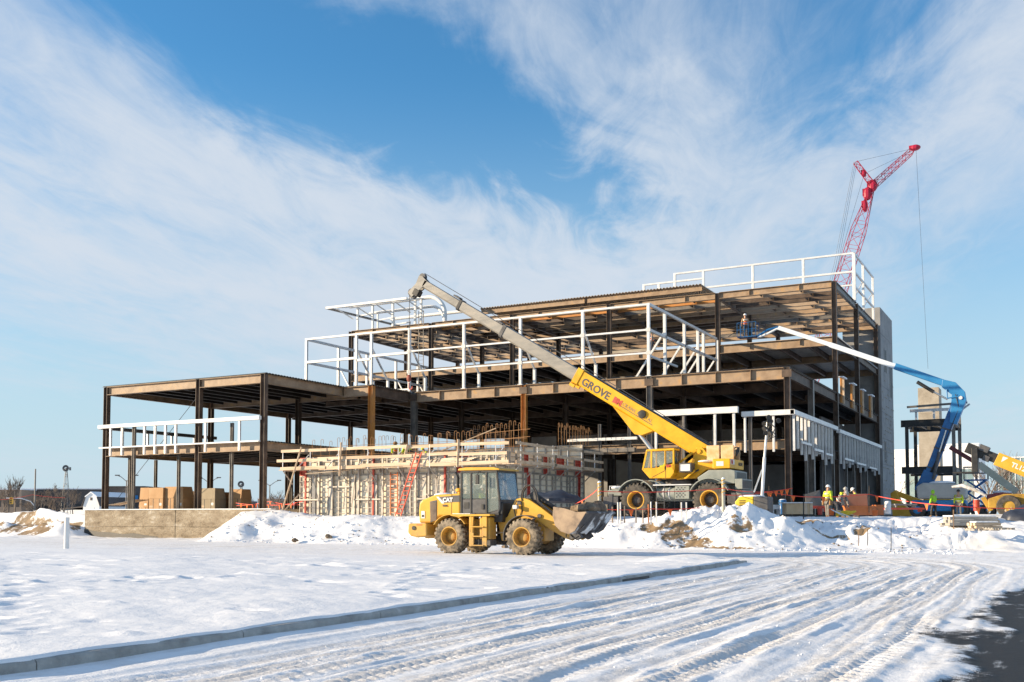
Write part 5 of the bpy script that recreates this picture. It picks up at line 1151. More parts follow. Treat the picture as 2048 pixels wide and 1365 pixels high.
# ================================================================== machines and gear on the right
# blue boom lift
def make_lift():
    Y = 80.0; b = at_Y(1856,1005,Y); b.z = 1.5
    t = thing('boom_lift', 'tall blue articulated boom lift reaching over to the upper steel', 'boom lift', b)
    def W(x, y): return at_Y(x, y, Y)
    m = MB(); m.box(b.x-1.0,b.x+2.6,Y-1.0,Y+1.0,1.95,2.75); m.build('chassis', LBLUE, t, True, bev=.08)
    for (dx, dy) in ((-.6,-1.1),(2.2,-1.1),(-.6,1.1),(2.2,1.1)):
        m = MB(); m.lathe([(-.2,.3),(-.2,.52),(-.14,.56),(.14,.56),(.2,.52),(.2,.3)], (b.x+dx,Y+dy,2.05), (0,1,0), 24, True); w_ = m.build('wheel', RUBBER, t, True, smooth=True)
        m = MB(); m.lathe([(-.15,.3),(.12,.3),(.16,.1)], (b.x+dx,Y+dy,2.05), (0,-1,0), 16); m.build('rim', LBLUE, w_, True, smooth=True)
    TUR = pm('lift_grey', [(.36,.35,.33),(.46,.45,.42)], 1.5, 5, .5)
    m = MB(); m.xz([(b.x-.6,2.85),(b.x-.65,3.75),(b.x-.2,4.0),(b.x+2.0,3.9),(b.x+2.6,3.6),(b.x+2.6,2.85)], Y-1.15, Y+1.1); m.build('turntable_cover', TUR, t, True, bev=.12)
    m = MB(); m.ell((b.x+1.0,Y-.3,4.0),.9,.8,.14); m.build('snow_patch', SNOWP, t, True, smooth=True)
    def beam(nm, p, q, h, w, mat, yoff=0): m = MB(); m.bar(Vector(p)+Vector((0,yoff,0)), Vector(q)+Vector((0,yoff,0)), w, h, Vector((0,1,0)) if False else Vector((0,0,1))); return m.build(nm, mat, t, True, bev=.03)
    p0, p1 = W(1852,968), W(1911,812)
    r1 = beam('riser_boom', p0, p1, .66, .5, BLUE); beam('riser_base', W(1842,985), W(1862,945), .95, .7, BLUE)
    a = W(1906,830); c = W(1926,800); d = W(1914,768); e = W(1880,762)
    m = MB(); m.add([Vector((p.x,Y+s,p.z)) for s in (-.33,.33) for p in (W(1900,846),W(1914,850),W(1933,802),W(1930,784),W(1912,766),W(1886,760),W(1884,775),W(1904,790))], [tuple(range(8)),tuple(range(15,7,-1))]+[(i,(i+1)%8,8+(i+1)%8,8+i) for i in range(8)]); kn = m.build('knuckle', LBLUE, t, True, bev=.02)
    m = MB(); m.cyl((W(1922,797).x,Y-.40,W(1922,797).z),(W(1922,797).x,Y+.4,W(1922,797).z),.13,14); m.build('pivot_pin', GALV, kn, True)
    m = MB(); f = [W(1894,780),W(1896,798),W(1920,794)]; m.tube([Vector((p.x,Y-.36,p.z)) for p in f], .06, 6); m.build('link_frame', LBLUE, kn, True)
    m = MB(); m.cyl(W(1868,960)-Vector((0,.5,0)), W(1880,905)-Vector((0,.5,0)), .11, 12); rc = m.build('riser_cylinder', DKGREY, t, True, smooth=True); m = MB(); m.cyl(W(1880,905)-Vector((0,.5,0)), W(1893,862)-Vector((0,.45,0)), .06, 10); m.build('piston_rod', CHROME, rc, True, smooth=True)
    for f in (.2,.45,.7): c_ = p0.lerp(p1,f); m = MB(); m.bar(c_-(p1-p0).normalized()*.05, c_+(p1-p0).normalized()*.05, .54, .70); m.build('boom_band', DKGREY, r1, True)
    for k in range(3): m = MB(); m.tube([p0+Vector((.1*k,-.3,.2)), p0.lerp(p1,.5)+Vector((.28,-.28-.04*k,0)), p1+Vector((.25,-.3,-.2)), W(1912,790)+Vector((0,-.4,0))], .03, 6); m.build('hydraulic_hose', BLACK, t, True, smooth=True)
    beam('main_boom', W(1912,775), W(1790,733), .46, .4, LBLUE); WB_ = pm('sun_glare_boom', [(.62,.68,.74),(.74,.78,.82)], 1.5, 5, .22, 0)  # pale tone is sun glare on the blue boom, put into the colour
    beam('main_boom_extension', W(1795,735), W(1660,690), .38, .32, WB_); beam('main_boom_tip', W(1664,691), W(1557,656), .32, .26, WB_)
    rod_ = MB(); rod_.cyl(W(1835,765)-Vector((0,.2,0)), W(1868,785)-Vector((0,.2,0)), .13, 12); lc = rod_.build('lift_cylinder', BLACK, t, True, smooth=True); rod_ = MB(); rod_.cyl(W(1868,785)-Vector((0,.2,0)), W(1896,800)-Vector((0,.2,0)), .07, 10); rod_.build('piston_rod', CHROME, lc, True, smooth=True)
    for dz in (.0,.3): m = MB(); m.tube([W(1556,657)+Vector((0,0,dz*.3)), W(1535,668)+Vector((0,0,dz)), W(1515,676)+Vector((0,0,dz*.4))], .09, 8); m.build('jib_arm', BLUE if dz else WB_, t, True, smooth=True)
    # basket
    c = W(1496,672); bx = c.x; z0 = c.z-.1; bk = MB(); bk.box(bx-.75,bx+.75,Y-.45,Y+.45,z0-.06,z0); bk = bk.build('basket_floor', BLUE, t, True)
    for z in (z0+.55, z0+1.1):
        m = MB(); m.tube([(bx-.75,Y-.45,z),(bx+.75,Y-.45,z),(bx+.75,Y+.45,z),(bx-.75,Y+.45,z),(bx-.75,Y-.45,z)], .02, 6); m.build('basket_rail', BLUE, bk, True)
    for k in range(6):
        for s in (-1, 1): m = MB(); m.cyl((bx-.75+k*.3,Y+s*.45,z0),(bx-.75+k*.3,Y+s*.45,z0+1.1),.018,6); m.build('basket_post', BLUE, bk, True)
    m = MB(); m.box(bx+.2,bx+.7,Y-.40,Y-.15,z0+.75,z0+1.15); m.build('control_box', BLACK, bk, True); m = MB(); m.tube([(bx-.7,Y-.3,z0+.3),(bx-1.1,Y-.3,z0+.35),(bx-1.5,Y-.3,z0+.1)], .03, 6); m.build('hose', BLACK, bk, True)
    return bx, Y, z0
LIFT = make_lift()
# a second lift with a low dark boom, behind and to the right
def slanted_machine():
    Y = 84.0; g = at_Y(2000,1010,Y); t = thing('red_lift', 'red lift with a long cream boom slanting down behind the yellow telehandler', 'boom lift', (g.x, Y, 1.5))
    def W(x, y): return at_Y(x, y, Y)
    m = MB(); m.bar(W(1900,895), W(1962,932), .3, .32); m.build('boom_tip', pm('maroon', [(.10,.02,.025),(.16,.04,.04)], 2, 4, .5), t, True)
    m = MB(); m.bar(W(1958,929), W(2034,985), .45, .5); m.build('boom', pm('cream_boom', [(.36,.36,.28),(.46,.46,.37)], 2, 5, .5), t, True, bev=.03)
    m = MB(); m.xz([(g.x-1.0,2.3),(g.x-.8,3.2),(g.x+.2,3.35),(g.x+1.6,3.1),(g.x+1.8,2.2)], Y-1, Y+1); m.build('body', pm('faded_red', [(.26,.05,.045),(.36,.09,.07)], 2, 5, .5), t, True, bev=.1)
    for dx in (-.8,1.4):
        for dy in (-1.1,1.1): m = MB(); m.lathe([(-.2,.25),(-.2,.5),(.2,.5),(.2,.25)], (g.x+dx,Y+dy,2.0), (0,1,0), 22, True); m.build('wheel', RUBBER, t, True, smooth=True)
    m = MB(); m.ell((g.x+.2,Y,3.35),.7,.7,.15); m.build('snow_patch', SNOWP, t, True, smooth=True)
slanted_machine()
# yellow telehandler cut by the right edge
def telehandler():
    DYEL = pm('dirty_machine_yellow', [(.20,.115,.03),(.40,.24,.035),(.52,.31,.05)], 1.8, 8, .6, 0, .15, 30, lo=.25, hi=.7)
    Y = 72.0; g = at_Y(2030,1020,Y); t = thing('telehandler', 'yellow telehandler with black boom head at the right edge of the site', 'telehandler', (g.x, Y, 1.5))
    def W(x, y): return at_Y(x, y, Y)
    D = (W(2048,938)-W(1990,915)); D.y = 0; D.normalize(); Nn = Vector((-D.z,0,D.x)); O = W(1993,918)
    def B(a, y, n): return O+D*a+Vector((0,y,0))+Nn*n
    def blk(nm, a0, a1, y0, y1, n0, n1, mat, parent=t, bev=.02): m = MB(); m.hexa([B(a,y,n) for n in (n0,n1) for (a,y) in ((a0,y0),(a1,y0),(a1,y1),(a0,y1))]); return m.build(nm, mat, parent, True, bev=bev)
    bm_ = blk('boom', .0, 7.5, -.3, .3, -.42, .42, YEL); blk('boom_inner', -.9, .3, -.24, .24, -.30, .30, BLACK); 
    hd = blk('boom_head', -1.9, -.8, -.28, .28, -.36, .30, BLACK); blk('head_block', -1.2, -.6, -.4, .4, .1, .5, DKGREY, hd); blk('head_block', -.75, -.35, -.35, .35, -.4, -.05, DKGREY, hd)
    m = MB(); p = W(1948,905); m.box(p.x-.12,p.x+.25,Y-.6,Y+.6,p.z-1.3,p.z+.25); m.build('fork_carriage', BLACK, t, True, bev=.03)
    for s in (-.4,.4): m = MB(); m.box(p.x-1.25,p.x+.0,Y+s-.06,Y+s+.06,p.z-1.34,p.z-1.26); m.build('fork', BLACK, t, True)
    m = MB(); m.add([B(a,-.305,n) for (a,n) in ((.35,-.1),(.62,.3),(.30,.28))], [(0,1,2)]); m.build('badge', WHITE, bm_, True, fixn=False)
    lettering('TL1255', .42, B(.95,-.31,-.12), D, Nn, WHITE, bm_, True, bold=.014)
    m = MB(); m.xz([(g.x-1.5,2.1),(g.x-1.5,2.7),(g.x-.6,3.0),(g.x+3.2,3.0),(g.x+3.6,2.6),(g.x+3.6,2.0)], Y-.6, Y+.6); m.build('chassis', DYEL, t, True, bev=.05)
    m = MB(); m.xz([(g.x+.8,2.4),(g.x+.7,3.6),(g.x+1.0,4.1),(g.x+2.1,4.1),(g.x+2.3,2.5)], Y-1.15, Y-.45); m.build('cab', DKGREY, t, True, bev=.05)
    for dx in (-.3,3.0):
        for dy in (-1.0,1.0): m = MB(); m.lathe([(-.25,.35),(-.25,.66),(-.18,.72),(.18,.72),(.25,.66),(.25,.35)], (g.x+dx,Y+dy,2.2), (0,1,0), 26, True); w_ = m.build('wheel', RUBBER, t, True, smooth=True); m = MB(); m.lathe([(-.1,.36),(.18,.36),(.2,.12)], (g.x+dx,Y+dy,2.2), (0,-1,0), 16); m.build('rim', DYEL, w_, True, smooth=True)
    q0, q1 = W(1966,995), W(1983,1022); m = MB(); m.bar(q0, q1, .22, .3); m.build('stabiliser_leg', DYEL, t, True, bev=.03); m = MB(); m.box(q1.x-.35,q1.x+.3,Y-.3,Y+.3,1.5,1.6); m.build('stabiliser_pad', DKGREY, t, True)
    m = MB(); pts = [W(1905,975),W(1925,972),W(1950,980),W(1972,992)]; m.tube([p+Vector((0,-.5,0)) for p in pts], [.07,.12,.12,.08], 8); m.build('snow_covered_arm', pm('snowy_pipe', [(.30,.24,.17),(.55,.52,.48),(.82,.83,.85)], 2.5, 6, .8), t, True, smooth=True)
telehandler()
# light tower trailer
def light_tower():
    Dp = 52.6; g = at_d(1508,1018,Dp); zg = 1.5; t = thing('light_tower', 'yellow light tower trailer with tall white mast beside the crane', 'light tower', (g.x, g.y, zg))
    TY = pm('generator_yellow', [(.72,.50,.03),(.80,.58,.06)], 2, 5, .45)
    m = MB(); m.xz([(g.x-.85,1.85),(g.x-.85,2.35),(g.x-.6,2.62),(g.x+.1,2.62),(g.x+.1,1.85)], g.y-.5, g.y+.6); hd = m.build('engine_housing', TY, t, True, bev=.04)
    for k in range(6): m = MB(); m.box(g.x-.62,g.x-.30,g.y-.512,g.y-.5,1.98+k*.08,2.02+k*.08); m.build('louvre', BLACK, hd, True)
    m = MB(); m.box(g.x+.105,g.x+.85,g.y-.48,g.y+.58,1.75,2.6); m.build('control_cabinet', DKGREY, t, True, bev=.04); m = MB(); m.ell((g.x-.1,g.y,2.63),.7,.5,.08); m.build('snow_patch', SNOWP, t, True, smooth=True)
    m = MB(); m.box(g.x-.9,g.x+.9,g.y-.4,g.y+.5,1.55,1.76); m.build('trailer_frame', BLACK, t, True)
    for s in (-.55,.65): m = MB(); m.lathe([(-.09,.15),(-.09,.32),(.09,.32),(.09,.15)], (g.x,g.y+s,1.82), (0,1,0), 20, True); m.build('wheel', RUBBER, t, True, smooth=True)
    b0, b1 = at_d(1523,985,Dp), at_d(1535,845,Dp)
    m = MB(); m.tube([b0+Vector((0,0,-.6)), b0.lerp(b1,.5)], .085, 10); ms = m.build('mast', GALV, t, True, smooth=True); m = MB(); m.tube([b0.lerp(b1,.48), b1], .06, 10); m.build('mast_extension', GALV, ms, True, smooth=True)
    m = MB(); m.bar(at_d(1508,985,Dp), at_d(1524,940,Dp), .07, .07); m.build('mast_stay', GALV, t, True)
    rl = random.Random(4)
    for k in range(13):
        c = b1+Vector((rl.uniform(-.25,.55),rl.uniform(-.4,.4),rl.uniform(-.75,.3))); d = Vector((rl.uniform(-1,1),-1,rl.uniform(-.8,.1))).normalized()
        m = MB(); m.lathe([(-.10,.04),(-.07,.10),(.04,.13),(.07,.13)], c, d, 14); m.build('floodlight', BLACK, t, True, smooth=True)
    for k in range(4): m = MB(); m.tube([b1+Vector((0,0,.1)), b1+Vector((rl.uniform(0,.5),rl.uniform(-.3,.3),-.3)), b1+Vector((rl.uniform(.1,.5),0,-.7)), b1+Vector((.05,0,-.9))], .03, 6); m.build('power_cable', BLACK, t, True, smooth=True)
light_tower()
# ------------------------------------------------------------------ job box, crates, lumber
def wbox(name, label, cat, x0, x1, y0, y1, d, depth, mat, group=None, bev=.01, zfix=None):
    """box whose front face spans the pixel columns x0..x1 and rows y0..y1 at distance d"""
    a, b = at_d(x0, y1, d), at_d(x1, y1, d); zt = at_d(x0, y0, d).z; zb = a.z if zfix is None else zfix
    u = (b-a); u.z = 0; L_ = u.length; u.normalize(); v = Vector((-u.y,u.x,0)); c = (a+b)/2
    t = thing(name, label, cat, (c.x, c.y, zb), math.atan2(u.y,u.x), group); return t, L_, zt-zb
t, w, h = wbox('job_box', 'orange steel job box with its lid standing open', 'tool chest', 1692, 1752, 1012, 1031, 60, .8, ORANGE)
m = MB(); m.box(-w/2,w/2,0,.05,0,h); m.box(-w/2,-w/2+.05,.051,.8,0,h); m.box(w/2-.05,w/2,.051,.8,0,h); m.box(-w/2+.051,w/2-.051,.75,.8,0,h); m.box(-w/2+.051,w/2-.051,.051,.749,0,.06); m.build('chest', ORANGE, t)
m = MB(); m.hexa([(-w/2+.15,.78,h+.01),(w/2-.2,.78,h+.01),(w/2-.2,.85,h+.01),(-w/2+.15,.85,h+.01),(-w/2+.2,.98,h+.72),(w/2-.15,.98,h+.72),(w/2-.15,1.05,h+.72),(-w/2+.2,1.05,h+.72)]); m.build('lid', pm('faded_orange', [(.44,.17,.09),(.50,.21,.12)], 2, 5, .6), t, bev=.01)
for x in (-w*.32, w*.30): m = MB(); m.box(x-.12,x+.12,-.03,.0,.02,h*.75); m.build('skid_pocket', ORANGE, t)
t, w, h = wbox('job_box', 'small orange chest standing right of the open job box', 'tool chest', 1752, 1768, 1012, 1031, 60.6, .6, ORANGE)
m = MB(); m.box(-w/2,w/2,0,.6,0,h); m.build('chest', ORANGE, t, bev=.02); m = MB(); m.box(-w/2-.02,w/2+.02,-.02,.62,h,h+.05); m.build('lid', ORANGE, t, bev=.01)
t, w, h = wbox('plywood_crate', 'plywood crate with a pale snow-dusted top near the workers', 'crate', 1573, 1624, 1007, 1029, 56.8, .9, PLY)
m = MB(); m.box(-w/2,w/2,0,.9,0,h); m.build('crate_body', PLY, t, bev=.01); m = MB(); m.box(-w/2-.2,w/2+.02,-.1,1.0,h,h+.06); m.build('top_sheet', GALV, t, bev=.01)
for x in (w*.2, w*.42): m = MB(); m.box(x,x+.16,-.03,-.002,0,h-.01); m.build('batten', WOOD, t)
t, w, h = wbox('steel_plate', 'dark grey steel plate leaning upright left of the workers', 'plate', 1612, 1645, 980, 1012, 60.5, .1, DKGREY)
m = MB(); m.hexa([(-w/2,0,0),(w/2,.1,0),(w/2,.15,0),(-w/2,.05,0),(-w/2+.05,.35,h*.72),(w/2,.45,h),(w/2,.5,h),(-w/2+.05,.4,h*.72)]); m.build('plate', STEELG, t)
for i, (x0,x1,y0,y1,d,lab,mt) in enumerate([(1545,1560,1010,1030,57.5,'small grey saw stand beside the plywood crate',GALV),(1600,1660,1012,1024,62,'red equipment tray behind the workers',REDP),(1775,1850,1016,1024,66,'low red steel skid lying behind the tape',REDP),(1790,1835,1008,1015,67,'grey slab stacked over the red skid',BLOCK)]):
    t, w, h = wbox(('saw_stand','equipment_tray','steel_skid','concrete_slab')[i], lab, ('stand','tray','skid','slab')[i], x0,x1,y0,y1,d,.6,mt)
    m = MB(); m.box(-w/2,w/2,0,.7,h*.55,h); m.build('top', mt, t, bev=.02)
    for sx in (-w*.45, w*.4): m = MB(); m.box(sx,sx+.08,.05,.6,0,h*.55); m.build('foot', mt, t)
# stacked lumber with snow on it, by the right edge
GLUM = pm('weathered_lumber', [(.22,.20,.17),(.34,.31,.27),(.42,.39,.34)], 1.4, 6, .85, 0, .3, 30, (.5,3,3))
def lumber_stack(x0, x1, y0, y1, d, rows, cols, label, mat):
    t, w, h = wbox('lumber_stack', label, 'lumber', x0, x1, y0, y1, d, 1, mat)
    for r_ in range(rows):
        for c in range(cols): m = MB(); e = random.uniform(-.1,.1); m.box(-w/2+e,w/2+e,c*.24,c*.24+.22,r_*h/rows+.005,(r_+1)*h/rows-.008); m.build('timber', mat, t)
    m = MB(); m.box(-w/2+.05,w/2-.1,.02,cols*.24-.04,h,h+.07); m.build('snow_patch', SNOWP, t, bev=.05)
lumber_stack(1903, 1998, 1034, 1052, 50, 3, 5, 'long weathered timber stack under snow near the right edge', GLUM)
lumber_stack(1950, 2002, 1046, 1058, 47, 2, 3, 'short pale timber pile in front of the weathered stack', WOOD)
for k in range(3): 
    t, w, h = wbox('wood_pallet', ('flat wooden pallet lying under the short timber pile','pallet half buried in snow beside the timber stack','pallet board lying on the snow right of the timber')[k], 'pallet', (1946,1985,2006)[k],(2000,2030,2044)[k],(1057,1056,1050)[k],(1062,1060,1053)[k],(47,46,50)[k],1,WOOD)
    for j in range(4): m = MB(); m.box(-w/2,w/2,j*.28,j*.28+.16,h-.03,h); m.build('slat', GLUM, t)
    for x in (-w*.45,0,w*.42): m = MB(); m.box(x,x+.08,0,1.0,0,h-.031); m.build('bearer', GLUM, t)
t, w, h = wbox('orange_bundle', 'orange bag of kindling lumber at the right edge by the tarp', 'bundle', 2020, 2044, 1028, 1047, 52, .6, ORANGE)
m = MB(); m.hexa([(-w/2+.05,0,0),(w/2-.05,0,0),(w/2-.05,.5,0),(-w/2+.05,.5,0),(-w/2,-.05,h*.8),(w/2,-.05,h),(w/2,.55,h),(-w/2,.55,h*.85)]); m.build('bag', HIVISO, t, bev=.03)
for k in range(9): m = MB(); m.bar((random.uniform(-.25,.25),random.uniform(.05,.45),h*.5),(random.uniform(-.4,.4),random.uniform(0,.5),h+random.uniform(.1,.35)),.05,.03); m.build('stick', WOOD, t)
# tool clutter in front of the job box
def bucket(x, y, d, mat, label, r=.15, h=.36):
    p = at_d(x, y, d); t = thing('bucket', label, 'bucket', p); m = MB(); m.lathe([(0,r*.8),(h,r),(h,r*.92),(.03,r*.75)], p, (0,0,1), 16); m.build('pail', mat, t, True, smooth=True)
    m = MB(); m.tube([p+Vector((r*math.cos(a),0,h+r*.9*math.sin(a))) for a in [math.pi*k/8 for k in range(9)]], .01, 5); m.build('handle', DKGREY, t, True)
bucket(1663, 1031, 56.3, HIVISO, 'orange bucket at the feet of the worker with tool belt'); bucket(1750, 1032, 56.2, HIVISO, 'orange bucket in front of the small orange chest', .16, .3); bucket(1640, 1030, 57.5, REDP, 'red bucket behind the worker with tool belt')
YC = pm('yellow_cord', [(.75,.52,.03),(.82,.62,.05)], 4, 3, .6)
p = at_d(1685,1033,56); m = MB()
for k in range(5): m.tube([p+Vector((math.cos(a)*(.35+.04*k)+.05*k,math.sin(a)*.25,.06+.05*k+.03*math.sin(a*3))) for a in [6.283*j/14 for j in range(15)]], .03, 6)
o = m.build('cord_coil', YC, smooth=True); tag(o, 'heap of coiled yellow cable in front of the job box', 'cable')
for i, (x0,y0,x1,y1) in enumerate(((1672,1020,1720,1035),(1668,1022,1706,1036),(1662,1019,1690,1034))): m = MB(); m.bar(at_d(x0,y0,55.9-.1*i), at_d(x1,y1,55.6-.1*i), .07, .05); tag(m.build('conduit_bar', GALV if i else WOOD), ('pale bar sloping across the cable heap, uppermost','grey bar sloping across the cable heap, middle','grey bar sloping over the cable heap, lowest')[i], 'bar')
# ------------------------------------------------------------------ bollards, pipes, stakes, tape
GREYB = pm('dull_bollard', [(.34,.33,.28),(.48,.45,.36)], 4, 5, .7)
def bollard(x, y0, y1, d, label):
    a = at_d(x, y1, d); zt = at_d(x, y0, d).z; t = thing('pipe_bollard', label, 'bollard', a, 0, 'striped bollards by the crane')
    m = MB(); m.cyl((a.x,a.y,a.z-.3),(a.x,a.y,zt-.1),.085,14); b = m.build('post', GREYB, t, True, smooth=True)
    m = MB(); m.lathe([(0,.087),(.06,.08),(.10,.03)], (a.x,a.y,zt-.1), (0,0,1), 14); m.build('cap', SNOWP, t, True, smooth=True)
    for k in range(4): m = MB(); z = zt-.28-k*.2; m.tube([(a.x+.086*math.cos(q),a.y+.086*math.sin(q),z+.03*q) for q in [6.283*j/16 for j in range(17)]], .022, 5); m.build('stripe', CRANEY, t, True)
bollard(1199, 962, 1014, 51.5, 'striped pipe bollard in front of the crane front wheel'); bollard(1447, 955, 1012, 51.5, 'striped pipe bollard in front of the crane rear wheel')
def standpipe(x, y0, y1, d, r, mat, label, group=None, cap=True):
    a = at_d(x, y1, d); zt = at_d(x, y0, d).z; t = thing('standpipe', label, 'pipe', a, 0, group); m = MB(); m.lathe([(0,r),(zt-a.z+.4,r),(zt-a.z+.4,r*.8),(zt-a.z+.1,r*.8)], (a.x,a.y,a.z-.4), (0,0,1), 16); m.build('pipe', mat, t, True, smooth=True)
    m = MB(); m.lathe([(0,r*1.04),(.10,r*1.04),(.12,r*.8)], (a.x,a.y,zt-.12), (0,0,1), 16); m.build('collar', mat, t, True, smooth=True)
standpipe(133, 1035, 1089, 50, .12, WHITE, 'white pipe standing alone in the snow at far left'); standpipe(361, 1039, 1072, 76.5, .12, WHITE, 'white pipe standing against the concrete foundation wall')
for i, (x, y0, y1) in enumerate(((1236,1005,1031),(1241,1005,1032),(1225,1014,1030),(1249,1012,1030),(1302,1004,1033),(1313,1004,1030),(1297,1009,1030),(1363,1005,1026),(1373,1005,1026),(1272,1016,1030),(1286,1018,1030))):
    standpipe(x, y0, y1, 50.5+.3*(i % 3), .032, WHITE if i in (0,1,4,5,7,8) else (ORANGE if i == 6 else WORN), ('first','second','third','fourth','fifth','sixth','seventh','eighth','ninth','tenth','eleventh')[sorted((1236,1241,1225,1249,1302,1313,1297,1363,1373,1272,1286)).index(x)]+' thin stub pipe from the left in front of the crane', 'stub pipes before the crane')
def stake(x, y0, y1, d, mat, label, w=.05):
    a = at_d(x, y1, d); zt = at_d(x, y0, d).z; m = MB(); m.hexa([(a.x-w/2,a.y-w/2,a.z-.2),(a.x+w/2,a.y-w/2,a.z-.2),(a.x+w/2,a.y+w/2,a.z-.2),(a.x-w/2,a.y+w/2,a.z-.2),(a.x-w/2+.02,a.y-w/2,zt),(a.x+w/2+.02,a.y-w/2,zt),(a.x+w/2+.02,a.y+w/2,zt-.03),(a.x-w/2+.02,a.y+w/2,zt-.02)]); return tag(m.build('wooden_stake', mat), label, 'stake', 'stakes carrying the red tape')
STK = pm('stake_wood', [(.16,.09,.05),(.28,.18,.10)], 3, 5, .8)
stake(1537, 972, 1015, 55, STK, 'wooden stake right of the light tower'); stake(1607, 988, 1031, 55, BLACK, 'dark stake in front of the plywood crate'); stake(1738, 972, 1018, 55.5, STK, 'wooden stake at the corner of the open job box')
stake(1907, 1020, 1074, 50, STK, 'wooden stake left of the weathered timber stack'); stake(1782, 1055, 1092, 47, BLACK, 'thin dark stake in the snow heap, rightmost of three', .03); stake(1735, 1059, 1083, 48, BLACK, 'thin dark stake in the snow, middle of three', .03); stake(1717, 1060, 1084, 48, STK, 'thin brown stake in the snow, leftmost of three', .03)
def tape(pts, label, flags=(), w=.034):
    t = thing('caution_tape', label, 'tape', pts[0]); m = MB(); P = []
    for a, b in zip(pts[:-1], pts[1:]):
        L_ = (b-a).length; n = 10
        for k in range(n): f = k/n; p = a.lerp(b, f); p.z -= .05*L_*.35*4*f*(1-f); P.append(p)
    P.append(pts[-1])
    for a, b in zip(P[:-1], P[1:]): m.bar(a, b, .012, w)
    m.build('ribbon', REDTAPE, t, True, fixn=False)
    for f in flags:
        i = min(len(P)-2, int(f*(len(P)-1))); p = P[i]; d = (P[i+1]-P[i]).normalized()*.13; m = MB(); s = Vector((0,0,-.32)); n = Vector((0,.01,0))
        m.add([p-d,p+d,p+s+Vector((.03,0,0)),p-d+n,p+d+n,p+s+n], [(0,1,2),(5,4,3),(0,3,4,1),(1,4,5,2),(2,5,3,0)]); m.build('pennant', HIVISO, t, True)
tape([at_d(1200,983,51.4), at_d(1447,977,51.4), at_d(1537,984,54.9)], 'red tape strung between the two striped bollards'); tape([at_d(1447,990,51.4), at_d(1537,984,54.9), at_d(1607,994,54.9), at_d(1738,989,55.3), at_d(1907,1012,50), at_d(2070,1016,50)], 'long red tape running along the stakes to the right edge', (.2,.34,.47,.62,.75,.86))
tape([at_d(1530,984,60), at_d(1585,977,60)], 'orange pennant string beside the light tower mast', (.2,.4,.6,.8)); tape([at_d(1205,1019,50.6), at_d(1300,1018,50.6), at_d(1400,1016,50.6)], 'low red tape among the stub pipes', (.3,.7)); tape([at_d(1150,1008,57), at_d(1200,975,51.6)], 'red tape rising to the left bollard behind the bucket', (.3,))
tape([at_Y(470,1006,56.5), at_Y(530,1010,56.0), at_Y(605,1003,53.2)], 'red tape with dense pennants at the corner of the wing slab', (.1,.2,.3,.4,.55,.7,.85)); tape([at_Y(470,1012,57.5), at_Y(540,1003,57), at_Y(600,1010,55)], 'second red tape strung behind the wing corner column', (.3,.5,.7)); tape([at_d(0,1000,110), at_d(65,990,110), at_d(130,996,110)], 'red barrier tape far behind the left snow mounds', ())
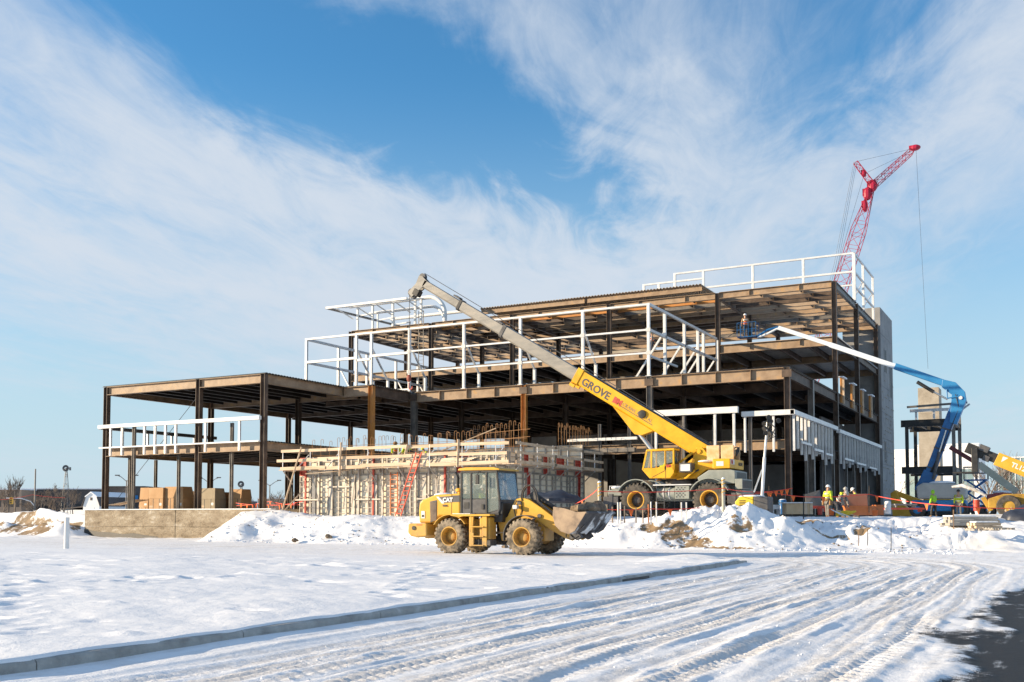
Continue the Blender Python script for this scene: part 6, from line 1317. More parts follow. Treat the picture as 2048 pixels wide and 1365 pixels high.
# ================================================================== people
def skin_mesh(name, pts, edges, mat, parent, root=0, sub=1):
    """pts: {joint: (xyz, radius or (rx, ry))}; grows one continuous surface over the joints"""
    keys = list(pts); ix = {k: i for i, k in enumerate(keys)}
    me = bpy.data.meshes.new(name); me.from_pydata([pts[k][0] for k in keys], [(ix[a], ix[b]) for a, b in edges], []); me.materials.append(mat)
    o = link(name, me, parent); md = o.modifiers.new('skin', 'SKIN'); md.use_smooth_shade = True
    for i, k in enumerate(keys):
        r = pts[k][1]; me.skin_vertices[0].data[i].radius = r if isinstance(r, tuple) else (r, r); me.skin_vertices[0].data[i].use_root = (i == root)
    sb = o.modifiers.new('sub', 'SUBSURF'); sb.levels = sub; sb.render_levels = sub
    return o
def person(loc, rz, label, top, trousers, hat, pose='stand', vest=None, belt=False, hood=False, group='site workers', seed=0):
    t = thing('person', label, 'person', loc, rz, group)      # faces local +x
    V = Vector; lean = {'stand': 5, 'bend': 48, 'sit': 4, 'look': 14}[pose]; 
    hip = V((0,0,.96)) if pose != 'sit' else V((0,0,.52)); a = R(lean); up = V((math.sin(a),0,math.cos(a)))
    if pose == 'bend': hip = V((-.12,0,.92))
    bel = hip+up*.20; ch = hip+up*.42; nk = hip+up*.58; hd = nk+ (up*.10 if pose != 'bend' else V((.10,0,.02))); htop = hd + (V((.02,0,.16)) if pose in ('stand','sit') else V((.10,0,.12)))
    J = {'hip': (hip,(.15,.12)), 'bel': (bel,(.15,.11)), 'ch': (ch,(.165,.12)), 'nk': (nk,.06), 'hd': (hd,(.078,.085)), 'ht': (htop,(.085,.09))}
    face = (htop+hd)/2; J['nose'] = (face+V((.105,0,-.02)), .012)
    E = [('hip','bel'),('bel','ch'),('ch','nk'),('nk','hd'),('hd','ht'),('hd','nose')]
    for s, n in ((1,'l'),(-1,'r')):
        sh = ch+up*.10+V((0,s*.20,0))
        if pose == 'bend': el, wr = sh+V((.10,s*.05,-.28)), sh+V((.20,-s*.02,-.52))
        elif pose == 'sit': el, wr = sh+V((.10,s*.04,-.25)), sh+V((.36,-s*.02,-.22))
        elif pose == 'look': el, wr = sh+V((.08,s*.05,-.27)), sh+V((.28,-s*.05,-.38))
        else: el, wr = sh+V((-.02,s*.07,-.28)), sh+V((.08+.04*((seed+s) % 3),s*.06,-.53))
        hn = wr+(wr-el).normalized()*.08
        J['sh'+n] = (sh,.066); J['el'+n] = (el,.05); J['wr'+n] = (wr,.036); J['hn'+n] = (hn,(.040,.022)); E += [('ch','sh'+n),('sh'+n,'el'+n),('el'+n,'wr'+n),('wr'+n,'hn'+n)]
        d = (wr-el).normalized(); sd = V((0,1,0))
        for k in range(4):
            f1 = hn+d*.045+sd*(k-1.5)*.020; f2 = f1+d*(.045,.055,.05,.035)[k]+V((.015,-s*.012,0)); J['f%d%s' % (k,n)] = (f1,.010); J['g%d%s' % (k,n)] = (f2,.008); E += [('hn'+n,'f%d%s' % (k,n)),('f%d%s' % (k,n),'g%d%s' % (k,n))]
        th = wr+d*.03+V((.05,-s*.02,0)); J['th'+n] = (th,.011); E.append(('wr'+n,'th'+n))
        hp = hip+V((0,s*.095,-.06))
        if pose == 'sit': kn, ank, toe = hp+V((.42,s*.04,.02)), hp+V((.46,s*.04,-.40)), hp+V((.62,s*.05,-.43))
        else:
            st = (.06 if s > 0 else -.05)*(1+seed % 3)*.7; kn = V((st*.6+.03,s*.11,.50)); ank = V((st,s*.13,.09)); toe = V((st+.17,s*.15,.035))
        J['hp'+n] = (hp,.095); J['kn'+n] = (kn,.066); J['an'+n] = (ank,.046); J['to'+n] = (toe,.038); E += [('hip','hp'+n),('hp'+n,'kn'+n),('kn'+n,'an'+n),('an'+n,'to'+n)]
    body = skin_mesh('body', J, E, SKIN, t)
    def grow(keys, g): return {k: (J[k][0], (J[k][1][0]+g, J[k][1][1]+g) if isinstance(J[k][1], tuple) else J[k][1]+g) for k in keys}
    K = ['hip','bel','ch']+[a+b for b in 'lr' for a in ('sh','el','wr')]
    skin_mesh('jacket', grow(K, .028), [e for e in E if e[0] in K and e[1] in K], top, t)
    K = ['hip']+[a+b for b in 'lr' for a in ('hp','kn','an')]
    skin_mesh('trousers', grow(K, .022), [e for e in E if e[0] in K and e[1] in K], trousers, t)
    for n in 'lr':
        a_, b_ = J['an'+n][0], J['to'+n][0]; skin_mesh('boot', {'a': (a_+V((0,0,.08)),.062), 'b': (a_+V((0,0,-.02)),.062), 'c': (b_+V((0,0,.012)),.052)}, [('a','b'),('b','c')], LEATH, t)
        hn = J['hn'+n][0]; skin_mesh('glove', {'a': (J['wr'+n][0],.045), 'b': (hn,(.05,.034)), 'c': (hn+(hn-J['wr'+n][0]).normalized()*.08,(.04,.025))}, [('a','b'),('b','c')], DKGREY, t)
    if vest:
        skin_mesh('vest', {k: (J[k][0], (J[k][1][0]+.04, J[k][1][1]+.04)) for k in ('hip','bel','ch')}, [('hip','bel'),('bel','ch')], vest, t)
    if belt: m = MB(); m.lathe([(-.06,.20),(-.06,.23),(.06,.23),(.06,.20)], hip+V((0,0,.06)), up, 16, True); [m.box(*b_) for b_ in ((hip.x-.12,hip.x+.06,.20,.30,hip.z-.22,hip.z+.04),(hip.x-.1,hip.x+.1,-.30,-.20,hip.z-.24,hip.z+.04))]; m.build('tool_belt', LEATH, t, bev=.02)
    if not hood:
        hu = (htop-hd).normalized() if pose != 'bend' else V((.75,0,.66)); c = htop+hu*.0
        m = MB(); m.lathe([(-.03,.150),(-.02,.150),(-.01,.122),(.05,.115),(.09,.085),(.115,.04),(.12,.005)], c, hu, 18); h_ = m.build('hard_hat', hat, t, smooth=True)
        m = MB(); b0 = c+hu*(-.02); fw_ = V((hu.z,0,-hu.x)); m.prism([(.10,-.08),(.20,-.05),(.21,0),(.20,.05),(.10,.08)], b0-hu*.008, fw_, V((0,1,0)), hu*.014); m.build('brim', hat, h_)
    else: m = MB(); m.ell((htop+hd)/2+V((-.01,0,.03)), .13, .12, .16, 12, 8); m.build('hood', top, t, smooth=True)
    if vest or top is HIVIS:
        for q in (bel, ch): m = MB(); m.lathe([(-.02,.205),(-.02,.21),(.02,.21),(.02,.205)], q-up*.02, up, 16, True); m.v = [tuple(V((p[0]-q.x, p[1]*1.0, p[2]))*1.0+V((q.x,0,0))) for p in m.v]; m.build('reflective_band', GALV, t)
    return t
def gz(x, y, d, z=1.52): p = at_d(x, y, d); return (p.x, p.y, z)
def towards(deg): return R(deg)
person(gz(1655,1030,59.3), R(60), 'worker in yellow hi-vis jacket and tool belt with back turned by the job box', HIVIS, GREYCL, HAT, 'stand', belt=True, seed=1)
person(gz(1679,1030,60.0), R(-25), 'worker in orange vest bending over beside the open job box', GREYCL, DENIM, HATG, 'bend', vest=HIVISO, seed=2)
person(gz(1689,1030,62.0), R(-60), 'worker in yellow jacket and grey hard hat standing behind the bending worker', HIVIS, DENIM, HATG, 'look', seed=0)
person(gz(1715,1030,63.0), R(195), 'worker in yellow jacket and white hard hat looking down behind the job box', HIVIS, DENIM, HAT, 'look', seed=1)
GREENH = pm('hi_vis_green', [(.28,.60,.03),(.36,.70,.05)], 6, 4, .8)
person(gz(1868,1020,70.5), R(150), 'worker in green hooded jacket and dark trousers beside the blue lift', GREENH, BLACK, HAT, 'stand', hood=True, seed=2)
person(gz(1918,1022,70.0), R(-95), 'worker in yellow jacket and pale jeans walking in front of the lift', HIVIS, GREYCL, BLACK, 'stand', seed=0)
bx, by, bz = LIFT
person((bx-.2, by, bz), R(120), 'worker in white hard hat standing in the lift basket', pm('tan_jacket', [(.34,.20,.10),(.44,.27,.15)], 6, 4, .9), DENIM, HAT, 'stand', vest=HIVISO, seed=1)
p = at_Y(792,880,56.3); person((p.x,p.y,4.98), R(-60), 'worker in orange vest crouched on top of the formwork', HIVIS, DENIM, LEATH, 'bend', vest=HIVISO, seed=1)
p = at_Y(819,880,56.3); person((p.x,p.y,4.98), R(200), 'worker in yellow jacket bending among the rebar on the formwork', HIVIS, DENIM, HAT, 'bend', seed=2)
p = at_Y(852,892,56.0); person((p.x,p.y,4.3), R(250), 'worker in yellow hard hat low behind the formwork edge', HIVIS, DENIM, pm('hard_hat_yellow', [(.70,.68,.05),(.78,.76,.08)], 3, 3, .4), 'look', seed=2)
p = at_Y(1305,690,86.0); person((p.x,p.y,L4+.09), R(200), 'distant worker in orange vest standing on the upper deck', GREYCL, DENIM, GREENH, 'stand', vest=HIVISO, seed=2)
person((LOADER[0]+.84, LOADER[1], 1.50), 0, 'driver in hi-vis jacket seated inside the wheel loader cab', HIVIS, DENIM, HAT, 'sit', seed=1)
person((CR_LOC[0]-2.5, CR_LOC[1]-1.06, CR_LOC[2]+2.0), math.pi, 'operator in hi-vis jacket seated inside the crane cab', HIVIS, DENIM, HAT, 'sit', seed=1)
# ================================================================== lattice crane far behind
def lattice(t, p, q, w0, w1, n, nm, r=.07, taper=None):
    p, q = Vector(p), Vector(q); d, a, b = basis(q-p, Vector((0,1,0))); L_ = (q-p).length
    def W(f):
        w = w0+(w1-w0)*f
        if taper:
            if f > taper: w = w*(1-(f-taper)/(1-taper)*.75)
        return w/2
    def P(f, i): s = ((-1,-1),(1,-1),(1,1),(-1,1))[i]; w = W(f); return p+d*(L_*f)+a*s[0]*w+b*s[1]*w
    for i in range(4):
        m = MB(); fs = [0, taper or 1, 1] if taper else [0, 1]; m.tube([P(f,i) for f in fs], r, 6); m.build(nm+'_chord', REDL, t, True)
    m = MB()
    for k in range(n):
        f0, f1 = k/n, (k+1)/n
        for i in range(4): j = (i+1) % 4; m.bar(P(f0,i), P(f1,j), r*.9, r*.9) if k % 2 else m.bar(P(f0,j), P(f1,i), r*.9, r*.9); m.bar(P(f1,i), P(f1,j), r*.8, r*.8)
    o = m.build(nm+'_lacing', REDL, t, True, fixn=False); o['kind'] = 'stuff'
DC = 165
cb = at_d(1541,1005,DC); cb.z = 1.5
t = thing('lattice_crane', 'tall red lattice boom crane rising behind the building', 'crane', cb)
kneep = at_d(1746,372,DC)
lattice(t, cb+Vector((0,0,2.0)), kneep, 2.3, 2.0, 26, 'boom', .06, .86); lattice(t, kneep, at_d(1829,298,DC), 1.0, .8, 12, 'jib', .05, .9); lattice(t, kneep, at_d(1711,325,DC), .9, .7, 6, 'strut', .06)
for (x, y, sx, sz) in ((1745,372,1.0,1.5),(1735,388,.9,1.6),(1730,412,.6,1.5),(1830,296,1.1,.7),(1728,347,.5,.9)):
    c = at_d(x,y,DC); m = MB(); m.ell(c, sx*.8, .6, sz*.7, 10, 6); m.box(c.x-sx*.8,c.x+sx*.3,c.y-.4,c.y+.4,c.z-sz*.2,c.z+sz*.5); m.build('sheave_block', REDL, t, True)
for pts in ([(1711,324),(1829,297)],[(1735,345),(1829,300)],[(1711,324),(1672,530),(1560,960)],[(1714,324),(1676,530),(1556,960)],[(1708,324),(1668,530),(1552,960)],[(1728,350),(1690,480),(1560,960)],[(1832,298),(1856,738)]):
    m = MB(); m.tube([at_d(x,y,DC) for x, y in pts], .022, 5); m.build('wire_rope', DKGREY, t, True)
m = MB(); m.box(cb.x-3.5,cb.x+3.5,cb.y-3,cb.y+3,2.6,5.0); m.build('upper_works', REDL, t, True, bev=.2)
for s in (-1,1): m = MB(); m.box(cb.x-4,cb.x+4,cb.y+s*3-.5,cb.y+s*3+.5,1.5,2.6); m.build('crawler_track', BLACK, t, True, bev=.4)
# ================================================================== far background
BARK = pm('bark', [(.10,.075,.055),(.17,.13,.10),(.22,.17,.13)], 2, 5, .9)
def bare_tree(x, y, d, hpx, label, seed, spread=.55, name='bare_tree', depth=4, zb=1.4):
    b = at_d(x, 1025, d); h = hpx/2045*d; r = random.Random(seed); t = thing(name, label, 'tree', (b.x,b.y,zb), 0, 'bare winter trees'); trunk = MB(); crown = MB()
    rmin = max(.018, d*.00011)
    def grow(p, dr, L_, rad, lev):
        n = 3; pts = [p]; q = p; dd = dr.copy()
        for k in range(n): dd = (dd+Vector((r.uniform(-.16,.16),r.uniform(-.16,.16),r.uniform(-.03,.12)))).normalized(); q = q+dd*L_/n; pts.append(q)
        (trunk if lev == 0 else crown).tube(pts, [max(rmin, rad*(1-.14*i)) for i in range(n+1)], 5 if lev < 2 else 3, caps=lev < 2)
        if lev >= depth: return
        m_ = r.randint(3,4) if lev < depth-1 else r.randint(3,5)
        for k in range(m_):
            f = r.uniform(.35,1); i = min(n-1,int(f*n)); s = pts[i].lerp(pts[i+1], f*n-i); az = r.uniform(0,6.283); sp = spread*r.uniform(.6,1.35)
            nd = (dd*(1-.25*sp)+Vector((math.cos(az),math.sin(az),r.uniform(-.1,.5)))*sp).normalized(); grow(s, nd, L_*r.uniform(.55,.8), rad*.58, lev+1)
    grow(Vector((b.x,b.y,zb-.3)), Vector((0,0,1)), h*.47, h*.022, 0)
    trunk.build('trunk', BARK, t, True, smooth=True, fixn=False); crown.build('crown', BARK, t, True, fixn=False)
for i, (x, d, h, lab, sp) in enumerate([(18,210,82,'slender bare tree at the far left edge',.32),(31,212,90,'slim upright bare tree, second from the left edge',.28),(82,190,64,'broad bare tree left of the white barn',.7),(104,196,58,'bare shrubby tree close to the barn wall',.75),(126,180,66,'bare tree standing before the white barn',.7),(57,240,46,'low bare tree behind the traffic signal',.7),(4,230,60,'bare tree thicket cut by the left edge',.8),(70,260,52,'pale bare tree between the signal pole and the barn',.8),(112,250,50,'bare tree behind the barn roof at left',.8),(146,215,58,'bare tree right before the barn gable',.7),(470,330,44,'low bare tree behind the rightmost carton',.8),
        (503,300,52,'bare tree seen between the right columns of the wing',.7),(545,290,56,'round bare tree right of the wing corner column',.75),(566,310,46,'low bare tree beside the formwork edge',.75),(444,320,40,'small bare tree behind the cartons',.7),(588,300,52,'bare tree just left of the formwork',.75),(640,320,40,'bare tree hidden behind the formwork rails',.7),
        (1948,190,92,'tall bare tree in front of the white building',.6),(1975,200,128,'largest bare tree right of the white building',.62),(2004,205,116,'spreading bare tree behind the telehandler boom',.7),(2030,195,98,'bare tree below the glass building at the right edge',.75),(2047,200,96,'bare tree cut by the right edge of the view',.75),(1925,185,70,'low bare tree beside the black steel frame',.75),(1803,230,80,'bare tree seen through the black steel frame',.7),(1990,180,60,'low bare tree behind the cream boom',.8),(2015,178,64,'reddish bare bush behind the telehandler head',.85)]):
    bare_tree(x, 1025, d, h, lab, 100+i, sp)
def bg_box(name, label, cat, x0, x1, ytop, d, depth, wallm, roofm, zb=1.4, Y=None):
    a, b = (at_d(x0,1025,d), at_d(x1,1025,d)) if Y is None else (at_Y(x0,1025,Y), at_Y(x1,1025,Y)); zt = at_d(x0,ytop,d).z if Y is None else at_Y(x0,ytop,Y).z; u = b-a; u.z = 0; L_ = u.length
    t = thing(name, label, cat, ((a.x+b.x)/2,(a.y+b.y)/2,zb), math.atan2(u.y,u.x)); h = zt-zb
    m = MB(); m.box(-L_/2,L_/2,0,depth,-.5,h); m.build('wall', wallm, t); m = MB(); m.box(-L_/2-.2,L_/2+.2,-.2,depth+.2,h+.003,h+.35); m.build('roof', roofm, t)
    return t, L_, h
DBR = pm('dark_cladding', [(.075,.065,.06),(.105,.09,.085)], .3, 4, .8); TAN = pm('tan_cladding', [(.34,.24,.17),(.40,.29,.21)], .3, 4, .8); PALE = pm('pale_cladding', [(.70,.70,.69),(.78,.78,.77)], .15, 4, .6); GGL = pm('green_glass', [(.18,.26,.27),(.26,.34,.34)], .4, 3, .15, 0, spec=.8)
t, L_, h = bg_box('store_building', 'long dark low building behind the barn at left', 'building', 40, 300, 979, 330, 30, DBR, SNOWP)
for (f, w_, mt) in ((.33,9,pm('teal_sign', [(.02,.22,.24),(.03,.28,.30)], 1, 2, .6)),(.32,8,LBLUE)): m = MB(); m.box(L_*f,L_*f+w_,-.12,.0,h*.55,h*.72) if mt is LBLUE else m.box(-L_*.18,-L_*.18+w_,-.12,0,h*.05,h*.25); m.build('sign_panel', mt, t)
for k in range(8): m = MB(); m.box(-L_/2+3+k*5,-L_/2+5+k*5,-.08,.0,h*.1,h*.45); m.build('window', BLACK, t)
t, L_, h = bg_box('brick_building', 'tan brown building at the far left edge', 'building', -60, 42, 980, 320, 20, TAN, SNOWP)
for k in range(9): m = MB(); m.box(-L_/2+1+k*1.9,-L_/2+2.1+k*1.9,-.08,.0,h*.35,h*.65); m.build('window', DBR, t)
t, L_, h = bg_box('grey_building', 'long grey low building seen through the left wing columns', 'building', 205, 288, 975, 300, 20, DBR, DBR); m = MB(); m.box(L_*.05,L_*.35,-.1,0,h*.5,h*.72); m.build('sign_panel', LBLUE, t)
# white gambrel barn
d = 285; a, b = at_d(166,1025,d), at_d(203,1025,d); u = b-a; u.z = 0; w = u.length; t = thing('gambrel_barn', 'white gambrel-roofed barn with snow on its roof', 'barn', (a.x,a.y,1.4), math.atan2(u.y,u.x)-R(14))
h = 47/2045*d; G = [(0,0),(w,0),(w,h*.45),(w*.86,h*.80),(w*.5,h),(w*.14,h*.80),(0,h*.45)]
m = MB(); m.prism(G, (0,0,0), (1,0,0), (0,0,1), (0,.3,0)); m.build('gable_wall', PALE, t); m = MB(); m.box(0.02,w-.02,.3,24,0,h*.45); m.build('side_wall', PALE, t)
for s in (0, 1):
    X = (lambda q: q) if s == 0 else (lambda q: w-q)
    m = MB(); m.hexa([(X(-.3),-.3,h*.43),(X(w*.14),-.3,h*.80),(X(w*.14),24,h*.80),(X(-.3),24,h*.43),(X(-.35),-.3,h*.46),(X(w*.13),-.3,h*.83),(X(w*.13),24,h*.83),(X(-.35),24,h*.46)]); m.build('lower_roof', DBR, t)
    m = MB(); m.hexa([(X(w*.14),-.3,h*.81),(X(w*.5),-.3,h*1.0),(X(w*.5),24,h*1.0),(X(w*.14),24,h*.81),(X(w*.13),-.3,h*.85),(X(w*.5),-.3,h*1.05),(X(w*.5),24,h*1.05),(X(w*.13),24,h*.85)]); m.build('upper_roof', SNOWP, t)
m = MB(); m.box(w*.44,w*.56,-.06,0,h*.68,h*.80); m.build('loft_window', DBR, t); m = MB(); m.box(w*.3,w*.7,-.05,0,0,h*.38); m.build('door', PALE, t)
m = MB(); m.box(-11,-.4,5,20,0,h*.28); m.build('lean_to_wall', PALE, t); m = MB(); m.hexa([(-11.3,4.7,h*.28),(-.2,4.7,h*.44),(-.2,20.3,h*.44),(-11.3,20.3,h*.28),(-11.3,4.7,h*.33),(-.2,4.7,h*.49),(-.2,20.3,h*.49),(-11.3,20.3,h*.33)]); m.build('lean_to_roof', DBR, t)
# white buildings on the right
t, L_, h = bg_box('white_building', 'large plain white building behind the black steel frame', 'building', 1832, 1960, 893, 260, 25, PALE, PALE, Y=280)
for k in range(4): m = MB(); m.box(-L_/2+.4+k*1.1,-L_/2+1.3+k*1.1,-.1,.0,h*.08,h*.62); m.build('glass_panel', GGL, t)
for k in range(3): m = MB(); m.box(L_*.12+k*1.5,L_*.12+1.3+k*1.5,-.1,.0,h*.05,h*.66); m.build('glass_panel', GGL, t)
t, L_, h = bg_box('white_building', 'lower white building wing left of the beige tower', 'building', 1770, 1829, 903, 262, 25, PALE, PALE, Y=286)
for k in range(5): m = MB(); m.box(L_*.2+k*.5,L_*.2+.42+k*.5,-.1,0,h*.1,h*.7); m.build('glass_panel', GGL, t)
t, L_, h = bg_box('glass_building', 'low pale green glass building at the right edge', 'building', 1998, 2120, 917, 330, 30, GGL, PALE, Y=360)
for k in range(14): m = MB(); m.box(-L_/2+k*1.6,-L_/2+.25+k*1.6,-.15,.0,0,h); m.build('mullion', PALE, t)
t, L_, h = bg_box('snowy_house', 'snow-roofed grey house far behind the wing columns', 'house', 515, 560, 998, 420, 12, TAN, SNOWP)
t, L_, h = bg_box('snowy_house', 'small snow-roofed house behind the cartons', 'house', 440, 500, 1003, 430, 12, DBR, SNOWP)
# street lamps with twin arms, poles, windmills, signal
def lamp(x, ytop, d, label, arm=22):
    b = at_d(x,1025,d); zt = at_d(x,ytop+8,d).z; t = thing('street_lamp', label, 'street lamp', (b.x,b.y,1.4), YAW, 'twin-arm street lamps'); z = zt-1.4; L_ = arm/2045*d
    m = MB(); m.tube([(0,0,0),(0,0,z)], [.13,.09], 8); m.build('pole', STEELG, t)
    for s in (-1, 1): m = MB(); m.tube([(0,0,z-.2),(s*L_*.5,0,z+.55),(s*L_*.85,0,z+.8)], .06, 6); m.build('arm', STEELG, t); m = MB(); m.box(s*L_*.85-.35,s*L_*.85+.35,-.15,.15,z+.72,z+.9); m.build('lamp_head', STEELG, t)
lamp(252, 953, 165, 'twin-arm street lamp seen through the left bay of the wing'); lamp(418, 957, 175, 'twin-arm street lamp behind the middle wing column'); lamp(539, 962, 185, 'twin-arm street lamp right of the wing corner'); 
def windmill(x, yc, d, label):
    b = at_d(x,1025,d); z = at_d(x,yc,d).z; t = thing('windmill', label, 'windmill', (b.x,b.y,1.4), YAW, 'farm windmills'); H = z-1.4; r = 6.5/2045*d
    for sx, sy in ((-1,-1),(1,-1),(1,1),(-1,1)): m = MB(); m.tube([(sx*.9,sy*.9,0),(sx*.12,sy*.12,H)], .06, 5); m.build('leg', STEELG, t)
    for k in range(5): f = k/5; w_ = .9*(1-f)+.12*f; m = MB(); m.tube([(-w_,-w_,H*f),(w_,-w_,H*(f+.1)),(w_,w_,H*f),(-w_,w_,H*(f+.1)),(-w_,-w_,H*f)], .04, 4); m.build('cross_brace', STEELG, t)
    hub = MB(); hub.cyl((0,-.5,H),(0,.4,H),.12,8); hub = hub.build('hub', STEELG, t)
    for k in range(12):
        a = 6.283*k/12; c, s = math.cos(a), math.sin(a); m = MB(); m.hexa([(c*r*.35-s*.10,-.5,H+s*r*.35+c*.10),(c*r-s*.22,-.5,H+s*r+c*.22),(c*r+s*.22,-.42,H+s*r-c*.22),(c*r*.35+s*.10,-.42,H+s*r*.35-c*.10),(c*r*.35-s*.10,-.47,H+s*r*.35+c*.10),(c*r-s*.22,-.47,H+s*r+c*.22),(c*r+s*.22,-.39,H+s*r-c*.22),(c*r*.35+s*.10,-.39,H+s*r*.35-c*.10)]); m.build('blade', DKGREY, hub)
    m = MB(); m.bar((0,.4,H),(0,1.8,H),.06,.06); m.box(-.03,.03,1.6,2.6,H-.4,H+.4); m.build('tail_vane', DKGREY, t)
windmill(131, 937, 250, 'farm windmill on a tower behind the barn trees'); windmill(482, 969, 270, 'small farm windmill between the cartons and wing corner')
b = at_d(69,1026,150); zt = at_d(69,938,150).z; t = thing('traffic_signal', 'traffic signal on a curved mast arm at far left', 'traffic signal', (b.x,b.y,1.4), YAW)
m = MB(); m.tube([(0,0,0),(0,0,zt-1.4)], [.14,.10], 8); m.build('pole', STEELG, t); m = MB(); m.tube([(0,0,1.6),(-.6,0,2.3),(-2.0,0,2.75),(-4.2,0,2.8)], .07, 6); m.build('mast_arm', GALV, t); m = MB(); m.box(-3.6,-3.2,-.2,.15,1.9,2.9); hd = m.build('signal_head', YEL, t)
for k in range(3): m = MB(); m.cyl((-3.4,-.26,2.1+k*.3),(-3.4,-.2,2.1+k*.3),.11,12); m.build('lens', BLACK, hd)
# ------------------------------------------------------------------ loose clods and crumbs of snow on the banks and road
def scatter(name, label, n, fn, mat, rmin, rmax, seed):
    r = np.random.default_rng(seed); x, y, z = fn(r, n); sz = r.uniform(rmin, rmax, n)
    dirs = np.array([(1,0,0),(0,1,0),(-1,0,0),(0,-1,0),(0,0,1),(0,0,-.6)]); k = r.uniform(.5,1.2,(n,6))*np.array([1,1,1,1,.8,.6])
    co = np.stack([x,y,z], -1)[:,None,:] + dirs[None]*(k*sz[:,None])[:,:,None]
    f = np.array([(0,1,4),(1,2,4),(2,3,4),(3,0,4),(1,0,5),(2,1,5),(3,2,5),(0,3,5)]); fs = (f[None]+(np.arange(n)*6)[:,None,None]).reshape(-1,3)
    me = bpy.data.meshes.new(name); me.from_pydata(co.reshape(-1,3).tolist(), [], fs.tolist()); me.materials.append(mat); me.update()
    return tag(link(name, me), label, 'debris', kind='stuff')
def road_pt(r, n):
    x, y = r.uniform(-8.4,-1.6,n), 8+26*r.random(n)**1.3; h, _, _ = road_h(x, y); return x, y, h+.004
scatter('snow_crumbs', 'crumbs of broken snow on the driveway', 420, road_pt, SNOWP, .008, .024, 1)
def bank_pt(r, n):
    x, y = r.uniform(-48,-5,n), r.uniform(47.6,53,n); h, _ = site_h(x, y); return x, y, h+.02
scatter('soil_crumbs', 'soil crumbs scattered over the snow banks', 260, bank_pt, DIRTP, .02, .08, 2)
for i, (x, y, rr, lab) in enumerate(((590,1082,.16,'small brown rock at the foot of the left snow bank'),(657,1083,.2,'brown rock in the middle of the left snow bank foot'),(1480,1020,.3,'brown soil lump on the flank of the large mound'),(1010,1088,.15,'dark pebble lump behind the loader'))):
    p = at_d(x,y,52 if x > 900 else 60); h, _ = site_h(np.array([[p.x]]), np.array([[max(p.y,47.2)]])); clod((p.x,p.y,float(h[0,0])+rr*.3 if i != 2 else p.z), rr, 'rock', lab, DIRTP, (1.3,1,.7), 40+i, cat='rock')

def chunk_pt(r, n):
    x, y = r.uniform(-47,-4,n), 47.3+r.random(n)**1.5*6.5; h, _ = site_h(x, y); return x, y, h
scatter('snow_chunks', 'broken snow chunks strewn over the ploughed banks', 700, chunk_pt, SNOWP, .03, .15, 5)
# ------------------------------------------------------------------ more gear at the right end of the site
def scissor_lift():
    Y = 90.0; a, b = at_Y(1932,990,Y), at_Y(1974,990,Y); t = thing('scissor_lift', 'dark blue scissor lift parked behind the snow-dusted lift body', 'scissor lift', ((a.x+b.x)/2, Y, 1.5)); zt = at_Y(1932,940,Y).z
    m = MB(); m.box(a.x,b.x,Y-.6,Y+.6,2.0,2.5); m.build('chassis', BLUE, t, True, bev=.04)
    for x in (a.x+.3,b.x-.3):
        for s in (-.62,.62): m = MB(); m.lathe([(-.1,.1),(-.1,.3),(.1,.3),(.1,.1)], (x,Y+s,1.8), (0,1,0), 18, True); m.build('wheel', RUBBER, t, True, smooth=True)
    for k in range(2):
        for s in (-.5,.5):
            z0 = 2.5+k*(zt-3.4)/2; z1 = z0+(zt-3.4)/2; m = MB(); m.bar((a.x+.1,Y+s,z0),(b.x-.1,Y+s,z1),.06,.12); m.build('scissor_arm', BLUE, t, True); m = MB(); m.bar((b.x-.1,Y+s+.07,z0),(a.x+.1,Y+s+.07,z1),.06,.12); m.build('scissor_arm', BLUE, t, True)
    m = MB(); m.box(a.x-.1,b.x+.1,Y-.65,Y+.65,zt-.9,zt-.8); pf = m.build('platform', BLUE, t, True)
    for x in (a.x-.1,(a.x+b.x)/2,b.x+.1):
        for s in (-.62,.62): m = MB(); m.cyl((x,Y+s,zt-.8),(x,Y+s,zt+.2),.03,6); m.build('guard_post', DKGREY, pf, True)
    for z in (zt-.3, zt+.2): m = MB(); m.tube([(a.x-.1,Y-.62,z),(b.x+.1,Y-.62,z),(b.x+.1,Y+.62,z),(a.x-.1,Y+.62,z),(a.x-.1,Y-.62,z)], .03, 6); m.build('guard_rail', DKGREY, pf, True)
scissor_lift()
def digger_bucket():
    Y = 96.0; c = at_Y(1815,985,Y); t = thing('excavator', 'small yellow excavator arm and bucket beyond the stair tower', 'excavator', (c.x, Y, 1.5))
    m = MB(); m.xz([(c.x-1.2,1.6),(c.x-1.35,3.6),(c.x-.9,3.9),(c.x-.5,2.8),(c.x+.4,2.0),(c.x+.3,1.55)], Y-.6, Y+.6); m.build('bucket', YEL, t, True, bev=.04)
    m = MB(); m.bar((c.x-.9,Y,3.6),(c.x+1.6,Y,2.6),.35,.45); m.build('dipper_arm', YEL, t, True, bev=.03)
    m = MB(); m.box(c.x+1.4,c.x+3.6,Y-1,Y+1,2.0,3.2); m.build('house', YEL, t, True, bev=.1); m = MB(); m.box(c.x+1.2,c.x+3.8,Y-1.2,Y+1.2,1.5,2.0); m.build('track', BLACK, t, True, bev=.2)
digger_bucket()
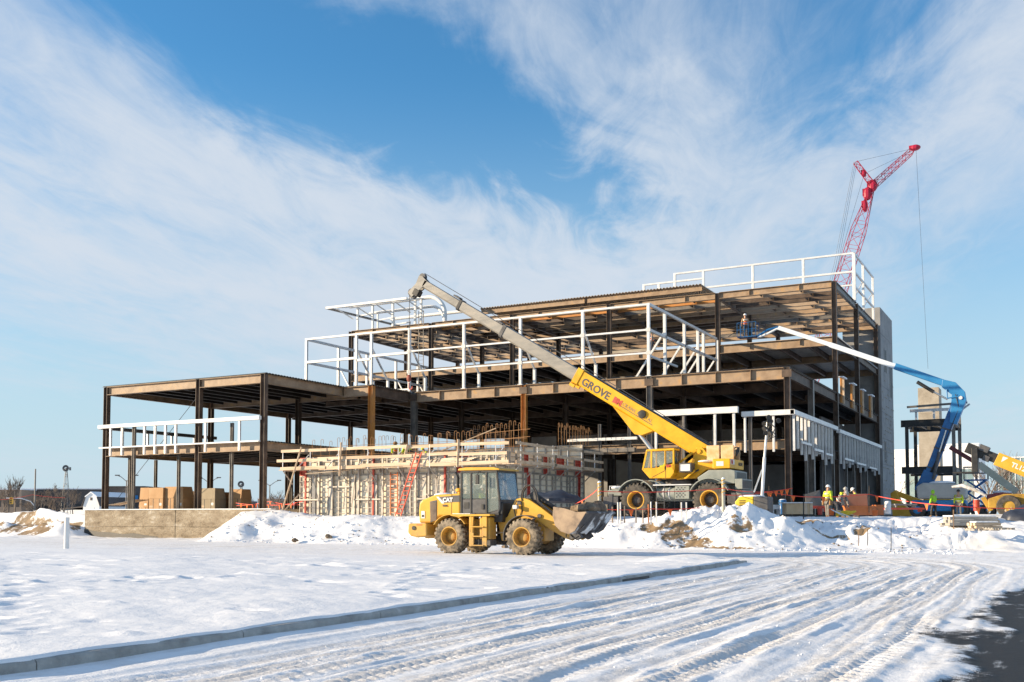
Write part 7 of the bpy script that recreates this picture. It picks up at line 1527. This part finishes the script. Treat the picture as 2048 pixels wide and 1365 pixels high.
for i, (x0,x1,y0,y1,d,lab,mt,nm,ct) in enumerate([(1560,1575,1000,1029,60,'blue steel drum beside the light tower cabinet',BLUE,'steel_drum','drum'),(1640,1650,1004,1024,64,'grey drum behind the leaning steel plate',GREYCL,'steel_drum','drum'),(1772,1784,1004,1028,62,'white gas cylinder right of the small orange chest',GALV,'gas_cylinder','cylinder'),(1950,1962,1000,1022,66,'red fuel drum near the telehandler stabiliser',REDP,'steel_drum','drum')]):
    t, w, h = wbox(nm, lab, ct, x0, x1, y0, y1, d, .4, mt); r_ = w/2
    m = MB(); m.lathe([(0,r_),(h*.32,r_),(h*.33,r_*1.04),(h*.35,r_),(h*.65,r_),(h*.66,r_*1.04),(h*.68,r_),(h*.98,r_),(h,r_*.96),(h,r_*.85),(h-.02,r_*.83)], (0,r_,0), (0,0,1), 18); m.build('barrel', mt, t, smooth=True)
    m = MB(); m.ell((0,r_,h),r_*.9,r_*.9,.05); m.build('snow_patch', SNOWP, t, smooth=True)
TARP = pm('dark_tarp', [(.015,.02,.035),(.035,.045,.07)], 2, 5, .45)
for i, (x, y, d, sx, sy, sz, lab) in enumerate(((2046,1042,51,1.0,.8,.75,'dark tarp heap at the right edge by the orange bag'),(1105,1000,57.5,1.6,1.0,.5,'dark blue tarp heap behind the loader bucket'))):
    p = at_d(x,y,d); m = MB(); m.ell((0,0,0), sx, sy, sz, 18, 9); m.v = [(v[0]*(1+.12*math.sin(5*v[1]+i)), v[1]*(1+.12*math.sin(6*v[0])), max(-.2,v[2]*(1+.22*math.sin(4*v[0]+3*v[1])))) for v in m.v]; m.v = [(a+p.x,b+p.y,c+p.z) for a,b,c in m.v]
    tag(m.build('tarp_heap', TARP, smooth=True), lab, 'tarp')
m = MB()
for k in range(6): q = at_d(1905+k*2,1030,54); m.cyl((q.x,q.y+.1*k,1.55+.1*(k%2)),(q.x+3.0,q.y+.1*k+.3,1.55+.1*(k%2)),.06,8)
tag(m.build('pipe_bundle', GALV, smooth=True), 'bundle of grey pipes lying behind the timber stack', 'pipes')
